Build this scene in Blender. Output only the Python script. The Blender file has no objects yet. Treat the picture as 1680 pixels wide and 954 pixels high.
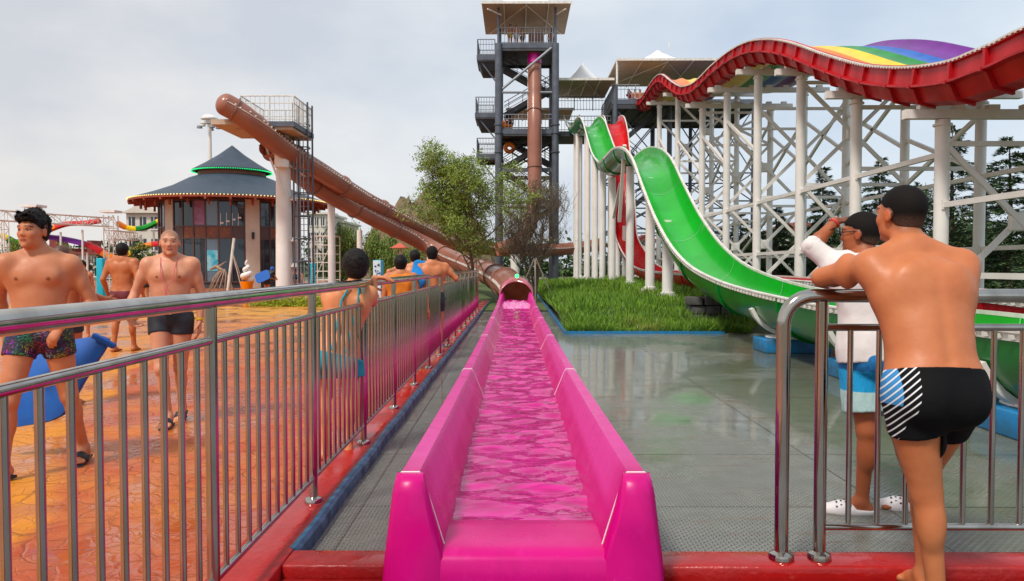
import bpy, bmesh, math, random
import numpy as np
from mathutils import Vector, Matrix
random.seed(7); np.random.seed(7)
R = math.radians
# ------------------------------------------------------------ camera, sky, sun
sc = bpy.context.scene
F, CX, CY, HZ, VX, CH = 1250.0, 840.0, 477.0, 438.0, 847.0, 1.40
PA = math.atan((CY - HZ) / F); YB = math.atan((VX - CX) / F)
cam = bpy.data.cameras.new('camera'); camo = bpy.data.objects.new('camera', cam)
sc.collection.objects.link(camo); sc.camera = camo
cam.sensor_width = 36; cam.lens = 36 * F / 1680; cam.clip_start = 0.05; cam.clip_end = 3000
camo.location = (0, 0, CH); camo.rotation_euler = (math.pi / 2 - PA, 0, YB)

w = bpy.data.worlds.new('World'); sc.world = w; w.use_nodes = True
nt = w.node_tree; N = nt.nodes; L = nt.links; N.clear()
SUN_EL, SUN_AZ = 52.0, 215.0      # azimuth, clockwise from +Y: the sun stands behind and left of the camera
out = N.new('ShaderNodeOutputWorld'); bg = N.new('ShaderNodeBackground'); bg.inputs[1].default_value = 0.13
sky = N.new('ShaderNodeTexSky'); sky.sky_type = 'NISHITA'; sky.sun_disc = False
sky.sun_elevation = R(SUN_EL); sky.sun_rotation = R(SUN_AZ); sky.dust_density = 3.0; sky.air_density = 1.0
tc = N.new('ShaderNodeTexCoord'); sep = N.new('ShaderNodeSeparateXYZ'); L.new(tc.outputs['Generated'], sep.inputs[0])
ns = N.new('ShaderNodeTexNoise'); ns.inputs['Scale'].default_value = 2.6; ns.inputs['Detail'].default_value = 7; ns.inputs['Roughness'].default_value = .52
mp = N.new('ShaderNodeMapping'); mp.inputs['Scale'].default_value = (1, 1, 1.9); mp.inputs['Location'].default_value = (3.3, .2, .4)
L.new(tc.outputs['Generated'], mp.inputs[0]); L.new(mp.outputs[0], ns.inputs['Vector'])
# overcast veil: warm white towards the left, cool grey blue towards the right, soft cloud mottling
rx = N.new('ShaderNodeMapRange'); rx.inputs[1].default_value = -.55; rx.inputs[2].default_value = .35
L.new(sep.outputs[0], rx.inputs[0])
cm = N.new('ShaderNodeMixRGB'); cm.inputs[1].default_value = (5.55, 5.40, 5.25, 1); cm.inputs[2].default_value = (4.65, 5.25, 5.85, 1)
L.new(rx.outputs[0], cm.inputs[0])
cl = N.new('ShaderNodeValToRGB'); e = cl.color_ramp.elements
e[0].position = .34; e[0].color = (.77, .81, .88, 1); e[1].position = .64; e[1].color = (1.11, 1.08, 1.04, 1)
L.new(ns.outputs[0], cl.inputs[0])
mu = N.new('ShaderNodeMixRGB'); mu.blend_type = 'MULTIPLY'; mu.inputs[0].default_value = 1
L.new(cm.outputs[0], mu.inputs[1]); L.new(cl.outputs[0], mu.inputs[2])
mx = N.new('ShaderNodeMixRGB'); mx.inputs[0].default_value = .9
L.new(sky.outputs[0], mx.inputs[1]); L.new(mu.outputs[0], mx.inputs[2])
# overcast skies are brighter overhead
rz = N.new('ShaderNodeMapRange'); rz.inputs[1].default_value = .3; rz.inputs[2].default_value = 1; rz.inputs[3].default_value = 1.0; rz.inputs[4].default_value = .85
L.new(sep.outputs[2], rz.inputs[0])
mz = N.new('ShaderNodeVectorMath'); mz.operation = 'SCALE'; L.new(mx.outputs[0], mz.inputs[0]); L.new(rz.outputs[0], mz.inputs['Scale'])
L.new(mz.outputs[0], bg.inputs[0]); L.new(bg.outputs[0], out.inputs[0])
sl = bpy.data.lights.new('sun', 'SUN'); sl.energy = 2.4; sl.angle = R(10); sl.color = (1, .93, .84)
so = bpy.data.objects.new('sun', sl); sc.collection.objects.link(so)
sd = Vector((math.sin(R(SUN_AZ)) * math.cos(R(SUN_EL)), math.cos(R(SUN_AZ)) * math.cos(R(SUN_EL)), math.sin(R(SUN_EL))))
so.rotation_euler = sd.to_track_quat('Z', 'Y').to_euler(); so.location = (-20, -30, 60)
vs = sc.view_settings; vs.view_transform = 'Standard'; vs.look = 'None'; vs.exposure = 0.30; vs.gamma = 1; vs.use_curve_mapping = False
sc.cycles.max_bounces = 6; sc.cycles.diffuse_bounces = 3; sc.cycles.glossy_bounces = 4; sc.cycles.transmission_bounces = 4
sc.cycles.sample_clamp_indirect = 6; sc.cycles.caustics_reflective = False; sc.cycles.use_denoising = True

# ------------------------------------------------------------ helpers
def ray(px, py):
    u = (px - CX) / F; v = (CY - py) / F
    y = math.cos(PA) + v * math.sin(PA); z = -math.sin(PA) + v * math.cos(PA)
    return (u * math.cos(YB) - y * math.sin(YB), u * math.sin(YB) + y * math.cos(YB), z)
def at(px, py, Y):
    d = ray(px, py); t = Y / d[1]; return Vector((d[0] * t, Y, CH + d[2] * t))
def atx(px, py, X):
    d = ray(px, py); t = X / d[0]; return Vector((X, d[1] * t, CH + d[2] * t))
col = sc.collection
class MB:
    def __init__(s): s.v = []; s.f = []; s.sm = False
    def add(s, vs, fs):
        n = len(s.v); s.v += [tuple(p) for p in vs]; s.f += [tuple(i + n for i in f) for f in fs]; return s
    def box(s, c, d, rz=0, M=None):
        x, y, z = d[0] / 2, d[1] / 2, d[2] / 2
        P = [Vector((a * x, b * y, e_ * z)) for e_ in (-1, 1) for a, b in ((-1, -1), (1, -1), (1, 1), (-1, 1))]
        Q = M if M is not None else Matrix.Rotation(rz, 3, 'Z')
        return s.add([Q @ p + Vector(c) for p in P], [(3, 2, 1, 0), (4, 5, 6, 7), (0, 1, 5, 4), (1, 2, 6, 5), (2, 3, 7, 6), (3, 0, 4, 7)])
    def bbox(s, a, b): return s.box([(a[i] + b[i]) / 2 for i in range(3)], [abs(b[i] - a[i]) for i in range(3)])
    def bar(s, a, b, w_, h_, up=(0, 0, 1)):
        a = Vector(a); b = Vector(b); d = (b - a); l = d.length; d.normalize(); u = Vector(up)
        if abs(d.dot(u)) > .98: u = Vector((1, 0, 0))
        sd_ = d.cross(u).normalized(); u = sd_.cross(d)
        return s.box((a + b) / 2, (w_, l, h_), M=Matrix((sd_, d, u)).transposed())
    def tube(s, pts, r, n=10, caps=True, closed=False):
        pts = [Vector(p) for p in pts]; m = len(pts)
        rs = r if isinstance(r, (list, tuple)) else [r] * m
        T = []
        for i in range(m):
            if closed: t = pts[(i + 1) % m] - pts[i - 1]
            else: t = pts[min(i + 1, m - 1)] - pts[max(i - 1, 0)]
            T.append(t.normalized())
        u = Vector((0, 0, 1)) if abs(T[0].z) < .9 else Vector((1, 0, 0))
        V = []
        for i in range(m):
            u = (u - T[i] * u.dot(T[i]))
            u = u.normalized() if u.length > 1e-5 else T[i].orthogonal().normalized()
            b = T[i].cross(u)
            for k in range(n):
                a = 2 * math.pi * k / n; V.append(pts[i] + (u * math.cos(a) + b * math.sin(a)) * rs[i])
        fs = []
        for i in range(m if closed else m - 1):
            j = (i + 1) % m
            for k in range(n):
                fs.append((i * n + k, i * n + (k + 1) % n, j * n + (k + 1) % n, j * n + k))
        if caps and not closed: fs += [tuple(range(n))[::-1], tuple(range((m - 1) * n, m * n))]
        s.sm = True
        return s.add(V, fs)
    def lathe(s, prof, c=(0, 0, 0), n=32, a0=0, a1=2 * math.pi):
        full = abs(a1 - a0 - 2 * math.pi) < 1e-6; m = n if full else n + 1; V = []; fs = []
        for r_, z_ in prof:
            for k in range(m):
                a = a0 + (a1 - a0) * k / n; V.append((c[0] + r_ * math.cos(a), c[1] + r_ * math.sin(a), c[2] + z_))
        for i in range(len(prof) - 1):
            for k in range(n):
                k2 = (k + 1) % m; fs.append((i * m + k, i * m + k2, (i + 1) * m + k2, (i + 1) * m + k))
        return s.add(V, fs)
    def sweep(s, pts, prof, side=(1, 0, 0), closed=True, caps=True):
        # prof: list of (side, up) outline points swept along pts
        pts = [Vector(p) for p in pts]; m = len(pts); n = len(prof); sdv = Vector(side)
        V = []
        for i in range(m):
            t = (pts[min(i + 1, m - 1)] - pts[max(i - 1, 0)]).normalized()
            sd_ = (sdv - t * sdv.dot(t)).normalized(); up = sd_.cross(t)
            pr = prof[i] if isinstance(prof[0], list) else prof
            for (a, b) in pr: V.append(pts[i] + sd_ * a + up * b)
        n = len(prof[0]) if isinstance(prof[0], list) else n
        fs = []
        for i in range(m - 1):
            for k in range(n if closed else n - 1):
                fs.append((i * n + k, i * n + (k + 1) % n, (i + 1) * n + (k + 1) % n, (i + 1) * n + k))
        if closed and caps: fs += [tuple(range(n))[::-1], tuple(range((m - 1) * n, m * n))]
        return s.add(V, fs)
    def build(s, name, mat, parent=None, smooth=None, org=None, ang=None):
        me = bpy.data.meshes.new(name); v = s.v
        if parent is not None and org is None: org = parent.get('_o', (0, 0, 0))
        if org is None: org = (0, 0, 0)
        if isinstance(v, np.ndarray): v = v.tolist()
        me.from_pydata([(a - org[0], b - org[1], c - org[2]) for a, b, c in v], [], s.f); me.update()
        o = bpy.data.objects.new(name, me); col.objects.link(o)
        if mat is not None: me.materials.append(mat)
        sm = s.sm if smooth is None else smooth
        if sm:
            me.polygons.foreach_set('use_smooth', [True] * len(me.polygons))
            try: me.set_sharp_from_angle(angle=R(ang or 40))
            except Exception: pass
        if parent is not None: o.parent = parent; o['_o'] = tuple(org)
        else: o.location = org; o['_o'] = tuple(org)
        return o
def tag(o, label=None, cat=None, group=None, kind=None):
    for k, x in (('label', label), ('category', cat), ('group', group), ('kind', kind)):
        if x: o[k] = x
    return o
def thing(name, loc, label, cat, group=None):
    o = bpy.data.objects.new(name, None); col.objects.link(o); o.location = loc; o['_o'] = tuple(loc); o.empty_display_size = .2
    return tag(o, label, cat, group)
def bevel(o, w_, seg=2):
    m = o.modifiers.new('bevel', 'BEVEL'); m.width = w_; m.segments = seg; m.limit_method = 'ANGLE'; m.angle_limit = R(40)
    o.data.polygons.foreach_set('use_smooth', [True] * len(o.data.polygons))
    return o
def copy_tree(o, parent=None):
    c = o.copy(); col.objects.link(c)
    if parent is not None: c.parent = parent
    for ch in [x for x in bpy.data.objects if x.parent is o]: copy_tree(ch, c)
    return c
def catmull(P, n):
    P = [Vector(p) for p in P]; P = [P[0] * 2 - P[1]] + P + [P[-1] * 2 - P[-2]]; o = []
    for i in range(1, len(P) - 2):
        for k in range(n):
            t = k / n; a, b, c, d = P[i - 1:i + 3]
            o.append(.5 * ((2 * b) + (c - a) * t + (2 * a - 5 * b + 4 * c - d) * t * t + (3 * b - a - 3 * c + d) * t ** 3))
    return o + [P[-2]]

# ------------------------------------------------------------ materials
def pm(name, c1, c2=None, scale=6, rough=.5, rough2=None, metal=0, bump=0, bscale=40, coat=0, detail=5, stretch=None, spec=None, lo=.35, hi=.65, emit=None, sss=0, coord='Object', bdist=.01):
    m = bpy.data.materials.new(name); m.use_nodes = True; t = m.node_tree; b = t.nodes['Principled BSDF']
    b.inputs['Base Color'].default_value = (*c1, 1); b.inputs['Roughness'].default_value = rough; b.inputs['Metallic'].default_value = metal
    if coat: b.inputs['Coat Weight'].default_value = coat; b.inputs['Coat Roughness'].default_value = .05
    if spec is not None: b.inputs['Specular IOR Level'].default_value = spec
    if sss:
        b.inputs['Subsurface Weight'].default_value = sss; b.inputs['Subsurface Radius'].default_value = (.012, .005, .003); b.inputs['Subsurface Scale'].default_value = 1
    if emit: b.inputs['Emission Color'].default_value = (*emit[:3], 1); b.inputs['Emission Strength'].default_value = emit[3]
    if c2 is not None or rough2 is not None or bump:
        co = t.nodes.new('ShaderNodeTexCoord'); src = co.outputs[coord]
        if stretch:
            mp_ = t.nodes.new('ShaderNodeMapping'); mp_.inputs['Scale'].default_value = stretch; t.links.new(src, mp_.inputs[0]); src = mp_.outputs[0]
        if c2 is not None or rough2 is not None:
            n = t.nodes.new('ShaderNodeTexNoise'); n.inputs['Scale'].default_value = scale; n.inputs['Detail'].default_value = detail; t.links.new(src, n.inputs['Vector'])
            mr = t.nodes.new('ShaderNodeMapRange'); mr.inputs[1].default_value = lo; mr.inputs[2].default_value = hi; t.links.new(n.outputs[0], mr.inputs[0])
            if c2 is not None:
                mi = t.nodes.new('ShaderNodeMixRGB'); mi.inputs[1].default_value = (*c1, 1); mi.inputs[2].default_value = (*c2, 1)
                t.links.new(mr.outputs[0], mi.inputs[0]); t.links.new(mi.outputs[0], b.inputs['Base Color'])
            if rough2 is not None:
                m2 = t.nodes.new('ShaderNodeMapRange'); m2.inputs[3].default_value = rough; m2.inputs[4].default_value = rough2
                t.links.new(mr.outputs[0], m2.inputs[0]); t.links.new(m2.outputs[0], b.inputs['Roughness'])
        if bump:
            n2 = t.nodes.new('ShaderNodeTexNoise'); n2.inputs['Scale'].default_value = bscale; n2.inputs['Detail'].default_value = 4; t.links.new(src, n2.inputs['Vector'])
            bp = t.nodes.new('ShaderNodeBump'); bp.inputs['Strength'].default_value = bump; bp.inputs['Distance'].default_value = bdist
            t.links.new(n2.outputs[0], bp.inputs['Height']); t.links.new(bp.outputs[0], b.inputs['Normal'])
    return m
class G:   # tiny node graph writer
    def __init__(s, m): s.t = m.node_tree; s.b = s.t.nodes['Principled BSDF']
    def n(s, ty, ins=None, **props):
        nd = s.t.nodes.new('ShaderNode' + ty)
        for k, x in props.items(): setattr(nd, k, x)
        for k, x in (ins or {}).items():
            if hasattr(x, 'is_output') or hasattr(x, 'links'): s.t.links.new(x, nd.inputs[k])
            else: nd.inputs[k].default_value = x
        return nd
    def math(s, op, a, b=None, c=None):
        ins = {0: a}
        if b is not None: ins[1] = b
        if c is not None: ins[2] = c
        return s.n('Math', ins, operation=op).outputs[0]
    def mix(s, f, a, b, mode='MIX'): return s.n('MixRGB', {0: f, 1: a, 2: b}, blend_type=mode).outputs[0]
    def rng(s, x, a, b, c=0., d=1.): return s.n('MapRange', {0: x, 1: a, 2: b, 3: c, 4: d}).outputs[0]
    def noise(s, vec, scale, detail=4, rough=.5): return s.n('TexNoise', {'Vector': vec, 'Scale': scale, 'Detail': detail, 'Roughness': rough}).outputs[0]
    def out(s, key, x): s.t.links.new(x, s.b.inputs[key])
    def pos(s): return s.n('NewGeometry').outputs['Position']
    def bump(s, h, st, d=.01, nrm=None):
        ins = {'Height': h, 'Strength': st, 'Distance': d}
        if nrm is not None: ins['Normal'] = nrm
        return s.n('Bump', ins).outputs[0]
def newmat(name, c=(.5, .5, .5), rough=.5):
    m = bpy.data.materials.new(name); m.use_nodes = True
    m.node_tree.nodes['Principled BSDF'].inputs['Base Color'].default_value = (*c, 1)
    m.node_tree.nodes['Principled BSDF'].inputs['Roughness'].default_value = rough
    return m
M = {}
M['steel'] = pm('stainless_steel', (.50, .47, .43), (.37, .34, .30), 9, rough=.06, rough2=.19, metal=1, stretch=(1, 1, .4))
M['white_paint'] = pm('white_painted_steel', (.80, .78, .74), (.70, .67, .62), 1.3, rough=.4, rough2=.55, bump=.05, detail=8, lo=.4, hi=.75)
M['white_trim'] = pm('white_trim', (.78, .76, .72), (.6, .57, .5), 5, rough=.45)
M['grey_steel'] = pm('grey_painted_steel', (.105, .125, .16), (.075, .085, .11), 2, rough=.45)
M['grey_rail'] = pm('grey_rail', (.22, .25, .29), rough=.45)
M['dark_under'] = pm('dark_decking', (.055, .06, .07), (.035, .038, .045), 2, rough=.7)
M['tube'] = pm('brown_fibreglass', (.43, .18, .12), (.34, .135, .09), .8, rough=.28, rough2=.45, detail=8, coat=.2)
_t = M['tube'].node_tree; _tr = _t.nodes.new('ShaderNodeBsdfTranslucent'); _tr.inputs[0].default_value = (.55, .16, .10, 1); _mx = _t.nodes.new('ShaderNodeMixShader'); _mx.inputs[0].default_value = .22; _o = _t.nodes['Material Output']; _t.links.new(_t.nodes['Principled BSDF'].outputs[0], _mx.inputs[1]); _t.links.new(_tr.outputs[0], _mx.inputs[2]); _t.links.new(_mx.outputs[0], _o.inputs[0])
M['tube_flange'] = pm('brown_flange', (.22, .085, .06), (.3, .17, .13), 8, rough=.5)
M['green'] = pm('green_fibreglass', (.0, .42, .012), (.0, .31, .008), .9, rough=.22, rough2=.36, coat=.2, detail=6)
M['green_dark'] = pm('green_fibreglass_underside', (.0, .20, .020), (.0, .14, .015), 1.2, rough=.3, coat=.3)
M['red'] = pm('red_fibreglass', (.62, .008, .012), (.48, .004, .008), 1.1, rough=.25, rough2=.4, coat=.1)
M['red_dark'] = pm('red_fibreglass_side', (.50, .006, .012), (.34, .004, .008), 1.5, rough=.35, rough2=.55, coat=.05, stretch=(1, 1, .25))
M['orange'] = pm('orange_fibreglass', (.85, .22, .0), (.75, .17, .0), 1.5, rough=.3)
M['yellow'] = pm('yellow_fibreglass', (.88, .62, .0), (.8, .5, .0), 1.5, rough=.3)
M['lane_green'] = pm('green_lane', (.0, .27, .015), (.0, .2, .01), 1.5, rough=.3)
M['lane_blue'] = pm('blue_lane', (.0, .12, .50), (.0, .08, .4), 1.5, rough=.3)
M['purple'] = pm('purple_lane', (.17, .015, .28), (.13, .01, .22), 1.5, rough=.3)
M['blue_paint'] = pm('blue_painted_concrete', (.01, .20, .46), (.03, .12, .22), 7, rough=.3, rough2=.6, bump=.3, bscale=20, lo=.4, hi=.7)
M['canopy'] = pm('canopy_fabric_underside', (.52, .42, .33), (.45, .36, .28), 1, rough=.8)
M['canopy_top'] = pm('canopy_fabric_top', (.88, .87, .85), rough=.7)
M['beige_wall'] = pm('beige_render', (.62, .53, .42), (.56, .47, .37), 2, rough=.8, bump=.1)
M['wood'] = pm('brown_wood', (.25, .085, .04), (.17, .055, .03), 6, rough=.6)
M['red_wood'] = pm('red_eave_wood', (.34, .06, .025), (.24, .04, .02), 5, rough=.6)
M['glass'] = pm('dark_window_glass', (.03, .045, .06), rough=.04, spec=.9, metal=.3)
M['glass_light'] = pm('grey_window_glass', (.10, .15, .2), rough=.06, spec=.9)
M['frame'] = pm('dark_window_frame', (.09, .05, .045), rough=.45)
M['bark'] = pm('tree_bark', (.19, .145, .11), (.11, .085, .06), 12, rough=.9, bump=.4)
M['blue_mat'] = pm('blue_foam', (.0, .12, .52), (.0, .10, .46), 10, rough=.55, bump=.1)
M['cyan'] = pm('cyan_panel', (.0, .42, .56), (.0, .36, .5), 3, rough=.4)
M['concrete'] = pm('grey_concrete', (.11, .11, .105), (.06, .06, .055), 5, rough=.8, bump=.3)
M['rubber'] = pm('black_rubber', (.012, .014, .018), rough=.5)
M['cream'] = pm('cream_wall', (.68, .64, .56), (.6, .56, .48), 1, rough=.8)
M['black'] = pm('black_metal', (.012, .012, .014), rough=.4)
M['led_green'] = pm('green_lamp', (.0, .5, .15), rough=.4, emit=(.02, 1, .25, .8))
M['led_warm'] = pm('warm_lamp', (.8, .6, .2), rough=.4, emit=(1, .75, .25, .9))
M['magenta_tube'] = pm('magenta_fibreglass', (.50, .0, .22), rough=.3)

for _k in ('green', 'red', 'red_dark', 'green_dark', 'orange', 'yellow', 'lane_green', 'lane_blue', 'purple'): M[_k].node_tree.nodes['Principled BSDF'].inputs['Specular IOR Level'].default_value = .32
def folds(amp, sx=14, sz=6):
    def f(P): q = P * np.array([sx, sx, sz]); return -(vnoise(q, 1., 4) * amp + vnoise(q + 9, 2.3, 8) * amp * .5)
    return f
# ------------------------------------------------------------ ground surfaces
def sheet(name, x0, x1, y0, y1, z, mat, nx=1, ny=1, zf=None, kind='structure', label=None):
    b = MB(); xs = np.linspace(x0, x1, nx + 1); ys = np.linspace(y0, y1, ny + 1)
    V = [(x, y, z + (zf(x, y) if zf else 0)) for y in ys for x in xs]; n = nx + 1
    b.add(V, [(j * n + i, j * n + i + 1, (j + 1) * n + i + 1, (j + 1) * n + i) for j in range(ny) for i in range(nx)])
    o = b.build(name, mat, smooth=bool(zf)); return tag(o, kind=kind)
m = newmat('dry_ground'); g = G(m); p = g.pos(); nz = g.noise(p, .05, 6)
g.out('Base Color', g.mix(g.rng(nz, .4, .6), (.10, .12, .06, 1), (.20, .17, .13, 1))); g.out('Roughness', g.rng(nz, 0, 1, .9, .95))
sheet('ground', -900, 900, -60, 1500, -.06, m)

# stamped, painted and wet concrete of the plaza
m = newmat('stamped_concrete'); g = G(m); p = g.pos(); sp = g.n('SeparateXYZ', {0: p}); x, y = sp.outputs[0], sp.outputs[1]
wob = g.math('MULTIPLY', g.math('SUBTRACT', g.noise(p, .35, 2), .5), 1.6)
s_ = g.math('ADD', g.math('ADD', x, g.math('MULTIPLY', y, .367)), g.math('ADD', wob, 1.26))
ramp = g.n('ValToRGB', {0: g.rng(s_, -3.0, 2.0)}); el = ramp.color_ramp.elements
el[0].position = 0; el[0].color = (.62, .19, .035, 1); el[1].position = 1; el[1].color = (.50, .085, .025, 1)
for q, c in ((.30, (.58, .19, .055, 1)), (.33, (.72, .27, .01, 1)), (.58, (.70, .25, .01, 1)), (.61, (.50, .09, .025, 1))):
    k = el.new(q); k.color = c
far = g.n('ValToRGB', {0: g.rng(g.math('ADD', y, g.math('MULTIPLY', wob, 1.5)), 4, 54)}); el = far.color_ramp.elements
el[0].position = 0; el[0].color = (.58, .2, .06, 1); el[1].position = 1; el[1].color = (.40, .12, .06, 1)
for q, c in ((.30, (.60, .22, .06, 1)), (.36, (.74, .36, .03, 1)), (.44, (.72, .34, .03, 1)), (.5, (.5, .16, .07, 1))):
    k = el.new(q); k.color = c
base = g.mix(g.rng(g.math('ADD', y, g.math('MULTIPLY', x, .5)), 9, 14), ramp.outputs[0], far.outputs[0])
pn = g.noise(p, 2.2, 8, .6)
base = g.mix(g.rng(pn, .35, .75, 0, .5), base, (.60, .22, .10, 1))
vp = g.n('VectorMath', {0: p, 1: g.n('VectorMath', {0: g.n('TexNoise', {'Vector': p, 'Scale': 3.0}).outputs['Color'], 'Scale': .28}, operation='SCALE').outputs[0]}, operation='ADD').outputs[0]
vo = g.n('TexVoronoi', {'Vector': vp, 'Scale': 4.2}, feature='DISTANCE_TO_EDGE').outputs[0]
vo2 = g.n('TexVoronoi', {'Vector': vp, 'Scale': 11.0}, feature='DISTANCE_TO_EDGE').outputs[0]
crack = g.rng(vo, 0, .035, 1, 0); crack2 = g.rng(vo2, 0, .05, .5, 0)
base = g.mix(g.math('MULTIPLY', crack, g.rng(g.noise(p, 1.3, 3), .4, .6, .25, .8)), base, (.16, .045, .02, 1)); base = g.mix(g.math('MULTIPLY', crack2, .35), base, (.25, .09, .04, 1))
wet = g.rng(g.noise(p, .9, 7, .62), .44, .58); hue = g.noise(p, .55, 4, .6)
base = g.mix(g.rng(hue, .50, .66, 0, .55), base, (.72, .26, .02, 1)); base = g.mix(g.math('MULTIPLY', wet, .62), base, g.mix(.75, base, (.34, .045, .005, 1)))
base = g.mix(g.rng(g.noise(p, 7, 8, .7), .60, .70, 0, .4), base, (.70, .42, .26, 1))
g.out('Base Color', base); g.out('Roughness', g.rng(wet, 0, 1, .55, .08)); g.out('Specular IOR Level', g.rng(wet, 0, 1, .2, .5))
hh = g.math('ADD', g.math('MULTIPLY', g.rng(vo, 0, .06), .6), g.math('ADD', g.math('MULTIPLY', g.rng(vo2, 0, .06), .25), g.math('MULTIPLY', g.noise(p, 9, 5), .6)))
g.out('Normal', g.bump(hh, g.rng(wet, 0, 1, .75, .22), .02)); M['plaza'] = m
sheet('plaza', -70, -1.30, -6, 75, 0, m)

# wet chequer plate deck
m = newmat('wet_chequer_plate'); g = G(m); p = g.pos(); sp = g.n('SeparateXYZ', {0: p}); x, y = sp.outputs[0], sp.outputs[1]
def frac_edge(v, period, off, wd):
    a = g.math('ABSOLUTE', g.math('SUBTRACT', g.math('FRACT', g.math('DIVIDE', g.math('ADD', v, off), period)), .5))
    return g.math('GREATER_THAN', a, .5 - wd / period / 2)
seamx = frac_edge(x, 3.05, .9, .014); seamy = frac_edge(y, 1.24, .55, .016); seam = g.math('MAXIMUM', seamx, seamy)
big = g.noise(p, .5, 6, .6); fin = g.noise(p, 5, 8, .65)
c = g.mix(g.rng(big, .35, .65), (.165, .172, .150, 1), (.115, .130, .085, 1)); c = g.mix(g.rng(fin, .35, .7, 0, .75), c, (.25, .25, .225, 1))
c = g.mix(g.math('MULTIPLY', g.rng(x, 2.2, 2.8), .45), c, (.13, .155, .085, 1))
st = g.n('Mapping', {0: p, 'Scale': (1, 5, 1)}).outputs[0]
rust = g.math('MULTIPLY', g.rng(g.noise(st, 1.6, 8, .7), .56, .66), g.rng(x, -.5, .8))
c = g.mix(g.math('MULTIPLY', rust, .75), c, (.17, .07, .03, 1)); c = g.mix(seam, c, (.05, .03, .02, 1))
# raised lozenges: two diagonal families in a chequer
r1 = g.math('ADD', x, y); r2 = g.math('SUBTRACT', x, y)
def loz(a, b_, off):
    u = g.math('SUBTRACT', g.math('FRACT', g.math('ADD', g.math('DIVIDE', a, .042), off)), .5); v = g.math('SUBTRACT', g.math('FRACT', g.math('ADD', g.math('DIVIDE', b_, .042), off)), .5)
    d = g.math('SQRT', g.math('ADD', g.math('POWER', g.math('MULTIPLY', u, 2.4), 2.), g.math('POWER', g.math('MULTIPLY', v, 6.5), 2.)))
    return g.rng(d, .7, 1.15, 1, 0)
ch = g.math('MAXIMUM', loz(r1, r2, 0.), loz(r2, r1, .5))
wet = g.rng(g.math('ADD', big, g.math('MULTIPLY', g.rng(y, 5.2, 7.0), .14)), .46, .60); wet2 = g.math('MULTIPLY', wet, .96)
c = g.mix(g.math('MULTIPLY', g.math('MULTIPLY', ch, .9), g.math('SUBTRACT', 1., wet)), c, (.34, .35, .33, 1))
g.out('Base Color', c); g.out('Roughness', g.math('ADD', g.rng(wet2, 0, 1, .34, .05), g.math('MULTIPLY', rust, .2)))
g.out('Specular IOR Level', g.rng(wet, 0, 1, .5, .75))
n1 = g.bump(ch, g.rng(wet, 0, 1, 1., .12), .012); n2 = g.bump(g.noise(g.n('Mapping', {0: p, 'Scale': (1, .6, 1)}).outputs[0], 6, 4), g.rng(wet, 0, 1, .18, .10), .01, n1)
g.out('Normal', g.bump(seam, .5, -.006, n2)); M['deck'] = m
sheet('steel_deck', -1.04, 34, 3.5, 75, 0, m)
M['front_floor'] = pm('grey_front_floor', (.16, .165, .16), (.1, .1, .1), 4, rough=.3, bump=.2, coord='Object')
sheet('front_walkway', -.6, 12, -4, 3.16, 0.0, M['front_floor'])
b = MB(); b.bbox((.95, 3.16, -.02), (9, 3.22, .035)); tag(b.build('drain_edge', M['steel']), kind='structure')

# red painted kerbs with blue outer face
m = newmat('red_painted_kerb'); g = G(m); p = g.pos(); n0 = g.noise(p, 3, 8, .65)
c = g.mix(g.rng(n0, .35, .7), (.44, .010, .010, 1), (.30, .008, .008, 1)); c = g.mix(g.rng(g.noise(p, 14, 6, .7), .62, .72, 0, .8), c, (.52, .09, .07, 1))
c = g.mix(g.rng(g.noise(p, 5, 9, .75), .62, .70, 0, .75), c, (.10, .04, .03, 1))
wk = g.rng(g.noise(p, 1.6, 4), .42, .58); g.out('Base Color', c); g.out('Roughness', g.rng(wk, 0, 1, .45, .10)); g.out('Normal', g.bump(g.noise(p, 30, 5), g.rng(wk, 0, 1, .6, .2), .010)); M['kerb'] = m
b = MB(); b.bbox((-1.32, -4, -.05), (-1.045, 30, .08)); o = b.build('left_kerb', M['kerb']); tag(o, kind='structure'); bevel(o, .012)
b = MB(); b.bbox((-1.043, 3.335, -.05), (-.50, 3.52, .078)); b.bbox((-1.043, -4, -.05), (-.50, 3.333, .02)); o = b.build('front_kerb', M['kerb']); tag(o, kind='structure'); bevel(o, .012)
b = MB(); b.bbox((.5, 3.33, -.05), (30, 3.52, .078)); o = b.build('front_kerb', M['kerb']); tag(o, kind='structure'); bevel(o, .015)
M['kerb_blue'] = pm('blue_kerb_face', (.008, .14, .27), (.02, .07, .13), 9, rough=.25, rough2=.6, bump=.4, bscale=30)
b = MB(); pts = [(-1.035 + .006 * math.sin(i * 1.7), 3.53 + i * .4, .036) for i in range(66)]
b.sweep(pts, [(-.02, -.05), (.014, -.05), (.012, .028), (-.005, .046), (-.03, .046)]); tag(b.build('kerb_face', M['kerb_blue']), kind='structure')

# ------------------------------------------------------------ pink slide run-out
m = newmat('pink_fibreglass'); g = G(m); p = g.pos(); nn = g.noise(p, 2.2, 8, .6); sp = g.n('SeparateXYZ', {0: p})
c = g.mix(g.rng(nn, .35, .7), (.62, .0, .20, 1), (.54, .0, .17, 1)); c = g.mix(g.rng(g.noise(g.n('Mapping', {0: p, 'Scale': (1, .35, 1)}).outputs[0], 6, 9, .7), .55, .75, 0, .55), c, (.70, .02, .30, 1))
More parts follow.
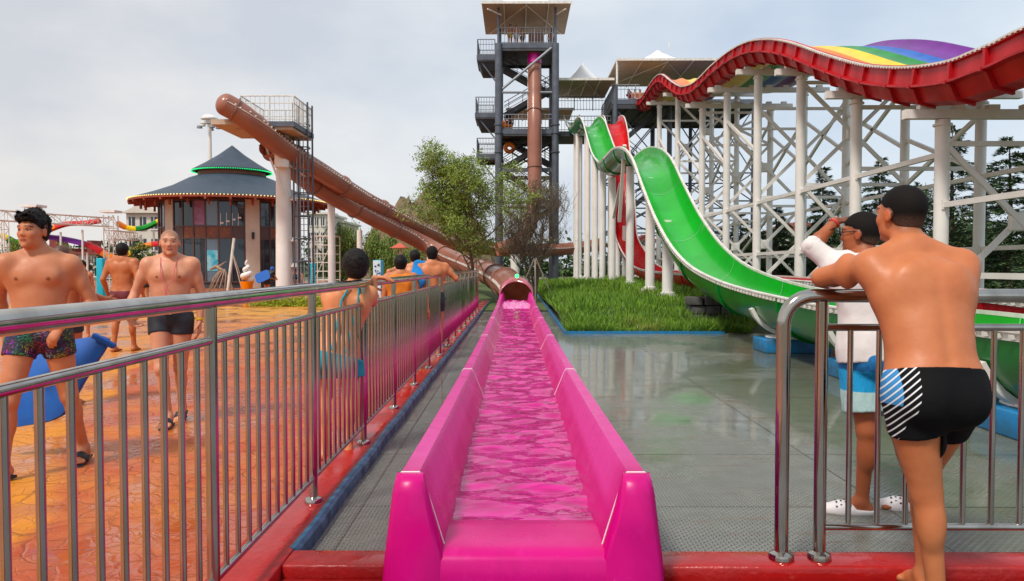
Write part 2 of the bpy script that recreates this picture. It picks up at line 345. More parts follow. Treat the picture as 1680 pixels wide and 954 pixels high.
# sun-bleached rims
rim = g.rng(sp.outputs[2], .30, .36); c = g.mix(g.math('MULTIPLY', rim, g.rng(sp.outputs[1], 3.25, 3.6, 0, .75)), c, (.74, .055, .36, 1))
sc_ = g.rng(g.noise(g.n('Mapping', {0: p, 'Scale': (8, 1, 1.5)}).outputs[0], 7, 8, .8), .72, .76, 0, .45); c = g.mix(sc_, c, (.75, .30, .30, 1)); c = g.mix(g.rng(g.noise(g.n('Mapping', {0: p, 'Scale': (1, 1, .25)}).outputs[0], 9, 7, .75), .50, .70, 0, .35), c, (.36, .0, .12, 1)); c = g.mix(g.rng(g.noise(p, 60, 5, .8), .66, .72, 0, .35), c, (.80, .35, .60, 1))
g.out('Base Color', c); g.out('Roughness', g.rng(nn, .3, .7, .22, .40)); g.b.inputs['Coat Weight'].default_value = .0; g.b.inputs['Specular IOR Level'].default_value = .30
g.out('Normal', g.bump(g.noise(p, 12, 4), .05, .01)); M['pink'] = m
def zrim(Y): return float(np.interp(Y, [3.2, 4, 5, 6, 7, 8, 9, 10, 11, 12, 14, 18, 20, 21, 22.2, 23, 23.6, 24.2], [.515, .494, .470, .450, .434, .421, .410, .402, .396, .392, .387, .385, .388, .40, .44, .62, .8, .8]))
pk = thing('pink_water_slide', (0, 3.2, 0), 'long bright pink open water trough running straight away from the camera', 'water slide')
def pink_prof(z, fl=1.0, k=1.0):
    # outer foot -> outer top -> inner top -> floor ... mirrored; widths in metres
    wo, wi = .545 * k, .43 * k
    H = [(-wo - .055 * fl, 0.0), (-wo - .03 * fl, z * .45), (-wo, z - .03), (-wo + .02, z), (-wi - .02, z), (-wi, z - .025), (-.335 * k, .175), (-.30 * k, .155)]
    return H + [(-a, b_) for a, b_ in H[::-1]]
Ys = [3.235, 3.6] + list(np.linspace(4.0, 22, 40)) + [22.4, 22.8, 23.1]
prof = [pink_prof(zrim(Y), k=float(np.interp(Y, [3, 22, 23.4], [1, 1, .86]))) for Y in Ys]
b = MB(); b.sweep([(0, Y, 0) for Y in Ys], prof, closed=True, caps=True); o = b.build('trough', M['pink'], pk, smooth=True, ang=35)
# nose: rounded shoulders and the dropped front lip
b = MB()
def lp(sg):
    rows = []
    for (Yq, zt, ex) in ((3.233, .513, 0), (3.205, .50, .0), (3.18, .46, .004), (3.165, .36, .012), (3.15, .2, .03), (3.14, 0.0, .05)):
        rows.append([(sg * (.335 + (.50 - zt) * .06), Yq), (sg * (.42), Yq - .004), (sg * (.52 + ex), Yq), (sg * (.545 + ex), Yq + .03), zt])
    return rows
for sg in (-1, 1):
    # shoulder block lofted from top to foot
    V = []; rows = [(.513, .430, .545, 3.235, 3.26), (.508, .428, .542, 3.212, 3.26), (.485, .422, .548, 3.185, 3.26), (.44, .412, .556, 3.172, 3.26), (.30, .375, .572, 3.160, 3.26), (.165, .335, .588, 3.150, 3.26), (0, .335, .60, 3.140, 3.26)]
    for zt, xi, xo, yf, yb in rows: V += [(sg * xi, yb, zt), (sg * xi, yf + .018, zt), (sg * (xi + .018), yf, zt), (sg * (xo - .03), yf, zt), (sg * xo, yf + .03, zt), (sg * xo, yb, zt)]
    fs = [(i * 6 + k, i * 6 + k + 1, i * 6 + 7 + k, i * 6 + 6 + k) for i in range(6) for k in range(5)] + [(0, 1, 2, 3, 4, 5)]
    b.add(V, fs)
V = []; X = np.linspace(-.350, .350, 9)
for zt, yy in ((.150, 3.70), (.188, 3.61), (.199, 3.50), (.203, 3.35), (.201, 3.25), (.19, 3.18), (.165, 3.157), (.10, 3.150), (0, 3.142)): V += [(float(x_), yy, zt) for x_ in X]
b.add(V, [(i * 9 + k, i * 9 + k + 1, i * 9 + 10 + k, i * 9 + 9 + k) for i in range(8) for k in range(8)])
b.build('end_nose', M['pink'], pk, smooth=True, ang=45)
m2 = pm('white_sealant', (.8, .78, .76), rough=.5)
b = MB()
for Yj in (3.262, 7.2, 11.2, 15.2, 19.2):
    z_ = zrim(Yj); b = MB()
    for sg in (-1, 1):
        b = MB(); b.tube([(sg * .54, Yj, z_ - .02), (sg * .525, Yj, z_ + .001), (sg * .447, Yj, z_ + .001), (sg * .43, Yj, z_ - .03), (sg * .336, Yj, .18)], .0035, 6); b.build('joint_seal', m2, pk)
for sg in (-1, 1):
    b = MB(); b.tube([(sg * .60, 3.55, .24), (sg * .57, 3.55, .24)], .022, 10); b.build('bolt_cap', m2, pk)
# water in the trough: a rippled surface
m = newmat('pink_water'); g = G(m); p = g.pos(); mp1 = g.n('Mapping', {0: p, 'Scale': (1.6, 4.2, 1)}).outputs[0]
wv = g.n('TexNoise', {'Vector': mp1, 'Scale': 2.0, 'Detail': 3, 'Distortion': 1.4}).outputs[0]
c = g.mix(g.rng(wv, .38, .62), (.40, .001, .15, 1), (.62, .004, .26, 1)); g.out('Base Color', c)
g.b.inputs['Roughness'].default_value = .015; g.b.inputs['Specular IOR Level'].default_value = .5; g.b.inputs['IOR'].default_value = 1.42
g.out('Normal', g.bump(g.noise(g.n('Mapping', {0: p, 'Scale': (1, 2.2, 1)}).outputs[0], 13, 2), .22, .01)); M['pink_water'] = m
b = MB(); nx, ny = 40, 760; xs = np.linspace(-.352, .352, nx); ys = 3.60 + (23.0 - 3.60) * np.linspace(0, 1, ny) ** 1.25
rs = np.random.RandomState(3); XX, YY = np.meshgrid(xs, ys); Z = np.zeros_like(XX)
for i in range(56):
    ph = rs.rand() * 6.3; a = rs.normal(0, .30); kf = rs.uniform(12, 58); Z += np.sin(kf * (XX * math.sin(a) * 1.3 + YY * math.cos(a) * .8) + ph + 1.3 * np.sin(3.1 * XX + 2.2 * YY + ph)) * .040 / kf * rs.uniform(.5, 1)
Z = Z * np.clip((YY - 3.5) / .5, .25, 1) + .185 + np.where(YY > 18, (YY - 18) * .012, 0) + np.where(YY > 21.5, (YY - 21.5) * .10, 0)
b.add(np.stack([XX, YY, Z], -1).reshape(-1, 3).tolist(), [(j * nx + i, j * nx + i + 1, (j + 1) * nx + i + 1, (j + 1) * nx + i) for j in range(ny - 1) for i in range(nx - 1)])
tag(b.build('slide_water', m, smooth=True, ang=180), kind='structure')
M['foam'] = pm('white_water_foam', (.80, .32, .56), (.74, .12, .42), 14, rough=.3, bump=.6, bscale=18)
b = MB(); V = []; 
for j in range(7):
    for i in range(17):
        x_ = -.40 + .80 * i / 16; V.append((x_, 21.3 + j * .26, .20 + .20 * math.sin(j / 6 * 3.0) * (1 - (x_ / .5) ** 4) + .025 * math.sin(i * 2.3 + j * 1.9) + .02 * math.sin(i * 5.1 + j)))
b.add(V, [(j * 17 + i, j * 17 + i + 1, j * 17 + 18 + i, j * 17 + 17 + i) for j in range(6) for i in range(16)]); tag(b.build('splashing_water', M['foam'], smooth=True), kind='structure')

# ------------------------------------------------------------ left railing
FX = -1.14; Z0 = .08
ra = thing('steel_railing', (FX, -2, 0), 'long polished steel railing between the orange plaza and the pink slide', 'railing')
yposts = [4.24 + (i - 5) * 1.41 for i in range(1, 19)]; y0, y1 = -1.6, yposts[-1]
b = MB(); b.tube([(FX, y0, 1.275), (FX, 3, 1.275), (FX, 8, 1.275), (FX, y1 + .03, 1.275)], .031, 20); b.build('top_rail', M['steel'], ra)
b = MB(); b.tube([(FX, y0, 1.125), (FX, 8, 1.125), (FX, y1, 1.125)], .0165, 14); b.build('middle_rail', M['steel'], ra)
b = MB(); b.tube([(FX, y0, .215), (FX, 8, .215), (FX, y1, .215)], .0165, 14); b.build('bottom_rail', M['steel'], ra)
pick = []
def pick_mesh(c, z0, z1, r=.0105): bb = MB(); bb.tube([(0, 0, z0), (0, 0, z1)], r, 10, caps=False); return bb
proto_post = proto_pick = None
def inst(src, loc, parent):
    c = src.copy(); col.objects.link(c); c.parent = parent; c.location = Vector(loc) - Vector(parent['_o']) if parent.get('_o') else loc; return c
b = MB(); b.tube([(0, 0, Z0), (0, 0, 1.25)], .0235, 18); proto_post = b.build('post', M['steel'], ra, org=(0, 0, 0))
b = MB(); b.lathe([(.0236, .03), (.045, .022), (.050, .012), (.050, 0)], (0, 0, Z0), 20); fl_ = b.build('base_flange', M['steel'], proto_post, org=(0, 0, 0), smooth=True)
def place(o, x_, y_, par): o.location = (x_ - par['_o'][0], y_ - par['_o'][1], -par['_o'][2] + 0)
place(proto_post, FX, yposts[0], ra)
for y_ in yposts[1:]:
    c = proto_post.copy(); col.objects.link(c); place(c, FX, y_, ra); f2 = fl_.copy(); col.objects.link(f2); f2.parent = c
sty = []
for k in range(-2, len(yposts)):
    a_ = (yposts[0] + (k) * 1.41)
    for j in range(1, 11):
        yy = a_ + j * 1.41 / 11 + .0
        if y0 < yy < y1: sty.append(yy)
vis = [y_ for y_ in sty if y_ > 1.5]; near, farp = vis[:100], vis[100:] + [y_ for y_ in sty if y_ <= 1.5]
b = MB(); b.tube([(0, 0, .215), (0, 0, 1.125)], .0115, 10, caps=False); pp = b.build('baluster', M['steel'], ra, org=(0, 0, 0)); place(pp, FX, near[0], ra)
for y_ in near[1:]: c = pp.copy(); col.objects.link(c); place(c, FX, y_, ra)
b = MB()
for y_ in farp: b.tube([(FX, y_, .215), (FX, y_, 1.125)], .0115, 8, caps=False)
tag(b.build('balusters', M['steel'], ra), kind='stuff')

# ------------------------------------------------------------ right railing
RY = 3.42
rb = thing('steel_railing', (1.2, RY, 0), 'short polished steel railing with rounded corner post that the two men stand beside', 'railing')
rp = [(1.20, RY, Z0), (1.20, RY, 1.14)] + [(1.20 + .13 * (1 - math.cos(t)), RY, 1.14 + .13 * math.sin(t)) for t in np.linspace(.15, math.pi / 2, 8)] + [(2.5, RY, 1.27), (4.6, RY, 1.27)]
b = MB(); b.tube(rp, .031, 22); b.build('corner_rail', M['steel'], rb)
b = MB(); b.lathe([(.031, .035), (.052, .025), (.056, .012), (.056, 0)], (1.20, RY, Z0), 24); b.build('base_flange', M['steel'], rb, smooth=True)
for x_ in (1.372, 2.78, 4.18):
    b = MB(); b.tube([(x_, RY, Z0), (x_, RY, 1.245)], .0275, 18); o = b.build('post', M['steel'], rb)
    b = MB(); b.lathe([(.028, .035), (.048, .025), (.052, .012), (.052, 0)], (x_, RY, Z0), 24); b.build('base_flange', M['steel'], o, smooth=True)
b = MB(); b.tube([(1.372, RY, 1.128), (4.4, RY, 1.128)], .0165, 14); b.build('middle_rail', M['steel'], rb)
b = MB(); b.tube([(1.372, RY, .225), (4.4, RY, .225)], .0165, 14); b.build('bottom_rail', M['steel'], rb)
for k in range(24):
    x_ = 1.372 + .1285 * (k + 1)
    if abs(x_ - 2.78) < .05 or abs(x_ - 4.18) < .05 or x_ > 4.3: continue
    b = MB(); b.tube([(x_, RY, .225), (x_, RY, 1.128)], .0125, 12, caps=False); b.build('baluster', M['steel'], rb)
b = MB(); b.bbox((-.03, -.0, -.0), (.03, .004, .12))
# ------------------------------------------------------------ green and red racing slides
def path_at_x(pix, X, n=10):
    P = sorted([atx(a, b_, X) for a, b_ in pix], key=lambda p: p.y)
    return catmull([(0, p.y, p.z) for p in P], n)
def dedupe(P, d=.12):
    o = [P[0]]
    for p in P[1:]:
        if (p - o[-1]).length > d: o.append(p)
    return o
def u_prof(wd, dp, th=.035, n=14):
    # open U: returns closed outline; (0,0) is the middle of the rim line
    inn = [(wd / 2 * math.cos(a), -dp * abs(math.sin(a)) ** .85) for a in np.linspace(0, math.pi, n)]
    inn = [(x_, z_) for x_, z_ in inn]; out_ = [((wd / 2 + th) * math.cos(a), -(dp + th) * abs(math.sin(a)) ** .85) for a in np.linspace(math.pi, 0, n)]
    return inn, out_
def slide(name, label, pix, X, wd, dp, m_in, m_out, seams, cat='water slide'):
    P = dedupe(path_at_x(pix, X)); P = [Vector((X + wd / 2, p.y, p.z)) for p in P]
    t = thing(name, (X + wd / 2, P[0].y, 0), label, cat)
    inn, out_ = u_prof(wd, dp)
    b = MB(); b.sweep(P, inn, closed=False); o = b.build('slide_bed', m_in, t, smooth=True, ang=60)
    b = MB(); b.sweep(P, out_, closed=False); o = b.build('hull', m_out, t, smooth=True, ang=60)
    for s in (-1, 1):
        b = MB(); b.sweep(P, [(s * (wd / 2 - .005), -.01), (s * (wd / 2 - .005), .035), (s * (wd / 2 + .07), .03), (s * (wd / 2 + .07), .012), (s * (wd / 2 + .045), .01), (s * (wd / 2 + .045), -.055), (s * (wd / 2 + .03), -.055), (s * (wd / 2 + .03), -.01)][::s]); b.build('rim', M['white_trim'], t)
        b = MB(); acc = 0
        for i in range(1, len(P)):
            d = (P[i] - P[i - 1]); l = d.length; T = d.normalized(); up = Vector((1, 0, 0)).cross(T)
            while acc < l:
                q = P[i - 1] + T * acc; c_ = q + Vector((s * (wd / 2 + .06), 0, 0)) - up * .02
                if q.y < 34: b.box(c_, (.05, .035, .035))
                acc += .17
            acc -= l
        if b.v: tag(b.build('rim_bolts', M['white_trim'], t), kind='stuff')
    for i in range(0, len(P) - 1):
        pass
    # section joints
    L_ = 0; nxt = 1.0
    for i in range(1, len(P)):
        L_ += (P[i] - P[i - 1]).length
        if L_ > nxt:
            nxt += seams; T = (P[i] - P[i - 1]).normalized()
            i2 = [(a * .985, b_ * .98) for a, b_ in inn]; i3 = [(a * .99, b_ * .985) for a, b_ in inn]
            b = MB(); b.sweep([P[i] - T * .010, P[i] + T * .010], i2, closed=False); b.build('seam', M['seam_' + name], t, smooth=True)
            o2 = [(a * 1.05, b_ * 1.07) for a, b_ in out_][::-1] + out_
            b = MB(); b.sweep([P[i] - T * .03, P[i] + T * .03], o2); b.build('joint_flange', m_out, t)
    return t, P
M['seam_green_water_slide'] = pm('pale_green_seam', (.25, .62, .30), rough=.4)
M['seam_red_water_slide'] = pm('pale_red_seam', (.65, .25, .22), rough=.4)
GP = [(2300, 622), (1680, 550), (1600, 540), (1450, 517), (1350, 504), (1300, 494), (1230, 478), (1180, 462), (1140, 442), (1115, 420), (1095, 393), (1075, 355), (1060, 318), (1050, 291), (1043, 271), (1036, 256), (1026, 245), (1014, 242), (1004, 247), (994, 258), (986, 266), (980, 264), (971, 249), (962, 218), (957, 200), (951, 192), (945, 197), (940, 207), (935, 209), (930, 201), (925, 189)]
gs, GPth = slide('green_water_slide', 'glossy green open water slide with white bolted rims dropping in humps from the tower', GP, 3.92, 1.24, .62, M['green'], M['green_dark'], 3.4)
RP = [(2300, 585), (1680, 497), (1500, 479), (1319, 463), (1219, 455), (1119, 450), (1060, 444), (1040, 437), (1028, 424), (1017, 405), (1010, 385), (1008, 352), (1005, 300), (1001, 255), (998, 220), (994, 197), (990, 190), (985, 193)]
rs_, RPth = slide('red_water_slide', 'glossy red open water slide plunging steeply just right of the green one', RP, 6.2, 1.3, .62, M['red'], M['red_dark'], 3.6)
# white lid at the end of the red slide's run-out
def zpath(P, Y): return float(np.interp(Y, [p.y for p in P], [p.z for p in P]))
# supports
def pillar(parent, x_, y_, z0, z1, r=.16, foot=True, name='pillar'):
    b = MB(); b.tube([(x_, y_, z0), (x_, y_, z1)], r, 18); o = b.build(name, M['white_paint'], parent)
    if foot:
        b = MB(); b.lathe([(r + .001, .30), (r + .05, .28), (r + .07, .04), (r + .19, .035), (r + .19, 0)], (x_, y_, z0), 18)
        for k in range(8):
            a = k * math.pi / 4 + .2; b.bar((x_ + math.cos(a) * (r + .05), y_ + math.sin(a) * (r + .05), z0 + .12), (x_ + math.cos(a) * (r + .16), y_ + math.sin(a) * (r + .16), z0 + .12), .02, .2)
        b.build('base_flange', M['white_paint'], o)
    return o
def gz(x_, y_):   # grass mound height
    a = np.clip((y_ - 15.95) / 3.5, 0, 1); a = a * a * (3 - 2 * a); e_ = np.clip((x_ - 1.06) / 1.3, 0, 1); h = .42 + .10 * math.sin(y_ * .31 + x_) + .06 * math.sin(x_ * 1.7)
    return float(h * a * (.35 + .65 * e_))
for px in (1095, 1066, 1033, 1004, 988, 975, 962, 951, 944):
    Y = 4.55 * 1250 / (px - 847); pillar(gs, 4.55, Y, gz(4.55, Y) - .05, zpath(GPth, Y) - .72, .16 if Y > 25 else .165)
    if 27 < Y < 45:
        pass
for Y in (40.5, 44.8, 52.5): pillar(gs, 4.2, Y, .3, zpath(GPth, Y) - .6, .14, foot=False)
b = MB(); b.bar((4.1, 30.4, 3.2), (4.1, 29.0, 6.0), .13, .13); b.build('brace', M['white_paint'], gs)
b = MB(); b.bar((4.55, 36.4, 3.4), (4.75, 34.9, 5.2), .12, .12); b.build('brace', M['white_paint'], gs)
for Y in (48.3, 51.5, 55.8): pillar(rs_, 6.85, Y, .3, zpath(RPth, Y) - .72, .16, foot=False)
for Y in (12.6, 9.5, 6.4):
    t = thing('slide_footing', (4.55, Y, 0), {12.6: 'blue painted concrete footing with white saddle, farthest along the green slide', 9.5: 'blue footing under the green slide behind the corner post of the short railing', 6.4: 'chipped blue footing with white saddle under the near end of the green slide'}[Y], 'footing', 'blue footings under the green slide')
    b = MB(); b.bbox((4.02, Y - .34, 0), (5.08, Y + .34, .23)); bevel(b.build('block', M['blue_paint'], t), .02)
    zz = zpath(GPth, Y) - .66
    b = MB(); b.lathe([(.42, .235), (.40, .26), (.24, .27), (.17, max(.32, zz - .22)), (.17, zz)], (4.55, Y, 0), 16); b.build('pedestal', M['white_paint'], t)
    b = MB(); pr = [(.70 * math.cos(a), -.70 * math.sin(a)) for a in np.linspace(math.pi * .13, math.pi * .87, 12)]; pr2 = [(.76 * math.cos(a), -.76 * math.sin(a)) for a in np.linspace(math.pi * .87, math.pi * .13, 12)]
    b.sweep([(4.55, Y - .06, zpath(GPth, Y) + .02), (4.55, Y + .06, zpath(GPth, Y) + .02)], pr + pr2); b.build('saddle', M['white_paint'], t)
for Y in (19.5, 14.5, 10.5):
    b = MB(); b.bbox((6.5, Y - .2, 0), (7.2, Y + .2, .55)); b.build('footing', M['concrete'], rs_)
# stacked stones under the green slide bend
t = thing('stone_block_stack', (4.2, 17.6, 0), 'stacked grey stone blocks under the bend of the green slide', 'stone stack')
rr = random.Random(4)
for l in range(3):
    for k in range(3):
        b = MB(); x0 = 3.92 + k * .34 + (l % 2) * .06; b.box((x0 + .15, 17.5 + rr.uniform(-.03, .03), .22 + l * .20), (.32, .55, .185), rz=rr.uniform(-.06, .06)); bevel(b.build('block', M['concrete'], t), .02)

# ------------------------------------------------------------ rainbow slide
XW = 9.6; XP = 10.4; XB = 14.2
RT = [(2150, -160), (1800, 0), (1680, 50), (1640, 70), (1600, 87), (1560, 102), (1500, 111), (1440, 110), (1400, 103), (1350, 88), (1320, 77), (1290, 68), (1260, 65), (1230, 69), (1200, 84), (1170, 108), (1150, 128), (1135, 139), (1118, 142), (1103, 134), (1088, 123), (1078, 126), (1067, 140), (1056, 158), (1048, 163), (1040, 158), (1031, 147)]
RB = dedupe(path_at_x(RT, XW, 8), .25)
rw = thing('rainbow_slide', (XW, RB[0].y, 0), 'wavy six lane rainbow slide carried high on white pillars at the right', 'water slide')
LW = .90; names = ['red', 'orange', 'yellow', 'lane_green', 'lane_blue', 'purple']
for k, nm in enumerate(names):
    LWS = [.42, .92, .92, .90, .90, 1.05]; x0 = sum(LWS[:k]); w2 = LWS[k]
    top = [(x0 + w2 * t_, -.24 - .11 * math.sin(math.pi * t_) ** .8) for t_ in np.linspace(0, 1, 9)]
    if k == 5: top = top[:-1] + [(x0 + w2, -.24), (x0 + w2 + .12, -.12), (x0 + w2 + .2, 0.0), (x0 + w2 + .28, 0.0)]
    bot = [(a, b_ - .05) for a, b_ in top[::-1]]
    b = MB(); b.sweep([Vector((XW, p.y, p.z)) for p in RB], top + bot); o = b.build('lane', M[nm], rw, smooth=True, ang=40); o['label'] = nm.replace('lane_', '') + ' lane'
P9 = [Vector((XW, p.y, p.z)) for p in RB]
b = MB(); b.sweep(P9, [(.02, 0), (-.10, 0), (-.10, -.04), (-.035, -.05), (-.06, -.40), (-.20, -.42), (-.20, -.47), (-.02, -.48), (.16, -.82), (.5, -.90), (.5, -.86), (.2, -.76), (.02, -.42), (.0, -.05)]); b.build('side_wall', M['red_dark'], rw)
b = MB(); b.sweep(P9, [(.03, .002), (.03, .04), (-.115, .04), (-.115, .002)]); b.build('rim', M['white_trim'], rw)
b = MB(); b.sweep(P9, [(.03, .042), (.03, .06), (-.03, .06), (-.03, .042)]); b.build('rim_tube', M['red'], rw)
acc = 0; bolts = MB()
for i in range(1, len(P9)):
    d = P9[i] - P9[i - 1]; l = d.length; T = d.normalized(); up = Vector((1, 0, 0)).cross(T)
    while acc < l:
        if P9[i].y < 45: bolts.box(P9[i - 1] + T * acc + Vector((-.11, 0, 0)) + up * .0, (.03, .05, .05))
        acc += .16
    acc -= l
tag(bolts.build('rim_bolts', M['white_trim'], rw), kind='stuff')
L_ = 0; nxt = .6
for i in range(1, len(P9)):
    L_ += (P9[i] - P9[i - 1]).length
    if L_ > nxt:
        nxt += 1.35; T = (P9[i] - P9[i - 1]).normalized()
        b = MB(); b.sweep([P9[i] - T * .045, P9[i] + T * .045], [(-.03, -.05), (-.13, -.05), (-.14, -.40), (-.22, -.42), (-.22, -.49), (-.10, -.52), (.06, -.86), (.5, -.97), (.5, -.9), (.1, -.76), (-.0, -.46)]); b.build('wall_rib', M['red_dark'], rw)
def zr(Y): return float(np.interp(Y, [p.y for p in RB], [p.z for p in RB]))
def slope(Y): return (zr(Y + .3) - zr(Y - .3)) / .6
py = [XP * 1250 / (px - 847) for px in (1540, 1400, 1310, 1240, 1190, 1150, 1110, 1080)]
py = [13.6] + py
for i, Y in enumerate(py):
    zb = zr(Y) - .98 / math.cos(math.atan(slope(Y)))
    b = MB(); b.bbox((XW - .15, Y - .11, zb - .24), (15.4, Y + .11, zb - .02)); b.build('cross_beam', M['white_paint'], rw)
    for k in range(7): 
        b = MB(); b.bbox((XW + .2 + k * .83, Y - .09, zb - .02), (XW + .48 + k * .83, Y + .09, zb + .10)); b.build('saddle', M['white_paint'], rw)
    for x_, r in ((XP, .17), (XB, .16)):
        z1 = zb - .26; b = MB(); b.tube([(x_, Y, -.05), (x_, Y, z1)], r, 20); o = b.build('pillar', M['white_paint'], rw)
        b = MB(); b.lathe([(r, -.16), (r + .05, -.15), (r + .05, -.10), (r - .06, -.09), (r - .06, 0)], (x_, Y, z1), 16); b.build('pillar_cap', M['white_paint'], o)
    # transverse cross bracing between front and back pillars
    zt = zb - .5; lv = [.6, 4.4, 8.2, 12.0, 15.5]; 
    for a in range(len(lv) - 1):
        if lv[a] + 1.6 > zt: break
        z1 = min(lv[a + 1], zt)
        if i % 2 == 1 or i > 3:
            for s in (0, 1):
                b = MB(); b.bar((XP if s else XB, Y + .07 * (1 if s else -1), lv[a]), (XB if s else XP, Y + .07 * (1 if s else -1), z1), .10, .13); b.build('diagonal_brace', M['white_paint'], rw)
            b = MB(); M3 = Matrix.Rotation(0, 3, 'Z'); b.box(((XP + XB) / 2, Y, (lv[a] + z1) / 2), (.46, .2, .46)); bevel(b.build('gusset_plate', M['white_paint'], rw), .05)
        b = MB(); b.bar((XP + .17, Y, z1), (XB - .16, Y, z1), .10, .12); b.build('strut', M['white_paint'], rw)
# longitudinal rails and diagonals along each row
def longi(x_, i, za, zb_, w_=.11):
    b = MB(); ya, yb = py[i] + .17, py[i + 1] - .17; b.bar((x_, ya, za), (x_, yb, zb_), w_, .13); b.build('longitudinal_beam', M['white_paint'], rw)
    for yy, zz in ((ya, za), (yb, zb_)):
        b = MB(); b.box((x_, yy, zz), (.16, .05, .22)); b.build('end_plate', M['white_paint'], rw)
for x_ in (XP, XB):
    for i in range(len(py) - 1):
        if i < 1: longi(x_, i, 2.9, 2.9); longi(x_, i, 1.2, 1.2)
        else:
            longi(x_, i, 4.15, 4.15); longi(x_, i, 1.95, 1.95)
    for i, (za, zb_) in {2: (4.4, 6.0), 3: (5.8, 7.9), 4: (6.4, 8.5), 5: (6.5, 8.6), 6: (6.7, 9.4), 7: (7.4, 10.6)}.items():
        if x_ == XP and i < 4: continue
        longi(x_, i, za, zb_); 
        if x_ == XB: longi(x_, i, zb_, za)
    for i in (4, 6): longi(x_, i, 4.2, 1.9) if x_ == XB else None

# ------------------------------------------------------------ brown tube slides
RT_ = .475
def ring(c, t, r0, r1, wd, mat, parent, name='joint_ring', seg=24):
    c = Vector(c); t = Vector(t).normalized(); b = MB(); 
    u = t.orthogonal().normalized(); v = t.cross(u); V = []
    for q, r in ((-wd, r0), (-wd, r1), (wd, r1), (wd, r0)):
        for k in range(seg):
            a = 2 * math.pi * k / seg; V.append(c + t * q + (u * math.cos(a) + v * math.sin(a)) * r)
    b.add(V, [(i * seg + k, i * seg + (k + 1) % seg, ((i + 1) % 4) * seg + (k + 1) % seg, ((i + 1) % 4) * seg + k) for i in range(4) for k in range(seg)])
    return b.build(name, mat, parent)
def tube_slide(P, parent, every, r=RT_, caps=False, seam_side=1, mat=None):
    C = dedupe(catmull(P, 8), .4)
    b = MB(); b.tube(C, r, 28, caps=caps); b.build('tube', mat or M['tube'], parent)
    acc = 0; last = -99
    for s in (-1, 1):
        b = MB(); V = []
        Pn = []
        for i in range(len(C)):
            T = (C[min(i + 1, len(C) - 1)] - C[max(i - 1, 0)]).normalized(); sd_ = T.cross(Vector((0, 0, 1)))
            sd_ = sd_.normalized() if sd_.length > .15 else Vector((1, 0, 0)); Pn.append(C[i] + sd_ * s * (r + .01) + Vector((0, 0, .06)))
        b.tube(Pn, .022, 6); b.build('seam_flange', M['white_trim'] if s == seam_side else M['tube_flange'], parent)
    bl = MB()
    for i in range(1, len(C)):
        T = (C[i] - C[i - 1]).normalized(); sd_ = T.cross(Vector((0, 0, 1)))
        if sd_.length > .15:
            n_ = max(1, int((C[i] - C[i - 1]).length / .22))
            for q in range(n_): bl.box(C[i - 1].lerp(C[i], q / n_) + sd_.normalized() * seam_side * (r + .02) + Vector((0, 0, .13)), (.06, .06, .05))
    if bl.v: tag(bl.build('seam_bolts', M['white_trim'], parent), kind='stuff')
    for i in range(1, len(C)):
        acc += (C[i] - C[i - 1]).length
        if acc - last > every or last < -50: ring(C[i], C[i] - C[i - 1], r, r + .075, .035, M['tube_flange'], parent); last = acc
    return C
up = thing('tube_slide', at(375, 175, 32), 'long brown closed tube slide falling from the left platform towards the tower', 'tube slide')
PU = [at(370, 172, 32), at(388, 182, 32.2), at(418, 205, 32.7), at(470, 247, 35), at(530, 285, 38), at(590, 323, 42), at(640, 350, 45), at(700, 380, 49), at(745, 398, 52), at(800, 408, 55), at(870, 411, 57), at(940, 408, 59), at(990, 400, 60)]
CU = tube_slide(PU, up, 4.2, caps=False)
b = MB(); b.lathe([(RT_ * math.cos(a), RT_ * .8 * math.sin(a)) for a in np.linspace(0, math.pi / 2, 8)], (0, 0, 0), 24); c0 = CU[0]; T0 = (CU[0] - CU[1]).normalized()
o = b.build('end_dome', M['tube'], up, smooth=True, org=(0, 0, 0)); o.location = c0 - Vector(up['_o']); o.rotation_euler = T0.to_track_quat('Z', 'Y').to_euler()
b = MB(); b.tube([P_ + Vector((0, 0, -.62)) for P_ in (at(405, 190, 33), at(470, 245, 35), at(500, 268, 37))], .07, 8); b.build('support_rail', M['white_paint'], up)
lo = thing('tube_slide', at(820, 460, 26), 'lower brown closed tube slide curving down into the pink water trough', 'tube slide')
PL = [at(440, 240, 35.0), at(500, 293, 38), at(560, 330, 41), at(620, 362, 44), at(690, 397, 47), at(733, 420, 46), at(772, 436, 41), at(800, 448, 35), at(822, 459, 29), at(838, 470, 25.6), Vector((0.0, 23.9, .60))]
CL_ = tube_slide(PL, lo, 3.6)
# open flared mouth above the trough
b = MB(); V = []; nr = 20
for (Y, zc, rr_, drop) in ((24.3, .60, .475, 0), (23.7, .60, .50, 0), (23.3, .58, .52, .0), (23.0, .50, .515, .1)):
    for k in range(nr + 1):
        a = math.pi * k / nr; V.append((math.cos(a) * rr_, Y - .2 * abs(math.cos(a)), max(.25, zc + math.sin(a) * rr_ * (1 - drop))))
b.add(V, [(i * (nr + 1) + k, i * (nr + 1) + k + 1, (i + 1) * (nr + 1) + k + 1, (i + 1) * (nr + 1) + k) for i in range(3) for k in range(nr)])
o = b.build('mouth', pm('pink_brown_fibreglass', (.48, .12, .17), (.38, .09, .11), 3, rough=.25, coat=.4), lo, smooth=True); sm = o.modifiers.new('s', 'SOLIDIFY'); sm.thickness = .03
b = MB(); b.lathe([(0, .04), (.04, .035), (.06, .0), (.04, -.03), (0, -.03)], (0, 0, 0), 12); o = b.build('signal_lamp', pm('green_signal_lamp', (.1, .8, .4), rough=.3, emit=(.01, 1, .12, 3)), lo, smooth=True, org=(0, 0, 0)); o.location = Vector((0.02, 23.0, 1.12)) - Vector(lo['_o']); o.rotation_euler = (math.pi / 2, 0, 0)
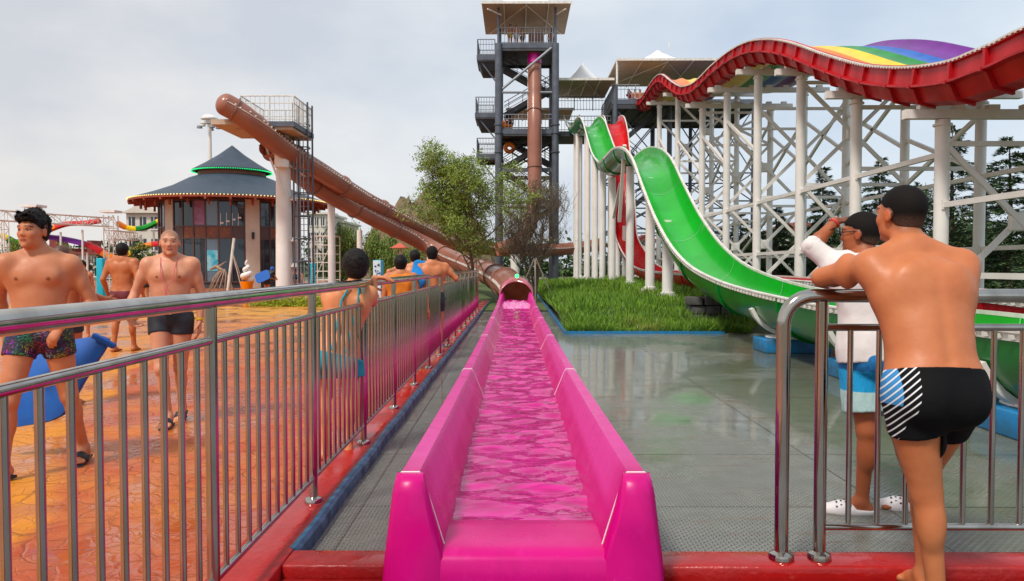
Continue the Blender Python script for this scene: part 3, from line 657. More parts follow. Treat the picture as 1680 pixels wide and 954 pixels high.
vt = thing('tube_slide', at(877, 300, 57), 'brown vertical tube slide dropping down the front of the tall grey tower', 'tube slide')
PV = [at(877, 76, 59.2), at(877, 78, 59.2), at(877, 110, 59), at(877, 160, 58.3), at(877, 205, 57.55), at(877, 250, 57.3), at(877, 300, 57), at(874, 350, 56.5), at(862, 385, 55.6), at(838, 404, 54.6), at(812, 410, 54.2)]
tube_slide(PV[1:], vt, 4.2, r=.5)
b = MB(); b.tube([at(877, 92, 59.1), at(877, 106, 59.0)], .53, 24, caps=False); b.build('magenta_collar', M['magenta_tube'], vt)
# pillars under the tubes
def sup(px, Yb, ztop, r, lab, nm='support_pillar', r2=None):
    x_ = at(px, 400, Yb).x; t = thing(nm, (x_, Yb, 0), lab, 'pillar', 'white pillars under the brown tubes'); b = MB(); b.tube([(x_, Yb, -.05), (x_, Yb, ztop * .5), (x_, Yb, ztop)], [r, (r + (r2 or r)) / 2, r2 or r], 20); b.build('shaft', M['white_paint'], t)
    b = MB(); b.lathe([(r + .002, .04), (r + .15, .035), (r + .15, 0)], (x_, Yb, 0), 20); b.build('base_plate', M['white_paint'], t); return t, x_
def zat(py_, Y): return at(840, py_, Y).z
t, x_ = sup(466, 35.6, zat(272, 35.6), .40, 'thick white pillar under the high end of the brown tubes', r2=.33)
for k, yp in enumerate((270, 328, 395, 437)):
    b = MB(); b.bbox((x_ + .35, 35.45, zat(yp, 35.6) - .04), (x_ + .62, 35.75, zat(yp, 35.6) + .04)); b.lathe([(.03, .16), (.11, .14), (.13, .05), (.13, .04)], (x_ + .5, 35.6, zat(yp, 35.6)), 10); b.build('floodlight', M['white_paint'], t)
b = MB(); b.bar(at(430, 225, 35), at(465, 318, 35.2), .09, .09); b.build('prop', M['white_paint'], t)
sup(544, 40.6, zat(325, 40.6), .195, 'slim white pillar standing between the thick pillar and the willow')
sup(590, 44.5, zat(378, 44.5), .16, 'short white pillar in front of the willow')
sup(707, 44.4, zat(412, 44.4), .24, 'stubby white pillar behind the man with the blue towel')
sup(845, 47.5, zat(418, 48), .28, 'white pillar between the trunks of the two middle trees')

# ------------------------------------------------------------ left platform with caged ladder
pf = thing('start_platform', at(430, 200, 33.5), 'grey start platform with white railings at the top of the brown tubes', 'platform')
zf_ = zat(201, 33.5); xa, xb = at(362, 200, 33.5).x, at(486, 200, 33.5).x
b = MB(); b.bbox((at(393, 200, 34).x, 33.2, zf_ - .22), (xb, 36.4, zf_)); b.build('deck', M['grey_steel'], pf)
b = MB(); b.bbox((xa, 32.4, zf_ - .28), (xa + 1.4, 36, zf_ - .06)); b.build('side_deck', M['canopy'], pf)
b = MB(); b.bbox((at(393, 200, 34).x + .1, 33.3, zf_ - .34), (xb - .1, 36.3, zf_ - .222)); b.build('beam_grid', M['canopy'], pf)
b = MB(); b.tube([(at(462, 200, 35).x, 35, zat(275, 35)), (at(462, 200, 35).x, 35, zf_ - .34)], .33, 18); b.build('column', M['white_paint'], pf)
zr_ = zat(157, 33.3)
def railing(pts, z0, z1, parent, mat, sp=.22, r=.022):
    b = MB()
    for i in range(len(pts) - 1):
        a, c = Vector((*pts[i], 0)), Vector((*pts[i + 1], 0)); n = max(1, int((c - a).length / sp))
        for zz, q in ((z1, 1.5), (z0 + .12, 1), ((z0 + z1) / 2 + .25, 1)): b.tube([a + Vector((0, 0, zz)), c + Vector((0, 0, zz))], r * q, 6)
        for k in range(n + 1):
            p = a.lerp(c, k / n); b.tube([(p.x, p.y, z0), (p.x, p.y, z1)], r * (1.8 if k % 6 == 0 else .7), 5)
    return b.build('railing', mat, parent)
xl = at(395, 200, 33.3).x; railing([(xl, 33.3), (xb - .05, 33.3), (xb - .05, 36.3), (xl, 36.3), (xl, 33.3)], zf_, zr_, pf, M['white_trim'], .2, .02)
lx = at(494, 200, 35.5).x
cg = thing('caged_ladder', (lx, 35.5, 0), 'tall blue grey caged ladder tower behind the thick white pillar', 'ladder')
for dx, dy in ((-.28, -.3), (.38, -.3), (.38, .5), (-.28, .5)):
    b = MB(); b.tube([(lx + dx, 35.5 + dy, 0), (lx + dx, 35.5 + dy, zat(170, 35.5))], .045, 8); b.build('upright', M['grey_steel'], cg)
for dx in (-.1, .05, .2):
    b = MB(); b.tube([(lx + dx, 35.1, .6), (lx + dx, 35.1, zat(170, 35.5))], .022, 6); b.build('cage_bar', M['grey_rail'], cg)
z_ = .6
while z_ < zat(172, 35.5):
    b = MB(); b.tube([(lx + .05 + .36 * math.cos(a), 35.45 + .42 * math.sin(a), z_) for a in np.linspace(0, 2 * math.pi, 17)[:-1]], .028, 6, closed=True); b.build('hoop', M['grey_steel'], cg); z_ += 1.05
b = MB()
for k in range(29): b.tube([(lx - .22, 35.8, .3 + k * .28), (lx + .3, 35.8, .3 + k * .28)], .015, 5)
b.build('rungs', M['grey_rail'], cg)['kind'] = 'stuff'

# ------------------------------------------------------------ the tall slide tower
tw = thing('slide_tower', (at(865, 400, 60).x, 60, 0), 'tall grey steel slide tower with stairs, platforms and a flat canopy', 'tower')
Yn, Yf = 58.2, 63.4; xL, xR = at(818, 300, Yn).x, at(911, 300, Yn).x; zT = zat(72, Yn)
for x_, y_, z1 in ((xL, Yn, zat(8, Yn)), (xR, Yn, zat(8, Yn)), (xL, Yf, zat(20, Yf)), (xR, Yf, zat(20, Yf))):
    b = MB(); b.tube([(x_, y_, 0), (x_, y_, zT)], .27, 16); b.tube([(x_, y_, zT), (x_, y_, z1)], .10, 10); o = b.build('column', M['grey_steel'], tw)
    for zz in (zat(210, Yn) - .4, zat(250, Yn), zat(330, Yn), zat(205, Yn)):
        b = MB(); b.lathe([(.27, -.05), (.34, -.05), (.34, .05), (.27, .05)], (x_, y_, zz), 16); b.build('flange', M['grey_steel'], o)
def deckbox(x0, x1, y0, y1, z, th=.3, name='platform'):
    b = MB(); b.bbox((x0, y0, z - th), (x1, y1, z)); b.bbox((x0, y0, z - th - .18), (x1, y0 + .15, z - th)); b.bbox((x0, y1 - .15, z - th - .18), (x1, y1, z - th))
    n = max(2, int((x1 - x0) / 1.2))
    for k in range(n + 1): 
        xx = x0 + (x1 - x0 - .12) * k / n; b.bbox((xx, y0 + .16, z - th - .16), (xx + .1, y1 - .16, z - th - .002))
    o = b.build(name, M['dark_under'], tw)
    b = MB(); b.bbox((x0 - .02, y0 - .03, z - .32), (x1 + .02, y0 - .002, z + .05)); b.build('edge_beam', M['grey_steel'], o); return o
deckbox(xL, xR, Yn, Yf, zT, .35); railing([(xL, Yf), (xL, Yn + .05), (xR, Yn + .05), (xR, Yf)], zT, zT + 1.2, tw, M['grey_rail'], .22, .025)
zM = zat(213, Yn); deckbox(xL, xR + .2, Yn, Yf, zM, .3); railing([(xL, Yn + .05), (xR, Yn + .05)], zM, zM + 1.15, tw, M['grey_rail'], .24, .025); railing([(xL, Yf), (xR, Yf)], zM, zM + 1.1, tw, M['grey_rail'], .24, .025)
zl = zat(276, Yn); b = MB(); b.bbox((xL, Yn - .1, zl - .3), (xR, Yn + .1, zl)); b.build('beam', M['grey_steel'], tw)
b = MB(); b.bbox((xL, Yf - .1, zl - .3), (xR, Yf + .1, zl)); b.build('beam', M['grey_steel'], tw)
for yp in (330, 400):
    zz = zat(yp, Yn)
    for y_ in (Yn, Yf): b = MB(); b.bbox((xL, y_ - .09, zz - .22), (xR, y_ + .09, zz)); b.build('beam', M['grey_steel'], tw)
    for x_ in (xL, xR): b = MB(); b.bbox((x_ - .09, Yn, zz - .22), (x_ + .09, Yf, zz)); b.build('beam', M['grey_steel'], tw)
b = MB(); b.tube([(xL, Yn, zat(152, Yn)), (xR, Yn, zat(152, Yn))], .09, 8); b.build('tie', M['grey_rail'], tw)
b = MB(); b.tube([(xL + .3, Yn, zat(146, Yn)), (xR - .3, Yn, zat(79, Yn))], .1, 8); b.build('diagonal_brace', M['grey_rail'], tw)
for (z0_, z1_) in ((.3, zat(400, Yn)), (zat(400, Yn), zat(330, Yn)), (zat(330, Yn), zl), (zl, zM - .4)):
    for y_ in (Yf,):
        b = MB(); b.tube([(xL, y_, z0_), (xR, y_, z1_)], .07, 6); b.build('diagonal_brace', M['grey_steel'], tw); b = MB(); b.tube([(xR, y_ + .1, z0_), (xL, y_ + .1, z1_)], .07, 6); b.build('diagonal_brace', M['grey_steel'], tw)
for x_ in (xL, xR):
    for (z0_, z1_) in ((.3, zat(330, Yn)), (zat(330, Yn), zl), (zM, zat(140, Yn)), (zat(140, Yn), zT - .4)):
        b = MB(); b.tube([(x_, Yn, z0_), (x_, Yf, z1_)], .07, 6); b.build('diagonal_brace', M['grey_steel'], tw)
# stairs
def flight(p0, p1, wd, par, n=None):
    p0 = Vector(p0); p1 = Vector(p1); b = MB(); n = n or int(abs(p1.z - p0.z) / .19)
    for s in (-1, 1):
        off = Vector((0, s * wd / 2, 0)); b.bar(p0 + off, p1 + off, .06, .34)
        b.tube([p0 + off + Vector((0, 0, 1.0)), p1 + off + Vector((0, 0, 1.0))], .03, 6); b.tube([p0 + off + Vector((0, 0, .6)), p1 + off + Vector((0, 0, .6))], .02, 6)
        for k in range(0, n + 1, 3): q = p0.lerp(p1, k / n) + off; b.tube([q, q + Vector((0, 0, 1.0))], .022, 5)
    for k in range(n): q = p0.lerp(p1, (k + .5) / n); b.box(q, (.30, wd - .08, .05))
    b.bar(p0 - Vector((0, 0, .12)), p1 - Vector((0, 0, .12)), wd - .1, .03)
    return b.build('stair_flight', M['dark_under'], par)
sy = Yn + 1.6
flight((xL + .3, sy + 1.6, zat(96, Yn)), (xR - .3, sy + 1.6, zat(140, Yn)), 1.3, tw); flight((xR - .3, sy + .1, zat(140, Yn)), (xL + .4, sy + .1, zat(185, Yn)), 1.3, tw)
flight((xL + .3, sy + 1.6, zat(218, Yn)), (xR - .3, sy + 1.6, zat(262, Yn)), 1.3, tw); flight((xR - .3, sy + .1, zat(225, Yn)), (xL + .4, sy + .1, zat(272, Yn)), 1.3, tw); flight((xL + .3, sy + 1.6, zat(272, Yn)), (xR - .3, sy + 1.6, zat(330, Yn)), 1.3, tw)
flight((xR - .3, sy + .1, zat(340, Yn)), (xL + .4, sy + .1, zat(400, Yn)), 1.3, tw)
for k, (yp, xp) in enumerate(((94, 783), (188, 780), (255, 782))):
    z = zat(yp, Yn + 1); x0 = at(xp, 200, Yn + 1).x; o = deckbox(x0, xL - .27, Yn + .6, Yn + 3.6, z, .25, 'landing')
    railing([(xL - .3, Yn + .65), (x0 + .05, Yn + .65), (x0 + .05, Yn + 3.55), (xL - .3, Yn + 3.55)], z, z + 1.25, tw, M['grey_rail'], .2, .025)
    b = MB(); b.bar((x0 + .3, Yn + .8, z - .4), (xL - .1, Yn + .8, z - 2.1), .1, .1); b.build('landing_brace', M['grey_steel'], tw)
    b = MB(); V = [(x0, Yn + .62, z - .26), (xL - .27, Yn + .62, z - .26), (xL - .27, Yn + 3.58, z - .26), (x0, Yn + 3.58, z - .26), (x0 + .35, Yn + 1.0, z - 1.0), (xL - .27, Yn + 1.0, z - 1.0), (xL - .27, Yn + 3.5, z - 1.0), (x0 + .35, Yn + 3.5, z - 1.0)]
    if k < 2: b.add(V, [(0, 1, 5, 4), (1, 2, 6, 5), (2, 3, 7, 6), (3, 0, 4, 7), (4, 5, 6, 7)]); b.build('stair_soffit', M['dark_under'], tw)
# canopies: flat fabric trays with a tent peak
def canopy(parent, xa_, xb_, ya, yb, z, peak, name='canopy', th=.12):
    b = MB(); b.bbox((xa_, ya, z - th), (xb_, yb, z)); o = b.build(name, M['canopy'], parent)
    b = MB(); n = 14; V = []
    for j in range(n + 1):
        for i in range(n + 1):
            u, v = i / n * 2 - 1, j / n * 2 - 1; r = max(abs(u), abs(v)); h = peak * (1 - min(1, math.hypot(u, v) * .9 + .1 * r)) ** 1.45 * 1.15
            V.append((xa_ + (xb_ - xa_) * i / n, ya + (yb - ya) * j / n, z + .01 + max(0, h)))
    b.add(V, [(j * (n + 1) + i, j * (n + 1) + i + 1, (j + 1) * (n + 1) + i + 1, (j + 1) * (n + 1) + i) for j in range(n) for i in range(n)]); b.build('canopy_top', M['canopy_top'], o, smooth=True)
    b = MB(); b.bbox((xa_ - .05, ya - .06, z - .16), (xb_ + .05, ya - .002, z + .03)); b.build('edge_rail', M['white_trim'], o)
    for k in range(1, 4):
        xx = xa_ + (xb_ - xa_) * k / 4; b = MB(); b.tube([(xx, ya + .1, z - th - .06), (xx, yb - .1, z - th - .06)], .05, 6); b.build('rafter', M['white_trim'], o)
    b = MB(); b.tube([(xa_ + .3, yb - .3, z - .2), ((xa_ + xb_) / 2, ya + .2, z - .2), (xb_ - .3, yb - .3, z - .2)], .045, 6); b.build('rafter_brace', M['white_trim'], o)
    return o
Yc = 57.2; canopy(tw, at(790, 2, Yc).x, at(937, 2, Yc).x, Yc, Yc * (438. - 3) / (438 - 54), zat(3, Yc), 3.2)
b = MB(); b.tube([at(800, 15, Yc), at(822, 25, Yn)], .06, 6); b.tube([at(928, 15, Yc), at(912, 25, Yn)], .06, 6); b.build('canopy_strut', M['white_trim'], tw)
b = MB(); b.tube([(at(880, 50, 60).x, 60.2, zT), (at(880, 50, 60).x, 60.2, zT + 1.35)], .62, 20); b.build('start_tub', M['tube_flange'], tw)
z = zat(163, 61); canopy(tw, at(830, 163, 61).x, at(946, 163, 61).x, 64.5, 69, z, .3)
# ------------------------------------------------------------ second tower with two canopies behind the slides
t2 = thing('start_tower', (8, 62, 0), 'wide grey steel start tower with two white tented canopies behind the slides', 'tower')
Y2 = 60.0; canopy(t2, at(917, 130, Y2).x, at(1007, 130, Y2).x, Y2, 66.5, zat(129, Y2), 1.8)
Y3 = 62.0; zc3 = zat(97, Y3); canopy(t2, at(1012, 97, Y3).x, at(1180, 97, Y3).x, Y3, 71, zc3, 1.7)
b = MB(); b.tube([at(1098, 82, 66.5), at(1098, 70, 66.5)], .05, 6); b.build('finial', M['white_trim'], t2)
xs2 = [at(1010, 300, Y2).x, at(1100, 300, Y2).x, at(1150, 300, Y2 + 4).x, at(1203, 300, Y2 + 6).x]
b = MB(); b.tube([(at(1013, 100, Y3).x, Y3 + .2, zc3 - .1), (at(1013, 100, Y3).x, Y3 + .2, 12)], .09, 8); b.build('mast', M['white_trim'], t2)
zp = zat(176, Y2 + 3)
for x_ in xs2:
    for y_ in (Y2 + .5, Y2 + 8):
        b = MB(); b.tube([(x_, y_, 0), (x_, y_, zp if x_ > 8 else zat(137, Y2))], .2 if x_ < 12.5 else .16, 12); b.build('column', M['grey_steel'], t2)
o = deckbox(at(1005, 176, Y2).x, xs2[-1] + .3, Y2 + .4, Y2 + 9, zp, .5); o.parent = t2; o.location = Vector(tw.location) - Vector(t2.location)
o.location = Vector(tw['_o']) - Vector(t2['_o'])
def rl2(pts, z0): r_ = railing(pts, z0, z0 + 1.2, t2, M['grey_rail'], .25, .025)
rl2([(at(1008, 176, Y2).x, Y2 + 9), (at(1008, 176, Y2).x, Y2 + .45), (at(1050, 176, Y2).x, Y2 + .45)], zp)
zb2 = zat(212, Y2); 
b = MB(); b.bbox((at(917, 200, Y2).x, Y2 + 1, zb2 - .4), (at(1005, 200, Y2).x, Y2 + 5, zb2)); b.build('bridge', M['dark_under'], t2); rl2([(at(917, 200, Y2).x, Y2 + 1.05), (at(1005, 200, Y2).x, Y2 + 1.05)], zb2 + .0)
zb3 = zat(182, Y2 + 5); rl2([(at(917, 200, Y2).x, Y2 + 5.05), (at(1005, 200, Y2).x, Y2 + 5.05)], zb3)
levels = [0, 2.2, 4.4, 6.6, 8.8, zp - .6]
for a in range(5):
    for i in range(3):
        for y_ in (Y2 + .5, Y2 + 8):
            xa_, xb_ = xs2[i], xs2[i + 1]
            b = MB(); b.tube([(xa_, y_, levels[a + 1]), (xb_, y_, levels[a + 1])], .06, 6); b.build('tie', M['grey_steel'], t2)
            if i != 1 or y_ < Y2 + 2:
                b = MB(); b.tube([(xa_, y_, levels[a]), (xb_, y_, levels[a + 1])], .05, 6); b.build('diagonal_brace', M['grey_steel'], t2)
                b = MB(); b.tube([(xb_, y_ + .1, levels[a]), (xa_, y_ + .1, levels[a + 1])], .05, 6); b.build('diagonal_brace', M['grey_steel'], t2)
for k in range(3): 
    z0_ = zp - .3 - k * 3.0; a_ = (xs2[0] + .4, Y2 + 2, z0_ - 3.0 if k % 2 == 0 else z0_); c_ = (xs2[1] - .3, Y2 + 2, z0_ if k % 2 == 0 else z0_ - 3.0)
    o = flight(a_, c_, 1.3, t2)
# ------------------------------------------------------------ vegetation helpers
def leafmat(name, c1, c2, rough=.6):
    m = newmat(name); g = G(m); ob = g.n('NewGeometry').outputs['Random Per Island']
    n_ = g.noise(g.pos(), 1.4, 3)
    g.out('Base Color', g.mix(g.rng(g.math('ADD', g.math('MULTIPLY', ob, .6), g.math('MULTIPLY', n_, .6)), .25, .85), (*c1, 1), (*c2, 1))); g.out('Roughness', g.math('ADD', ob, .25))
    g.b.inputs['Roughness'].default_value = rough
    return m
def quads(P, D, U, ln, wd, name, mat, parent, org=None, fold=True):
    # leaf shaped quads: P bases, D directions, U side vectors
    P = np.asarray(P, np.float32); D = np.asarray(D, np.float32); U = np.asarray(U, np.float32); ln = np.asarray(ln)[:, None]; wd = np.asarray(wd)[:, None]
    D /= np.linalg.norm(D, axis=1, keepdims=True) + 1e-9; S = np.cross(D, U); S /= np.linalg.norm(S, axis=1, keepdims=True) + 1e-9
    V = np.stack([P, P + D * ln * .5 + S * wd * .5, P + D * ln, P + D * ln * .5 - S * wd * .5], 1).reshape(-1, 3); n = len(P)
    o_ = org if org is not None else (parent['_o'] if parent is not None else (0, 0, 0)); V = V - np.array(o_, np.float32)
    me = bpy.data.meshes.new(name); me.vertices.add(4 * n); me.vertices.foreach_set('co', V.ravel()); me.loops.add(4 * n); me.loops.foreach_set('vertex_index', np.arange(4 * n, dtype=np.int32))
    me.polygons.add(n); me.polygons.foreach_set('loop_start', np.arange(0, 4 * n, 4, dtype=np.int32)); me.update(); me.validate()
    me.materials.append(mat); o = bpy.data.objects.new(name, me); col.objects.link(o)
    if parent is not None: o.parent = parent
    else: o.location = o_
    o['_o'] = tuple(o_); return o
def branches(rs, base, h, spread, levels, n0, up_, r0, wob=.15, first=.25, droop=0.):
    tubes = []; tips = []
    def grow(p, d, l, r, lv):
        n = 4; pts = [p]; q = Vector(p); dd = Vector(d)
        for i in range(n):
            dd = (dd + Vector(rs.normal(0, wob, 3)) + Vector((0, 0, (up_ if lv else .1) * .3 - droop * lv * .1))).normalized(); q = q + dd * l / n; pts.append(q.copy())
        tubes.append((pts, [max(r * (1 - .7 * i / n), .004) for i in range(n + 1)]))
        if lv >= levels: tips.append((pts, dd)); return
        k = n0[lv]
        for j in range(k):
            f_ = first + (1 - first) * (j + rs.rand()) / k; i0 = min(int(f_ * n), n - 1); s_ = pts[i0].lerp(pts[i0 + 1], f_ * n - i0)
            a = rs.rand() * 6.283; sdv = Vector((math.cos(a), math.sin(a), 0)); nd = (dd * (1 - spread) + sdv * spread + Vector((0, 0, up_))).normalized()
            grow(s_, nd, l * rs.uniform(.5, .72) * (1.05 - .35 * f_), r * .5 * (1.1 - .5 * f_), lv + 1)
        tips.append((pts[2:], dd))
    grow(Vector(base), Vector((0, 0, 1)), h, r0, 0)
    return tubes, tips
def tree(name, base, h, label, lm, nleaf, lsz, seed, spread=.62, n0=(9, 6, 5), levels=3, up_=.35, r0=.09, cat='tree', group=None, trunkf=.55, scat=.18, droop=0., multi=1, lw=.45):
    rs = np.random.RandomState(seed); t = thing(name, tuple(base), label, cat, group)
    tb = MB(); tips = []
    for q in range(multi):
        bb = Vector(base) + Vector((rs.normal(0, .05), rs.normal(0, .05), 0)) * (multi > 1)
        tu, ti = branches(rs, bb, h * trunkf * (rs.uniform(.85, 1.1) if multi > 1 else 1), spread, levels, n0, up_, r0 / math.sqrt(multi), droop=droop, first=.22 if multi == 1 else .1); tips += ti
        for pts, rr_ in tu: tb.tube(pts, rr_, 5 if rr_[0] < .02 else 8, caps=False)
    tb.build('trunk', M['bark'], t, smooth=True)
    P, D, U = [], [], []
    seg = [(pts, dd) for pts, dd in tips]
    nc = max(60, nleaf // 26); cl_ = []
    for _ in range(nc):
        pts, dd = seg[rs.randint(len(seg))]; i = rs.randint(len(pts) - 1); cl_.append((pts[i].lerp(pts[i + 1], rs.rand()) + Vector(rs.normal(0, scat, 3) * h * .05), dd, rs.uniform(.5, 1.3)))
    for _ in range(nleaf):
        p, dd, cs_ = cl_[rs.randint(nc)]; o = rs.normal(0, 1, 3) * [1, 1, .6] * h * .021 * cs_
        P.append(np.array(p) + o); D.append(rs.normal(0, 1, 3) + np.array(dd) * .6 + np.array([0, 0, -.35])); U.append(rs.normal(0, 1, 3))
    quads(P, D, U, rs.uniform(.6, 1.3, nleaf) * lsz, rs.uniform(.6, 1.2, nleaf) * lsz * lw, 'crown', lm, t)
    return t
def bush(name, c, rx_, ry_, rz_, label, lm, nleaf, lsz, seed, cat='shrub', group=None, kind=None, lump=5, inner=True):
    rs = np.random.RandomState(seed); t = thing(name, tuple(c), label, cat, group) if kind is None else None
    C = np.array(c, float); cs = [(C + np.array([rs.uniform(-.65, .65) * rx_, rs.uniform(-.6, .6) * ry_, rs.uniform(-.1, .55) * rz_]), rs.uniform(.35, .6)) for _ in range(lump)]
    P, D, U = [], [], []
    for _ in range(nleaf):
        cc, s_ = cs[rs.randint(len(cs))]; d = rs.normal(0, 1, 3); d /= np.linalg.norm(d); r = rs.uniform(.55, 1.05)
        p = cc + d * r * s_ * np.array([rx_, ry_, rz_]) + rs.normal(0, lsz * .5, 3)
        if p[2] < C[2] + .02: p[2] = C[2] + rs.uniform(0, rz_ * .3)
        P.append(p); D.append(d + rs.normal(0, .7, 3)); U.append(rs.normal(0, 1, 3))
    o = quads(P, D, U, rs.uniform(.6, 1.3, nleaf) * lsz, rs.uniform(.5, 1., nleaf) * lsz * .6, 'foliage' if kind is None else name, lm, t, org=tuple(c))
    if t is not None:
        b = MB()
        for _ in range(6): b.tube([c, (c[0] + rs.uniform(-.5, .5) * rx_, c[1] + rs.uniform(-.5, .5) * ry_, c[2] + rz_ * .8)], [.03, .008], 5)
        b.build('stem', M['bark'], t)
    else: tag(o, kind=kind)
    return o
M['leaf_light'] = leafmat('light_green_leaves', (.11, .18, .025), (.26, .36, .06))
M['leaf_brown'] = leafmat('olive_brown_leaves', (.17, .13, .06), (.25, .23, .09))
M['leaf_conifer'] = leafmat('conifer_needles', (.04, .085, .035), (.10, .16, .065))
M['leaf_willow'] = leafmat('willow_leaves', (.09, .16, .02), (.19, .28, .05))
M['leaf_yellow'] = leafmat('yellow_green_leaves', (.22, .30, .01), (.42, .48, .03))
M['leaf_dark'] = leafmat('dark_hedge_leaves', (.03, .07, .02), (.08, .14, .04))
# ------------------------------------------------------------ grass mound
M['soil'] = pm('grassy_soil', (.035, .07, .015), (.05, .06, .02), 6, rough=.9)
b = MB(); xs = np.linspace(1.06, 9.6, 60); ys = np.linspace(15.95, 60, 110)
b.add([(x_, y_, .01 + gz(x_, y_)) for y_ in ys for x_ in xs], [(j * 60 + i, j * 60 + i + 1, (j + 1) * 60 + i + 1, (j + 1) * 60 + i) for j in range(109) for i in range(59)])
tag(b.build('grass_mound', M['soil'], smooth=True), kind='structure')
b = MB(); b.bbox((1.02, 15.86, 0), (4.35, 15.945, .055)); b.bbox((1.0, 15.94, 0), (1.055, 60, .055)); tag(b.build('grass_edging', M['blue_paint']), kind='structure')
rs = np.random.RandomState(5); n = 85000
u = rs.rand(n); yy = 15.97 + (46 - 15.97) * u ** 2.0; xx = rs.uniform(1.06, 9.4, n); keep = (xx < 4.9 + (yy - 16) * .45); xx, yy = xx[keep], yy[keep]
zz = np.array([gz(a, c) for a, c in zip(xx, yy)]); n = len(xx)
clump = (np.sin(xx * 5.1 + np.sin(yy * 3)) + np.sin(yy * 4.3 + xx * 2) + 2) / 4
D = np.stack([rs.normal(.1, .5, n), rs.normal(-.1, .5, n), np.ones(n)], 1)
M['grass'] = leafmat('grass_blades', (.04, .13, .008), (.20, .36, .025))
_g = G(M['grass']); _b = _g.b.inputs['Base Color'].links[0].from_socket; _g.out('Base Color', _g.mix(_g.rng(_g.noise(_g.pos(), .9, 5, .6), .55, .72, 0, .6), _b, (.30, .26, .07, 1)))
o = quads(np.stack([xx, yy, zz], 1), D, rs.normal(0, 1, (n, 3)), (.12 + .20 * clump) * rs.uniform(.6, 1.3, n) * (1 + (yy - 16) * .02), (.012 + .0011 * (yy - 16)) * rs.uniform(.8, 1.5, n), 'grass', M['grass'], None, org=(1.06, 16, 0))
tag(o, kind='stuff')
# far gardens: low green in the distance instead of bare ground
M['lawn'] = pm('far_lawn', (.05, .10, .02), (.10, .13, .04), .6, rough=.9)
sheet('lawn', -3.2, 1.0, 24, 70, .02, M['lawn']); sheet('back_lawn', 9.6, 60, 20, 90, .02, M['lawn'])

# ------------------------------------------------------------ middle trees
tb1 = at(781, 462, 30); tb1.z = 0
tree('leafy_tree', tb1, 6.2, 'light green feathery tree behind the far end of the long railing', M['leaf_light'], 30000, .12, 11, spread=.80, n0=(12, 8, 5), up_=.36, r0=.085, trunkf=.74, scat=.42, lw=.3)
tb2 = at(877, 462, 31.5); tb2.z = gz(tb2.x, 31.5) if tb2.x > 1.06 else 0
tree('sparse_tree', (tb2.x, 31.5, .1), 5.6, 'sparse brownish tree of many bare twigs just right of the tube mouth', M['leaf_brown'], 4200, .085, 23, spread=.68, n0=(8, 6, 6, 3), levels=4, up_=.42, r0=.11, trunkf=.60, scat=.40, multi=4, lw=.35)
for k, (x0, nm) in enumerate(((tb1.x, 'three pale stakes propping the light green tree'), (tb2.x, 'three pale stakes propping the sparse brownish tree'))):
    t = thing('tree_stakes', (x0, 30, 0), nm, 'tree stake')
    for a in (0.5, 2.6, 4.7):
        b = MB(); b.tube([(x0 + .9 * math.cos(a), 30.6 + .9 * math.sin(a), 0), (x0 + .05 * math.cos(a), 30.6, 1.7)], .03, 6); b.build('stake', M['canopy'], t)
for i, (px, Y, h, s) in enumerate(((655, 66, 5.0, 3),)): 
    tree('small_tree', at(px, 465, Y).xy.to_3d(), h, 'small pale tree rising behind the upper brown tube', M['leaf_light'], 2600, .2, 31, r0=.07, scat=.3)
# willow row
for i, (px, h, lab) in enumerate(((585, 5.2, 'drooping willow between the white pillars under the lower tube'), (628, 4.4, 'rounded willow just behind the short white pillar'), (560, 3.8, 'small willow near the white scaffold'), (668, 3.6, 'low willow beside the red stall roof'))):
    p = at(px, 465, 58); rs = np.random.RandomState(60 + i); t = thing('willow_tree', (p.x, 58, 0), lab, 'tree', 'willows beyond the plaza')
    tu, ti = branches(rs, (p.x, 58, 0), h * .62, .6, 2, (10, 7), .5, .14); tb = MB()
    for pts, rr_ in tu: tb.tube(pts, rr_, 5, caps=False)
    tb.build('trunk', M['bark'], t); P, D, U = [], [], []
    for _ in range(420):
        pts, dd = ti[rs.randint(len(ti))]; p0 = np.array(pts[-1]) + rs.normal(0, .3, 3) * [1.3, 1.3, .8]; L_ = rs.uniform(.8, 2.6); n_ = 14
        for k in range(n_):
            f_ = k / n_; P.append(p0 + [rs.normal(0, .04), rs.normal(0, .04), -L_ * f_]); D.append([rs.normal(0, .5), rs.normal(0, .5), -1]); U.append(rs.normal(0, 1, 3))
    n_ = len(P); quads(P, D, U, rs.uniform(.15, .3, n_), rs.uniform(.05, .09, n_), 'crown', M['leaf_willow'], t)
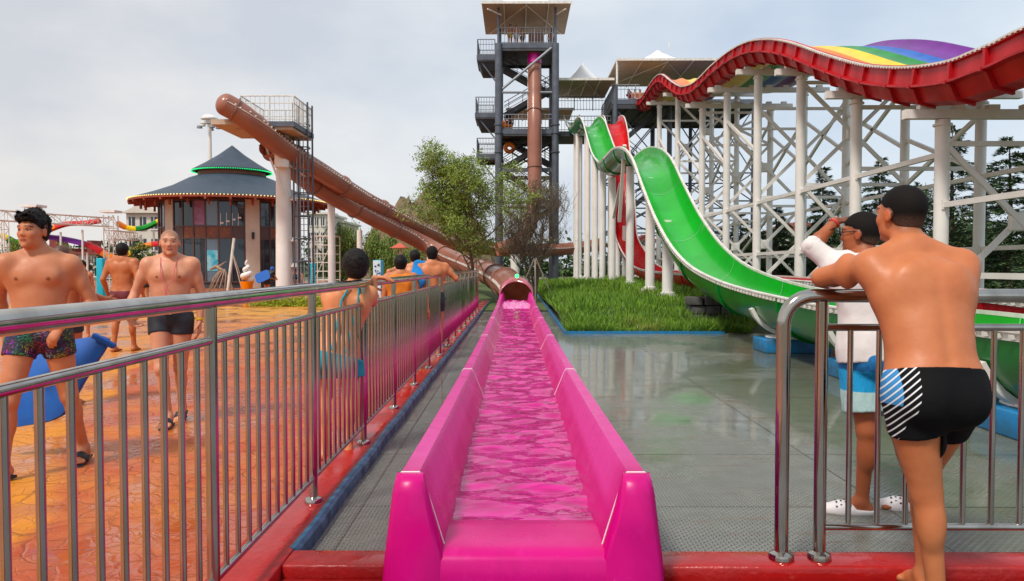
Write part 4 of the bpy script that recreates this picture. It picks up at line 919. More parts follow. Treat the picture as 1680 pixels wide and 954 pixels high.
# conifers behind the rainbow slide
def conifer(name, x_, y_, h, wd, seed, label, n=9000):
    rs = np.random.RandomState(seed); t = thing(name, (x_, y_, 0), label, 'conifer', 'cedars behind the rainbow slide')
    b = MB(); b.tube([(x_, y_, 0), (x_ + rs.normal(0, .1), y_, h * .5), (x_ + rs.normal(0, .15), y_, h)], [.2, .11, .015], 8); P, D, U = [], [], []
    nb = int(h * 9)
    for i in range(nb):
        f_ = (i + rs.rand()) / nb; f_ = .06 + .94 * f_; a = rs.rand() * 6.283; L_ = wd * (1 - f_) ** .85 * rs.uniform(.6, 1.15) + .15; z0 = h * f_
        d = np.array([math.cos(a), math.sin(a), 0]); pts = [np.array([x_, y_, z0]) + d * L_ * s_ + np.array([0, 0, L_ * (.28 * s_ - .42 * s_ * s_) + rs.normal(0, .02)]) for s_ in np.linspace(0, 1, 6)]
        b.tube([tuple(q) for q in pts], [.03 * (1 - f_) + .012, .02, .014, .01, .007, .004], 4, caps=False)
        m_ = int(n / nb * (.35 + 1.3 * (1 - f_)))
        for _ in range(m_):
            s_ = rs.rand() ** .75; i0 = min(int(s_ * 5), 4); q = pts[i0] * (1 - (s_ * 5 - i0)) + pts[i0 + 1] * (s_ * 5 - i0); sd_ = np.array([-d[1], d[0], 0]) * rs.choice([-1, 1])
            off = rs.rand() ** 1.5 * .34 * L_ * (1.1 - s_ * .6); P.append(q + sd_ * off + [0, 0, rs.normal(0, .035) - off * .12]); D.append(d * .7 + sd_ * .8 + np.array([0, 0, rs.normal(-.05, .25)])); U.append([rs.normal(0, .35), rs.normal(0, .35), 1])
    b.build('trunk', M['bark'], t); n_ = len(P); quads(P, D, U, rs.uniform(.18, .40, n_), rs.uniform(.05, .10, n_), 'crown', M['leaf_conifer'], t); return t
CON = [(1655, 225, 40, 3.4, 'tallest cedar at the right edge of the photo'), (1568, 205, 44, 3.2, 'tall pointed cedar behind the nearest white pillar'), (1445, 262, 46, 2.8, 'cedar rising just above the leaning man'), (1352, 275, 50, 2.6, 'slender cedar left of the men behind the white struts'), (1275, 340, 54, 2.6, 'low cedar behind the middle white pillars'), (1510, 300, 50, 3.0, 'broad cedar between two taller ones'), (1620, 270, 52, 3.2, 'cedar partly hidden behind the right edge cedar'), (1215, 350, 62, 2.8, 'far cedar seen low between the thin white pillars'), (1740, 180, 38, 3.6, 'cedar cut by the right edge of the frame'), (1400, 310, 56, 2.8, 'cedar behind the raised arm of the man in the white shirt')]
for i, (px, pyt, Y, wd, lab) in enumerate(CON):
    p = at(px, pyt, Y); conifer('cedar_tree', p.x, Y, p.z, wd, 80 + i, lab, n=15000 if i < 4 else 10000)
hl = ['dark hedge behind the left pillars of the rainbow slide', 'dark hedge seen between the middle white pillars', 'dark bushy mass behind the raised arm of the man in the white shirt', 'dark bushy mass behind the nearest pillar', 'dark bushy mass at the right edge of the photo']
for i, (px, Y, w_, h_) in enumerate(((1190, 62, 5, 4.4), (1300, 57, 5, 4.8), (1400, 54, 5, 5.2), (1520, 52, 5, 5.0), (1650, 48, 5, 5.2))):
    p = at(px, 440, Y); bush('hedge', (p.x, Y, 0), w_, 1.6, h_, hl[i], M['leaf_dark'], 9000, .34, 100 + i, cat='hedge', lump=22)
# distant wall of buildings / trees that close the horizon
far_cols = [(-95, -62), (-62, -30), (-30, -6), (-6, 14), (14, 34), (34, 62), (62, 95)]
o = bush('distant_trees', (10, 110, 0), 60, 2, 5.5, '', M['leaf_dark'], 9000, .95, 7, kind='stuff', lump=60)
o = bush('distant_trees', (-75, 120, 0), 62, 2, 5.0, '', M['leaf_dark'], 8000, .95, 8, kind='stuff', lump=60)
# rocky hill left of the tower
m = pm('ochre_rock', (.26, .19, .11), (.13, .11, .06), .6, rough=.9, bump=.8, bscale=1.2, bdist=.4); p = at(700, 440, 78)
b = MB(); V = []; n1, n2 = 30, 18; rs = np.random.RandomState(2)
for j in range(n2):
    for i in range(n1):
        u_ = i / (n1 - 1) * 2 - 1; v_ = j / (n2 - 1) * 2 - 1; h = max(0, 1 - (u_ * u_ + v_ * v_)) ** .7 * 8.0; V.append((p.x + u_ * 8 + rs.normal(0, .2), 80 + v_ * 5 + rs.normal(0, .2), h * (1 + .22 * math.sin(i * 1.3 + j)) + rs.normal(0, .25) - .1))
b.add(V, [(j * n1 + i, j * n1 + i + 1, (j + 1) * n1 + i + 1, (j + 1) * n1 + i) for j in range(n2 - 1) for i in range(n1 - 1)]); tag(b.build('rocky_hill', m, smooth=True), kind='structure')
bush('shrub', (p.x + 1, 75.5, 2.0), 5, 1.5, 3.0, 'scrubby olive bushes on the ochre rocky hill', M['leaf_light'], 2500, .3, 44)
# yellow green clipped hedge on the plaza
for i, (px, lab) in enumerate(((440, 'yellow green clipped shrub left of the second railing post'), (490, 'yellow green clipped shrub right of the second railing post'), (535, 'yellow green clipped shrub beside the woman at the railing'))):
    p = at(px, 492, 27); bush('clipped_shrub', (p.x, 27, 0), 1.0, .5, .42, lab, M['leaf_yellow'], 2600, .085, 50 + i, group='clipped yellow green shrubs', lump=10)
p = at(797, 478, 25); bush('clipped_shrub', (-1.75, 26, 0), .35, .8, .5, 'small dark green shrub at the far end of the long railing', M['leaf_light'], 900, .10, 57)
for i, (px, Y, h) in enumerate(((240, 60, 3.2), (225, 58, 2.4), (120, 62, 3.4), (160, 60, 2.8), (30, 50, 3.0), (205, 66, 3.8))):
    p = at(px, 465, Y); tree('young_tree', (p.x, Y, 0), h * 1.35, ['young green tree behind the bald man', 'low green tree left of the bald man', 'thin young tree behind the white truss', 'thin young tree right of the buzz cut man', 'green tree at the far left behind the young man', 'young tree under the yellow and green slide'][i], M['leaf_dark'] if i % 2 else M['leaf_light'], 1500, .19, 70 + i, r0=.06, n0=(8, 5, 4), scat=.3, group='young trees beyond the plaza')

# ------------------------------------------------------------ round two storey building
BX, BY = at(383, 440, 54.5).x, 54.5; S_ = 54.5 / 50 * 50
def bz(py_, Y=50): return at(383, py_, Y).z
RW = 4.85; hb = thing('round_pavilion', (BX, BY, 0), 'round two storey pavilion with tiered blue grey conical roof and glass walls', 'building')
def arc(r, a0, a1, z0, z1, th, mat, name, parent, seg=6):
    b = MB(); n = max(1, int(seg)); V = []
    for k in range(n + 1):
        a = R(a0 + (a1 - a0) * k / n); s_, c_ = math.sin(a), -math.cos(a)
        for rr_, zz in ((r, z0), (r - th, z0), (r - th, z1), (r, z1)): V.append((BX + s_ * rr_, BY + c_ * rr_, zz))
    b.add(V, [(k * 4 + q, k * 4 + (q + 1) % 4, (k + 1) * 4 + (q + 1) % 4, (k + 1) * 4 + q) for k in range(n) for q in range(4)] + [(0, 1, 2, 3), (n * 4 + 3, n * 4 + 2, n * 4 + 1, n * 4)])
    return b.build(name, mat, parent)
zE = bz(322); zsp0, zsp1 = bz(391), bz(372); ztp = bz(327)
b = MB(); b.lathe([(RW - .9, .05), (RW - .9, zE)], (BX, BY, 0), 32); b.build('inner_wall', pm('dim_interior', (.10, .09, .085), (.05, .05, .055), .9, rough=.8), hb)
arc(RW - .05, -180, 180, -.05, .35, .3, M['dark_under'], 'plinth', hb, 40); arc(RW - .06, -180, 180, ztp, zE + .5, .3, M['wood'], 'lintel', hb, 40)
spans = [(-29, 29, 6), (41, 74, 4), (-74, -41, 4), (90, 140, 5), (-140, -90, 5)]; piers = [(29, 41), (-41, -29), (74, 90), (-90, -74), (140, 220)]
for a0, a1 in piers: arc(RW + .02, a0, a1, 0, ztp + .02, .4, M['beige_wall'], 'pier', hb, 5)
for a0, a1, n in spans[:3]:
    wn = None
    for k in range(n + 1):
        a = a0 + (a1 - a0) * k / n; o = arc(RW + .03, a - .5, a + .5, .35, ztp, .14, M['frame'], 'mullion', hb, 1)
    for z0_, z1_ in ((ztp - .1, ztp), (zsp1 - .03, zsp1 + .06), (zsp0 - .06, zsp0 + .03), (.35, .45)): arc(RW + .02, a0, a1, z0_, z1_, .12, M['frame'], 'transom', hb, 8)
    for k in range(n):
        p0, p1 = a0 + (a1 - a0) * k / n + .5, a0 + (a1 - a0) * (k + 1) / n - .5
        arc(RW - .03, p0, p1, zsp0, zsp1, .05, M['wood'] if k in (1, 2, 3, 4) else M['frame'], 'spandrel', hb, 2)
        for z0_, z1_ in ((.45, zsp0 - .06), (zsp1 + .06, ztp - .1)):
            arc(RW - .03, p0, p1, z0_, z1_, .03, M['glass_light'] if k == 3 else M['glass'], 'window', hb, 2)
# posters and ornaments behind / on the glass
def panel(a0, a1, z0_, z1_, mat, name): return arc(RW + .0, a0, a1, z0_, z1_, .02, mat, name, hb, 3)
panel(-9.6, -.7, zsp1 + .1, ztp - .12, pm('purple_banner', (.22, .08, .17), (.34, .16, .27), 2.5, rough=.6), 'banner')
panel(1.0, 9.2, bz(445), bz(411), pm('blue_poster', (.0, .33, .50), (.25, .55, .62), 2.5, rough=.4), 'poster')
for a in (35, -35):
    b = MB(); x_, y_ = BX + math.sin(R(a)) * (RW + .1), BY - math.cos(R(a)) * (RW + .1); b.tube([(x_, y_, bz(392)), (x_, y_, bz(381))], .09, 8); b.build('wall_lamp', M['black'], hb)
for k in range(4): # lattice ornament in the windows
    a = 11 + k * 4.3; arc(RW + .01, a, a + 2.6, bz(368 - k * 3), bz(365 - k * 3), .02, M['white_trim'], 'lattice', hb, 1); arc(RW + .01, a + .3, a + .7, bz(372), bz(350), .02, M['white_trim'], 'lattice', hb, 1)
# roofs
m = newmat('slate_roof', (.035, .055, .085), .55); g = G(m); sp = g.n('SeparateXYZ', {0: g.n('TexCoord').outputs['Object']}); ang = g.math('ARCTAN2', sp.outputs[1], sp.outputs[0]); rw_ = g.math('MULTIPLY', sp.outputs[2], 9.)
br = g.n('TexBrick', {'Vector': g.n('CombineXYZ', {0: g.math('MULTIPLY', ang, 14.), 1: g.math('MULTIPLY', sp.outputs[2], 5.)}).outputs[0], 'Color1': (.030, .050, .085, 1), 'Color2': (.055, .080, .12, 1), 'Mortar': (.015, .022, .04, 1), 'Scale': 1.5, 'Mortar Size': .03})
g.out('Base Color', g.mix(g.rng(g.noise(sp.inputs[0].links[0].from_socket, 1.5, 6), .3, .7, 0, .4), br.outputs[0], (.07, .10, .14, 1))); g.out('Normal', g.bump(br.outputs['Fac'], .5, -.02)); M['slate'] = m
def roof(prof, name, mat, par): b = MB(); b.lathe(prof, (BX, BY, 0), 64); return b.build(name, mat, par, smooth=True, ang=25)
ze, rE = bz(320, 48.5), 6.7; zt_ = bz(288, 51.8)
r1 = roof([(rE, ze - .10), (rE, ze + .04), (5.2, ze + .55), (4.0, ze + 1.02), (2.9, zt_ + .0), (2.2, zt_ + .25)], 'lower_roof', M['slate'], hb)
b = MB(); b.lathe([(rE + .03, ze - .16), (rE + .03, ze - .04), (rE - .1, ze - .04)], (BX, BY, 0), 64); b.build('fascia', M['red_wood'], r1)
b = MB(); b.lathe([(RW - .2, ze + .25), (rE, ze - .12)], (BX, BY, 0), 64); b.build('soffit', M['red_wood'], r1)
for k in range(28):
    a = 2 * math.pi * (k + .5) / 28; b = MB(); c_, s_ = math.cos(a), math.sin(a); b.bar((BX + c_ * (RW), BY + s_ * RW, ze - .05), (BX + c_ * (rE + .05), BY + s_ * (rE + .05), ze - .22), .14, .16); b.box((BX + c_ * (rE - .75), BY + s_ * (rE - .75), ze - .38), (.12, .12, .42)); b.build('eave_bracket', M['red_wood'], r1)
b = MB()
for k in range(190): a = 2 * math.pi * k / 190; b.box((BX + math.cos(a) * (rE + .06), BY + math.sin(a) * (rE + .06), ze - .0), (.06, .06, .06), rz=a)
tag(b.build('eave_lights', M['led_warm'], r1), kind='stuff')
zu = bz(276, 52); roof([(2.3, zt_ + .2), (2.3, zu + .1)], 'lantern_wall', M['wood'], hb)
r2 = roof([(2.45, zu - .06), (2.68, zu + .02), (2.68, zu + .10), (1.8, zu + .62), (.9, zu + 1.22), (0.02, bz(239, 54.5))], 'upper_roof', M['slate'], hb)
b = MB()
for k in range(110): a = 2 * math.pi * k / 110; b.box((BX + math.cos(a) * 2.72, BY + math.sin(a) * 2.72, zu + .0), (.055, .055, .07), rz=a)
tag(b.build('eave_lights', M['led_green'], r2), kind='stuff')

# ------------------------------------------------------------ floodlight mast behind the pavilion
p = at(346, 400, 88); fm = thing('floodlight_mast', (p.x, 88, 0), 'tall white floodlight mast behind the pavilion roof', 'light mast')
zt = at(346, 205, 88).z; b = MB(); b.tube([(p.x, 88, 0), (p.x, 88, zt)], [.35, .22], 12); b.build('pole', M['white_paint'], fm)
b = MB(); b.lathe([(0, 1.2), (.5, 1.1), (.95, .75), (.95, .6), (.4, .55), (.3, .1), (0, .1)], (p.x, 88, zt), 16); b.build('head_dome', M['white_paint'], fm, smooth=True)
for k in range(7):
    a = k * 2 * math.pi / 7; b = MB(); b.bar((p.x, 88, zt + .1), (p.x + 1.0 * math.cos(a), 88 + 1.0 * math.sin(a), zt + .1), .06, .06); b.lathe([(0, .2), (.28, .15), (.33, -.12), (0, -.16)], (p.x + 1.05 * math.cos(a), 88 + 1.05 * math.sin(a), zt + (.05 if k % 2 else -.35)), 10); b.build('floodlight', M['white_trim'] if k % 2 else M['grey_rail'], fm)

# ------------------------------------------------------------ far left: white gantry truss, colourful slides, houses
def truss(parent, a, b_, s=.45, n=None, mat=None, name='truss_beam'):
    a = Vector(a); b_ = Vector(b_); d = (b_ - a); l = d.length; n = n or max(2, int(l / (s * 1.2))); T = d.normalized(); u = Vector((0, 0, 1)) if abs(T.z) < .8 else Vector((1, 0, 0)); sd_ = T.cross(u).normalized(); u = sd_.cross(T)
    C = [sd_ * s / 2 * i + u * s / 2 * j for i, j in ((-1, -1), (1, -1), (1, 1), (-1, 1))]; b = MB()
    for c_ in C: b.tube([a + c_, b_ + c_], .032, 5)
    for q in range(4):
        for k in range(n):
            p0 = a + d * k / n + C[(q + k) % 2 and q or (q + 1) % 4]; p1 = a + d * (k + 1) / n + C[(q + 1) % 4 if (q + k) % 2 and q else q]; b.tube([p0, p1], .02, 4)
            b.tube([a + d * k / n + C[q], a + d * k / n + C[(q + 1) % 4]], .018, 4)
    return b.build(name, mat or M['white_trim'], parent)
gt = thing('truss_gantry', (-22, 40, 0), 'white aluminium truss gantry with square corner towers at the far left', 'gantry')
Yg = 40; A = at(-60, 365, 36); B_ = at(55, 358, Yg); C_ = at(182, 367, Yg + 4); C2 = at(182, 382, Yg + 4)
B_.z = C_.z = A.z = at(55, 358, Yg).z
truss(gt, A, B_, .5); truss(gt, B_, C_, .5); truss(gt, (B_.x + .2, Yg + 10, B_.z - .6), (C_.x, C_.y, C_.z - .7), .5)
truss(gt, (B_.x, Yg, 0), (B_.x, Yg, B_.z + .5), .55, name='truss_tower'); truss(gt, (C_.x, C_.y, 0), (C_.x, C_.y, C_.z + .4), .55, name='truss_tower'); truss(gt, (at(5, 400, 42).x, 42, 0), (at(5, 400, 42).x, 42, B_.z), .4, name='truss_tower')
for q in (B_, C_):
    b = MB(); b.bbox((q.x - .45, q.y - .45, q.z + .55), (q.x + .45, q.y + .45, q.z + .68)); b.build('tower_cap', M['white_paint'], gt)
def ribbon(name, pix, Y, cols, wd, label, dy=3.0):
    P = catmull([at(a, c, Y + dy * i / len(pix)) for i, (a, c) in enumerate(pix)], 6); t = thing(name, tuple(P[0]), label, 'water slide', 'small colourful slides far left'); n = len(P); m_ = len(cols)
    for k in range(m_):
        i0, i1 = int(n * k / m_), min(n - 1, int(n * (k + 1) / m_)); b = MB(); pr = [(wd * .5 * math.cos(a), wd * .5 * math.sin(a)) for a in np.linspace(math.pi, 2 * math.pi, 9)]
        b.sweep(P[i0:i1 + 1], [(x_, z_) for x_, z_ in pr] + [(x_ * .9, z_ * .88) for x_, z_ in pr[::-1]], side=(0, 1, 0)); b.build('slide_section', M[cols[k]], t)
    for k in range(1, n, 7):
        q = P[k]; b = MB(); b.tube([(q.x, q.y, 0), (q.x, q.y, q.z - wd * .5)], .09, 6); b.build('pillar', M['white_paint'], t)
    return t
ribbon('wavy_slide', [(190, 368), (205, 376), (222, 379), (240, 376), (258, 368), (275, 360), (300, 352)], 62, ['orange', 'yellow', 'lane_green', 'lane_green', 'yellow', 'orange'], .75, 'wavy slide striped orange, yellow and green beside the white house')
ribbon('wavy_slide', [(75, 393), (100, 396), (130, 402), (155, 410), (175, 422), (200, 428), (228, 412), (250, 405), (275, 404)], 58, ['purple', 'purple', 'red', 'orange', 'yellow', 'orange', 'red'], .8, 'low wavy slide running from purple to red and yellow behind the people')
ribbon('wavy_slide', [(-10, 388), (8, 392), (25, 400), (45, 398), (70, 385), (105, 372), (135, 370), (165, 366)], 56, ['yellow', 'lane_green', 'yellow', 'orange', 'red', 'red'], .7, 'arched red and yellow slide behind the white truss gantry')
def house(name, px0, px1, pyt, Y, dep, mat, label, rows, cols_, roofm=None, cat='building', gable=False):
    a, c_ = at(px0, pyt, Y), at(px1, pyt, Y); h = a.z; t = thing(name, ((a.x + c_.x) / 2, Y, 0), label, cat, None)
    b = MB(); b.bbox((a.x, Y, 0), (c_.x, Y + dep, h)); b.build('wall', mat, t); w_ = (c_.x - a.x)
    for i in range(cols_):
        for j in range(rows):
            x_ = a.x + w_ * (i + .5) / cols_; z_ = h * (j + .55) / rows; ww, hh = w_ / cols_ * .27, h / rows * .27
            b = MB(); b.bbox((x_ - ww, Y - .06, z_ - hh), (x_ + ww, Y + .05, z_ + hh)); o = b.build('window', M['glass'], t)
            b = MB(); b.bbox((x_ - ww - .08, Y - .12, z_ - hh - .16), (x_ + ww + .08, Y - .0, z_ - hh - .01)); b.bbox((x_ - .04, Y - .10, z_ - hh), (x_ + .04, Y - .062, z_ + hh)); b.build('frame', M['white_trim'], o)
    rm = roofm or mat; b = MB()
    if gable: b.add([(a.x - .4, Y - .5, h), (c_.x + .4, Y - .5, h), (c_.x + .4, Y + dep + .5, h), (a.x - .4, Y + dep + .5, h), ((a.x + c_.x) / 2, Y - .5, h + w_ * .28), ((a.x + c_.x) / 2, Y + dep + .5, h + w_ * .28)], [(0, 1, 4), (1, 2, 5, 4), (2, 3, 5), (3, 0, 4, 5), (3, 2, 1, 0)])
    else: b.bbox((a.x - .4, Y - .4, h), (c_.x + .4, Y + dep + .4, h + .3)); b.bbox((a.x + w_ * .2, Y + 1, h + .3), (a.x + w_ * .45, Y + 3, h + 1.6))
    b.build('roof', rm, t); return t
M['red_tile'] = pm('red_roof_tiles', (.28, .05, .04), (.2, .04, .03), 2, rough=.7)
house('villa', 207, 262, 350, 92, 12, M['cream'], 'cream villa with gabled roof left of the pavilion', 3, 3, gable=True)
house('apartment_block', 505, 534, 352, 110, 12, M['cream'], 'pale apartment block seen between the pavilion and the slim pillar', 4, 3)
house('apartment_block', 536, 562, 366, 118, 12, M['cream'], 'smaller pale apartment block right of the slim pillar', 4, 2)
house('villa', 62, 112, 412, 84, 8, M['cream'], 'low cream villa with red roof behind the young man', 2, 4, M['red_tile'], gable=False)
house('villa', 128, 160, 418, 84, 8, M['cream'], 'low cream villa with arched front behind the woman in red', 2, 3, M['red_tile'])
house('villa', 1040, 1075, 395, 100, 9, M['cream'], 'pale villa with red roof glimpsed between the slide pillars', 2, 2, M['red_tile'], gable=True)
house('villa', 1290, 1345, 378, 96, 9, M['cream'], 'pale villa behind the dark hedge at the right', 3, 3, M['red_tile'], gable=True)
# scaffold right of the pavilion
sc0 = thing('scaffold', (at(540, 400, 48).x, 48, 0), 'white pipe scaffold with ladder right of the caged ladder', 'scaffold')
xa, xb = at(511, 400, 48).x, at(549, 400, 48).x; hz = at(511, 388, 48).z
b = MB()
for x_ in (xa, (xa + xb) / 2, xb - .35, xb):
    for y_ in (48, 49.4): b.tube([(x_, y_, 0), (x_, y_, hz)], .035, 6)
for k in range(6):
    z_ = hz * (k + 1) / 6; b.tube([(xa, 48, z_), (xb, 48, z_)], .025, 5); b.tube([(xa, 49.4, z_), (xb, 49.4, z_)], .025, 5)
for k in range(14): b.tube([(xb - .35, 48, hz * (k + .5) / 14), (xb, 48, hz * (k + .5) / 14)], .022, 5)
b.tube([(xa, 48, .2), (xb, 48, hz)], .022, 5); b.build('frame', M['white_trim'], sc0)
b = MB(); b.box(((xa + xb) / 2, 48.7, hz + .03), (xb - xa, 1.4, .05)); b.build('deck', M['canopy'], sc0)
p = at(515, 440, 46); b = MB(); b.tube([(p.x, 46, 0), (p.x, 46, at(515, 383, 46).z)], .06, 8); b.tube([(p.x, 46, at(515, 383, 46).z), (p.x + .0, 46, at(515, 383, 46).z + .1)], .09, 8)
tag(b.build('lamp_post', M['white_trim'], None, org=(p.x, 46, 0)), 'thin white post in front of the scaffold', 'post')
# kiosk sign, cyan totems
def totem(px0, px1, pyt, pyb_z, Y, mat, label, dep=.35, side=None, name='sign_pillar'):
    a, c_ = at(px0, pyt, Y), at(px1, pyt, Y); t = thing(name, ((a.x + c_.x) / 2, Y, 0), label, 'sign'); b = MB(); b.bbox((a.x, Y, 0), (c_.x, Y + dep, a.z)); bevel(b.build('body', mat, t), .02); return t, a, c_
t, a, c_ = totem(612, 625, 427, 0, 15.5, M['cyan'], 'cyan and white information totem with blue lettering behind the railing', dep=.35)
b = MB(); b.bbox((a.x + .005, 15.47, .25), (c_.x - .005, 15.497, a.z - .01)); fp = b.build('front_panel', pm('pale_blue_panel', (.55, .72, .78), (.62, .78, .82), 5, rough=.4), t)
m = pm('dark_blue_ink', (.02, .05, .25), rough=.5); rs = random.Random(3); b = MB(); w_ = c_.x - a.x
for k in range(26): b.box((a.x + w_ * rs.uniform(.25, .85), 15.462, rs.uniform(1.1, 1.46)), (rs.uniform(.008, .03), .006, rs.uniform(.008, .028)), M=Matrix.Rotation(rs.uniform(-.8, .8), 3, 'Y'))
tag(b.build('lettering', m, t), kind='stuff')
b = MB(); b.lathe([(0, .07), (.03, .03), (.045, -.01), (.03, -.05), (0, -.06)], (a.x + w_ * .5, 15.46, .82), 12); b.build('drop_symbol', pm('coral_ink', (.7, .15, .12), rough=.5), t)
totem(157, 168, 424, 0, 20, M['cyan'], 'slim cyan totem between the woman in red and the walking man', dep=.2)
t, a, c_ = totem(509, 517, 432, 0, 44, M['cyan'], 'cyan banner standing at the foot of the caged ladder', dep=.1)
b = MB(); 
for k in range(6): b.bbox((a.x + .08, 43.98, a.z - .35 - k * .13), (c_.x - .06, 43.998, a.z - .30 - k * .13))
tag(b.build('lettering', M['white_trim'], t), kind='stuff')
# ice cream cone figure
p = at(405, 455, 30); ic = thing('cone_sculpture', (p.x, 30, 0), 'giant soft ice cream cone model near the pavilion', 'sculpture')
zb_, zt0 = 0.0, at(405, 428, 30).z; hcone = (zt0) * .50
b = MB(); b.lathe([(0, 0), (.14, 0), (.2, hcone * .6), (.26, hcone), (0, hcone)], (p.x, 30, 0), 18); b.build('cone', M['orange'], ic, smooth=True, ang=50)
b = MB(); pts = [(p.x + .17 * (1 - t_ / 4.2) * math.cos(t_ * 4.5), 30 + .17 * (1 - t_ / 4.2) * math.sin(t_ * 4.5), hcone + .06 + t_ * (zt0 - hcone) / 4.4) for t_ in np.linspace(0, 4.2, 44)]; b.tube(pts, [.14 * (1 - .75 * k / 43) for k in range(44)], 10); b.build('swirl', M['white_paint'], ic, smooth=True, ang=180)
# thin leaning mast and rope tripod
p0, p1 = at(371, 478, 30), at(384, 391, 30); t = thing('leaning_pole', (p0.x, 30, 0), 'leaning white pole with two long stays in front of the pavilion glass', 'pole')
b = MB(); b.tube([(p0.x, 30, 0), p1], .055, 8); b.build('pole', M['white_trim'], t)
for q in (at(402, 478, 30), at(409, 478, 31)):
    b = MB(); b.tube([(q.x, q.y, 0), p1.lerp(p0, .25)], .022, 6); b.build('stay', M['canopy'], t)
# bronze wire horse figure (bundles of bent rods)
p = at(363, 470, 31); t = thing('wire_sculpture', (p.x, 31, 0), 'brown wire frame sculpture left of the leaning white pole', 'sculpture'); rs = np.random.RandomState(9); wm = pm('bronze_wire', (.36, .24, .16), (.25, .17, .11), 8, rough=.5)
for k in range(14):
    a = 2 * math.pi * k / 14; b = MB(); b.tube([(p.x + .38 * math.cos(a), 31 + .3 * math.sin(a), 0), (p.x + .5 * math.cos(a + .3), 31 + .35 * math.sin(a + .3), .45), (p.x + .3 * math.cos(a + .7), 31 + .22 * math.sin(a + .7), .95), (p.x + .06 + .1 * math.cos(a + 1.2), 31, 1.3)], .022, 5); b.build('rod', wm, t)
b = MB(); b.tube([(p.x + .05, 31, 1.25), (p.x - .2, 31, 1.42), (p.x - .45, 31, 1.28)], [.07, .09, .04], 8); b.tube([(p.x - .1, 31, 1.4), (p.x + .22, 31, 1.62)], [.05, .015], 6); b.build('head', wm, t)
# red stall roofs near the willow
for px0, px1, py_, Y, lab in ((640, 668, 407, 47, 'small red flat canopy on a white post behind the boys'), (698, 724, 402, 60, 'small red canopy behind the lower tube')):
    a, c_ = at(px0, py_, Y), at(px1, py_, Y); t = thing('red_canopy', ((a.x + c_.x) / 2, Y, 0), lab, 'canopy'); b = MB(); mm = ((a.x + c_.x) / 2, Y + .6, a.z + .35)
    b.add([(a.x, Y, a.z), (c_.x, Y, a.z), (c_.x, Y + 1.3, a.z), (a.x, Y + 1.3, a.z), mm], [(0, 1, 4), (1, 2, 4), (2, 3, 4), (3, 0, 4), (3, 2, 1, 0)]); b.build('cover', pm('coral_fabric', (.62, .13, .08), rough=.7), t)
    b = MB(); b.tube([(mm[0], Y + .6, 0), (mm[0], Y + .6, a.z)], .06, 8); b.tube([(mm[0], Y + .6, a.z - .5), (a.x + .1, Y + .1, a.z)], .03, 5); b.tube([(mm[0], Y + .6, a.z - .5), (c_.x - .1, Y + .1, a.z)], .03, 5); b.build('post', M['white_trim'], t)
# ------------------------------------------------------------ people: smooth implicit bodies polygonised into one continuous mesh
def surf_nets(Fd, org, h):
    s = Fd < 0
    c = s[:-1, :-1, :-1].astype(np.int8)
    for i, j, k in ((1, 0, 0), (0, 1, 0), (0, 0, 1), (1, 1, 0), (1, 0, 1), (0, 1, 1), (1, 1, 1)):
        c = c + s[i:s.shape[0] - 1 + i, j:s.shape[1] - 1 + j, k:s.shape[2] - 1 + k]
    act = (c > 0) & (c < 8); I = np.argwhere(act); idx = -np.ones(act.shape, np.int64); idx[act] = np.arange(len(I))
    O = [(0, 0, 0), (1, 0, 0), (0, 1, 0), (1, 1, 0), (0, 0, 1), (1, 0, 1), (0, 1, 1), (1, 1, 1)]
    val = [Fd[I[:, 0] + o[0], I[:, 1] + o[1], I[:, 2] + o[2]] for o in O]
    acc = np.zeros((len(I), 3)); cnt = np.zeros(len(I))
    for a in range(8):
        for b_ in range(a + 1, 8):
            if sum(abs(O[a][q] - O[b_][q]) for q in range(3)) != 1: continue
            va, vb = val[a], val[b_]; m = (va < 0) != (vb < 0); t = np.where(m, va / np.where(m, va - vb, 1), 0)
            P = np.array(O[a]) + (np.array(O[b_]) - np.array(O[a])) * t[:, None]; acc += P * m[:, None]; cnt += m
    V = (I + acc / cnt[:, None]) * h + org
    fs = []
    for ax in range(3):
        sh = [slice(None)] * 3; sh2 = [slice(None)] * 3; sh[ax] = slice(0, -1); sh2[ax] = slice(1, None)
        A, B_ = s[tuple(sh)], s[tuple(sh2)]; E = np.argwhere(A != B_); o1, o2 = [q for q in range(3) if q != ax]
        E = E[(E[:, o1] > 0) & (E[:, o2] > 0) & (E[:, o1] < idx.shape[o1]) & (E[:, o2] < idx.shape[o2])]
        def g_(d1, d2): e = E.copy(); e[:, o1] -= d1; e[:, o2] -= d2; return idx[e[:, 0], e[:, 1], e[:, 2]]
        q = np.stack([g_(0, 0), g_(1, 0), g_(1, 1), g_(0, 1)], 1); ins = A[E[:, 0], E[:, 1], E[:, 2]]
        if ax == 1: ins = ~ins
        q[~ins] = q[~ins][:, ::-1]; fs.append(q)
    return V, np.concatenate(fs)[:, ::-1]
v3 = lambda *a: np.array(a, float)
def nrm(a): return a / (np.linalg.norm(a) + 1e-12)
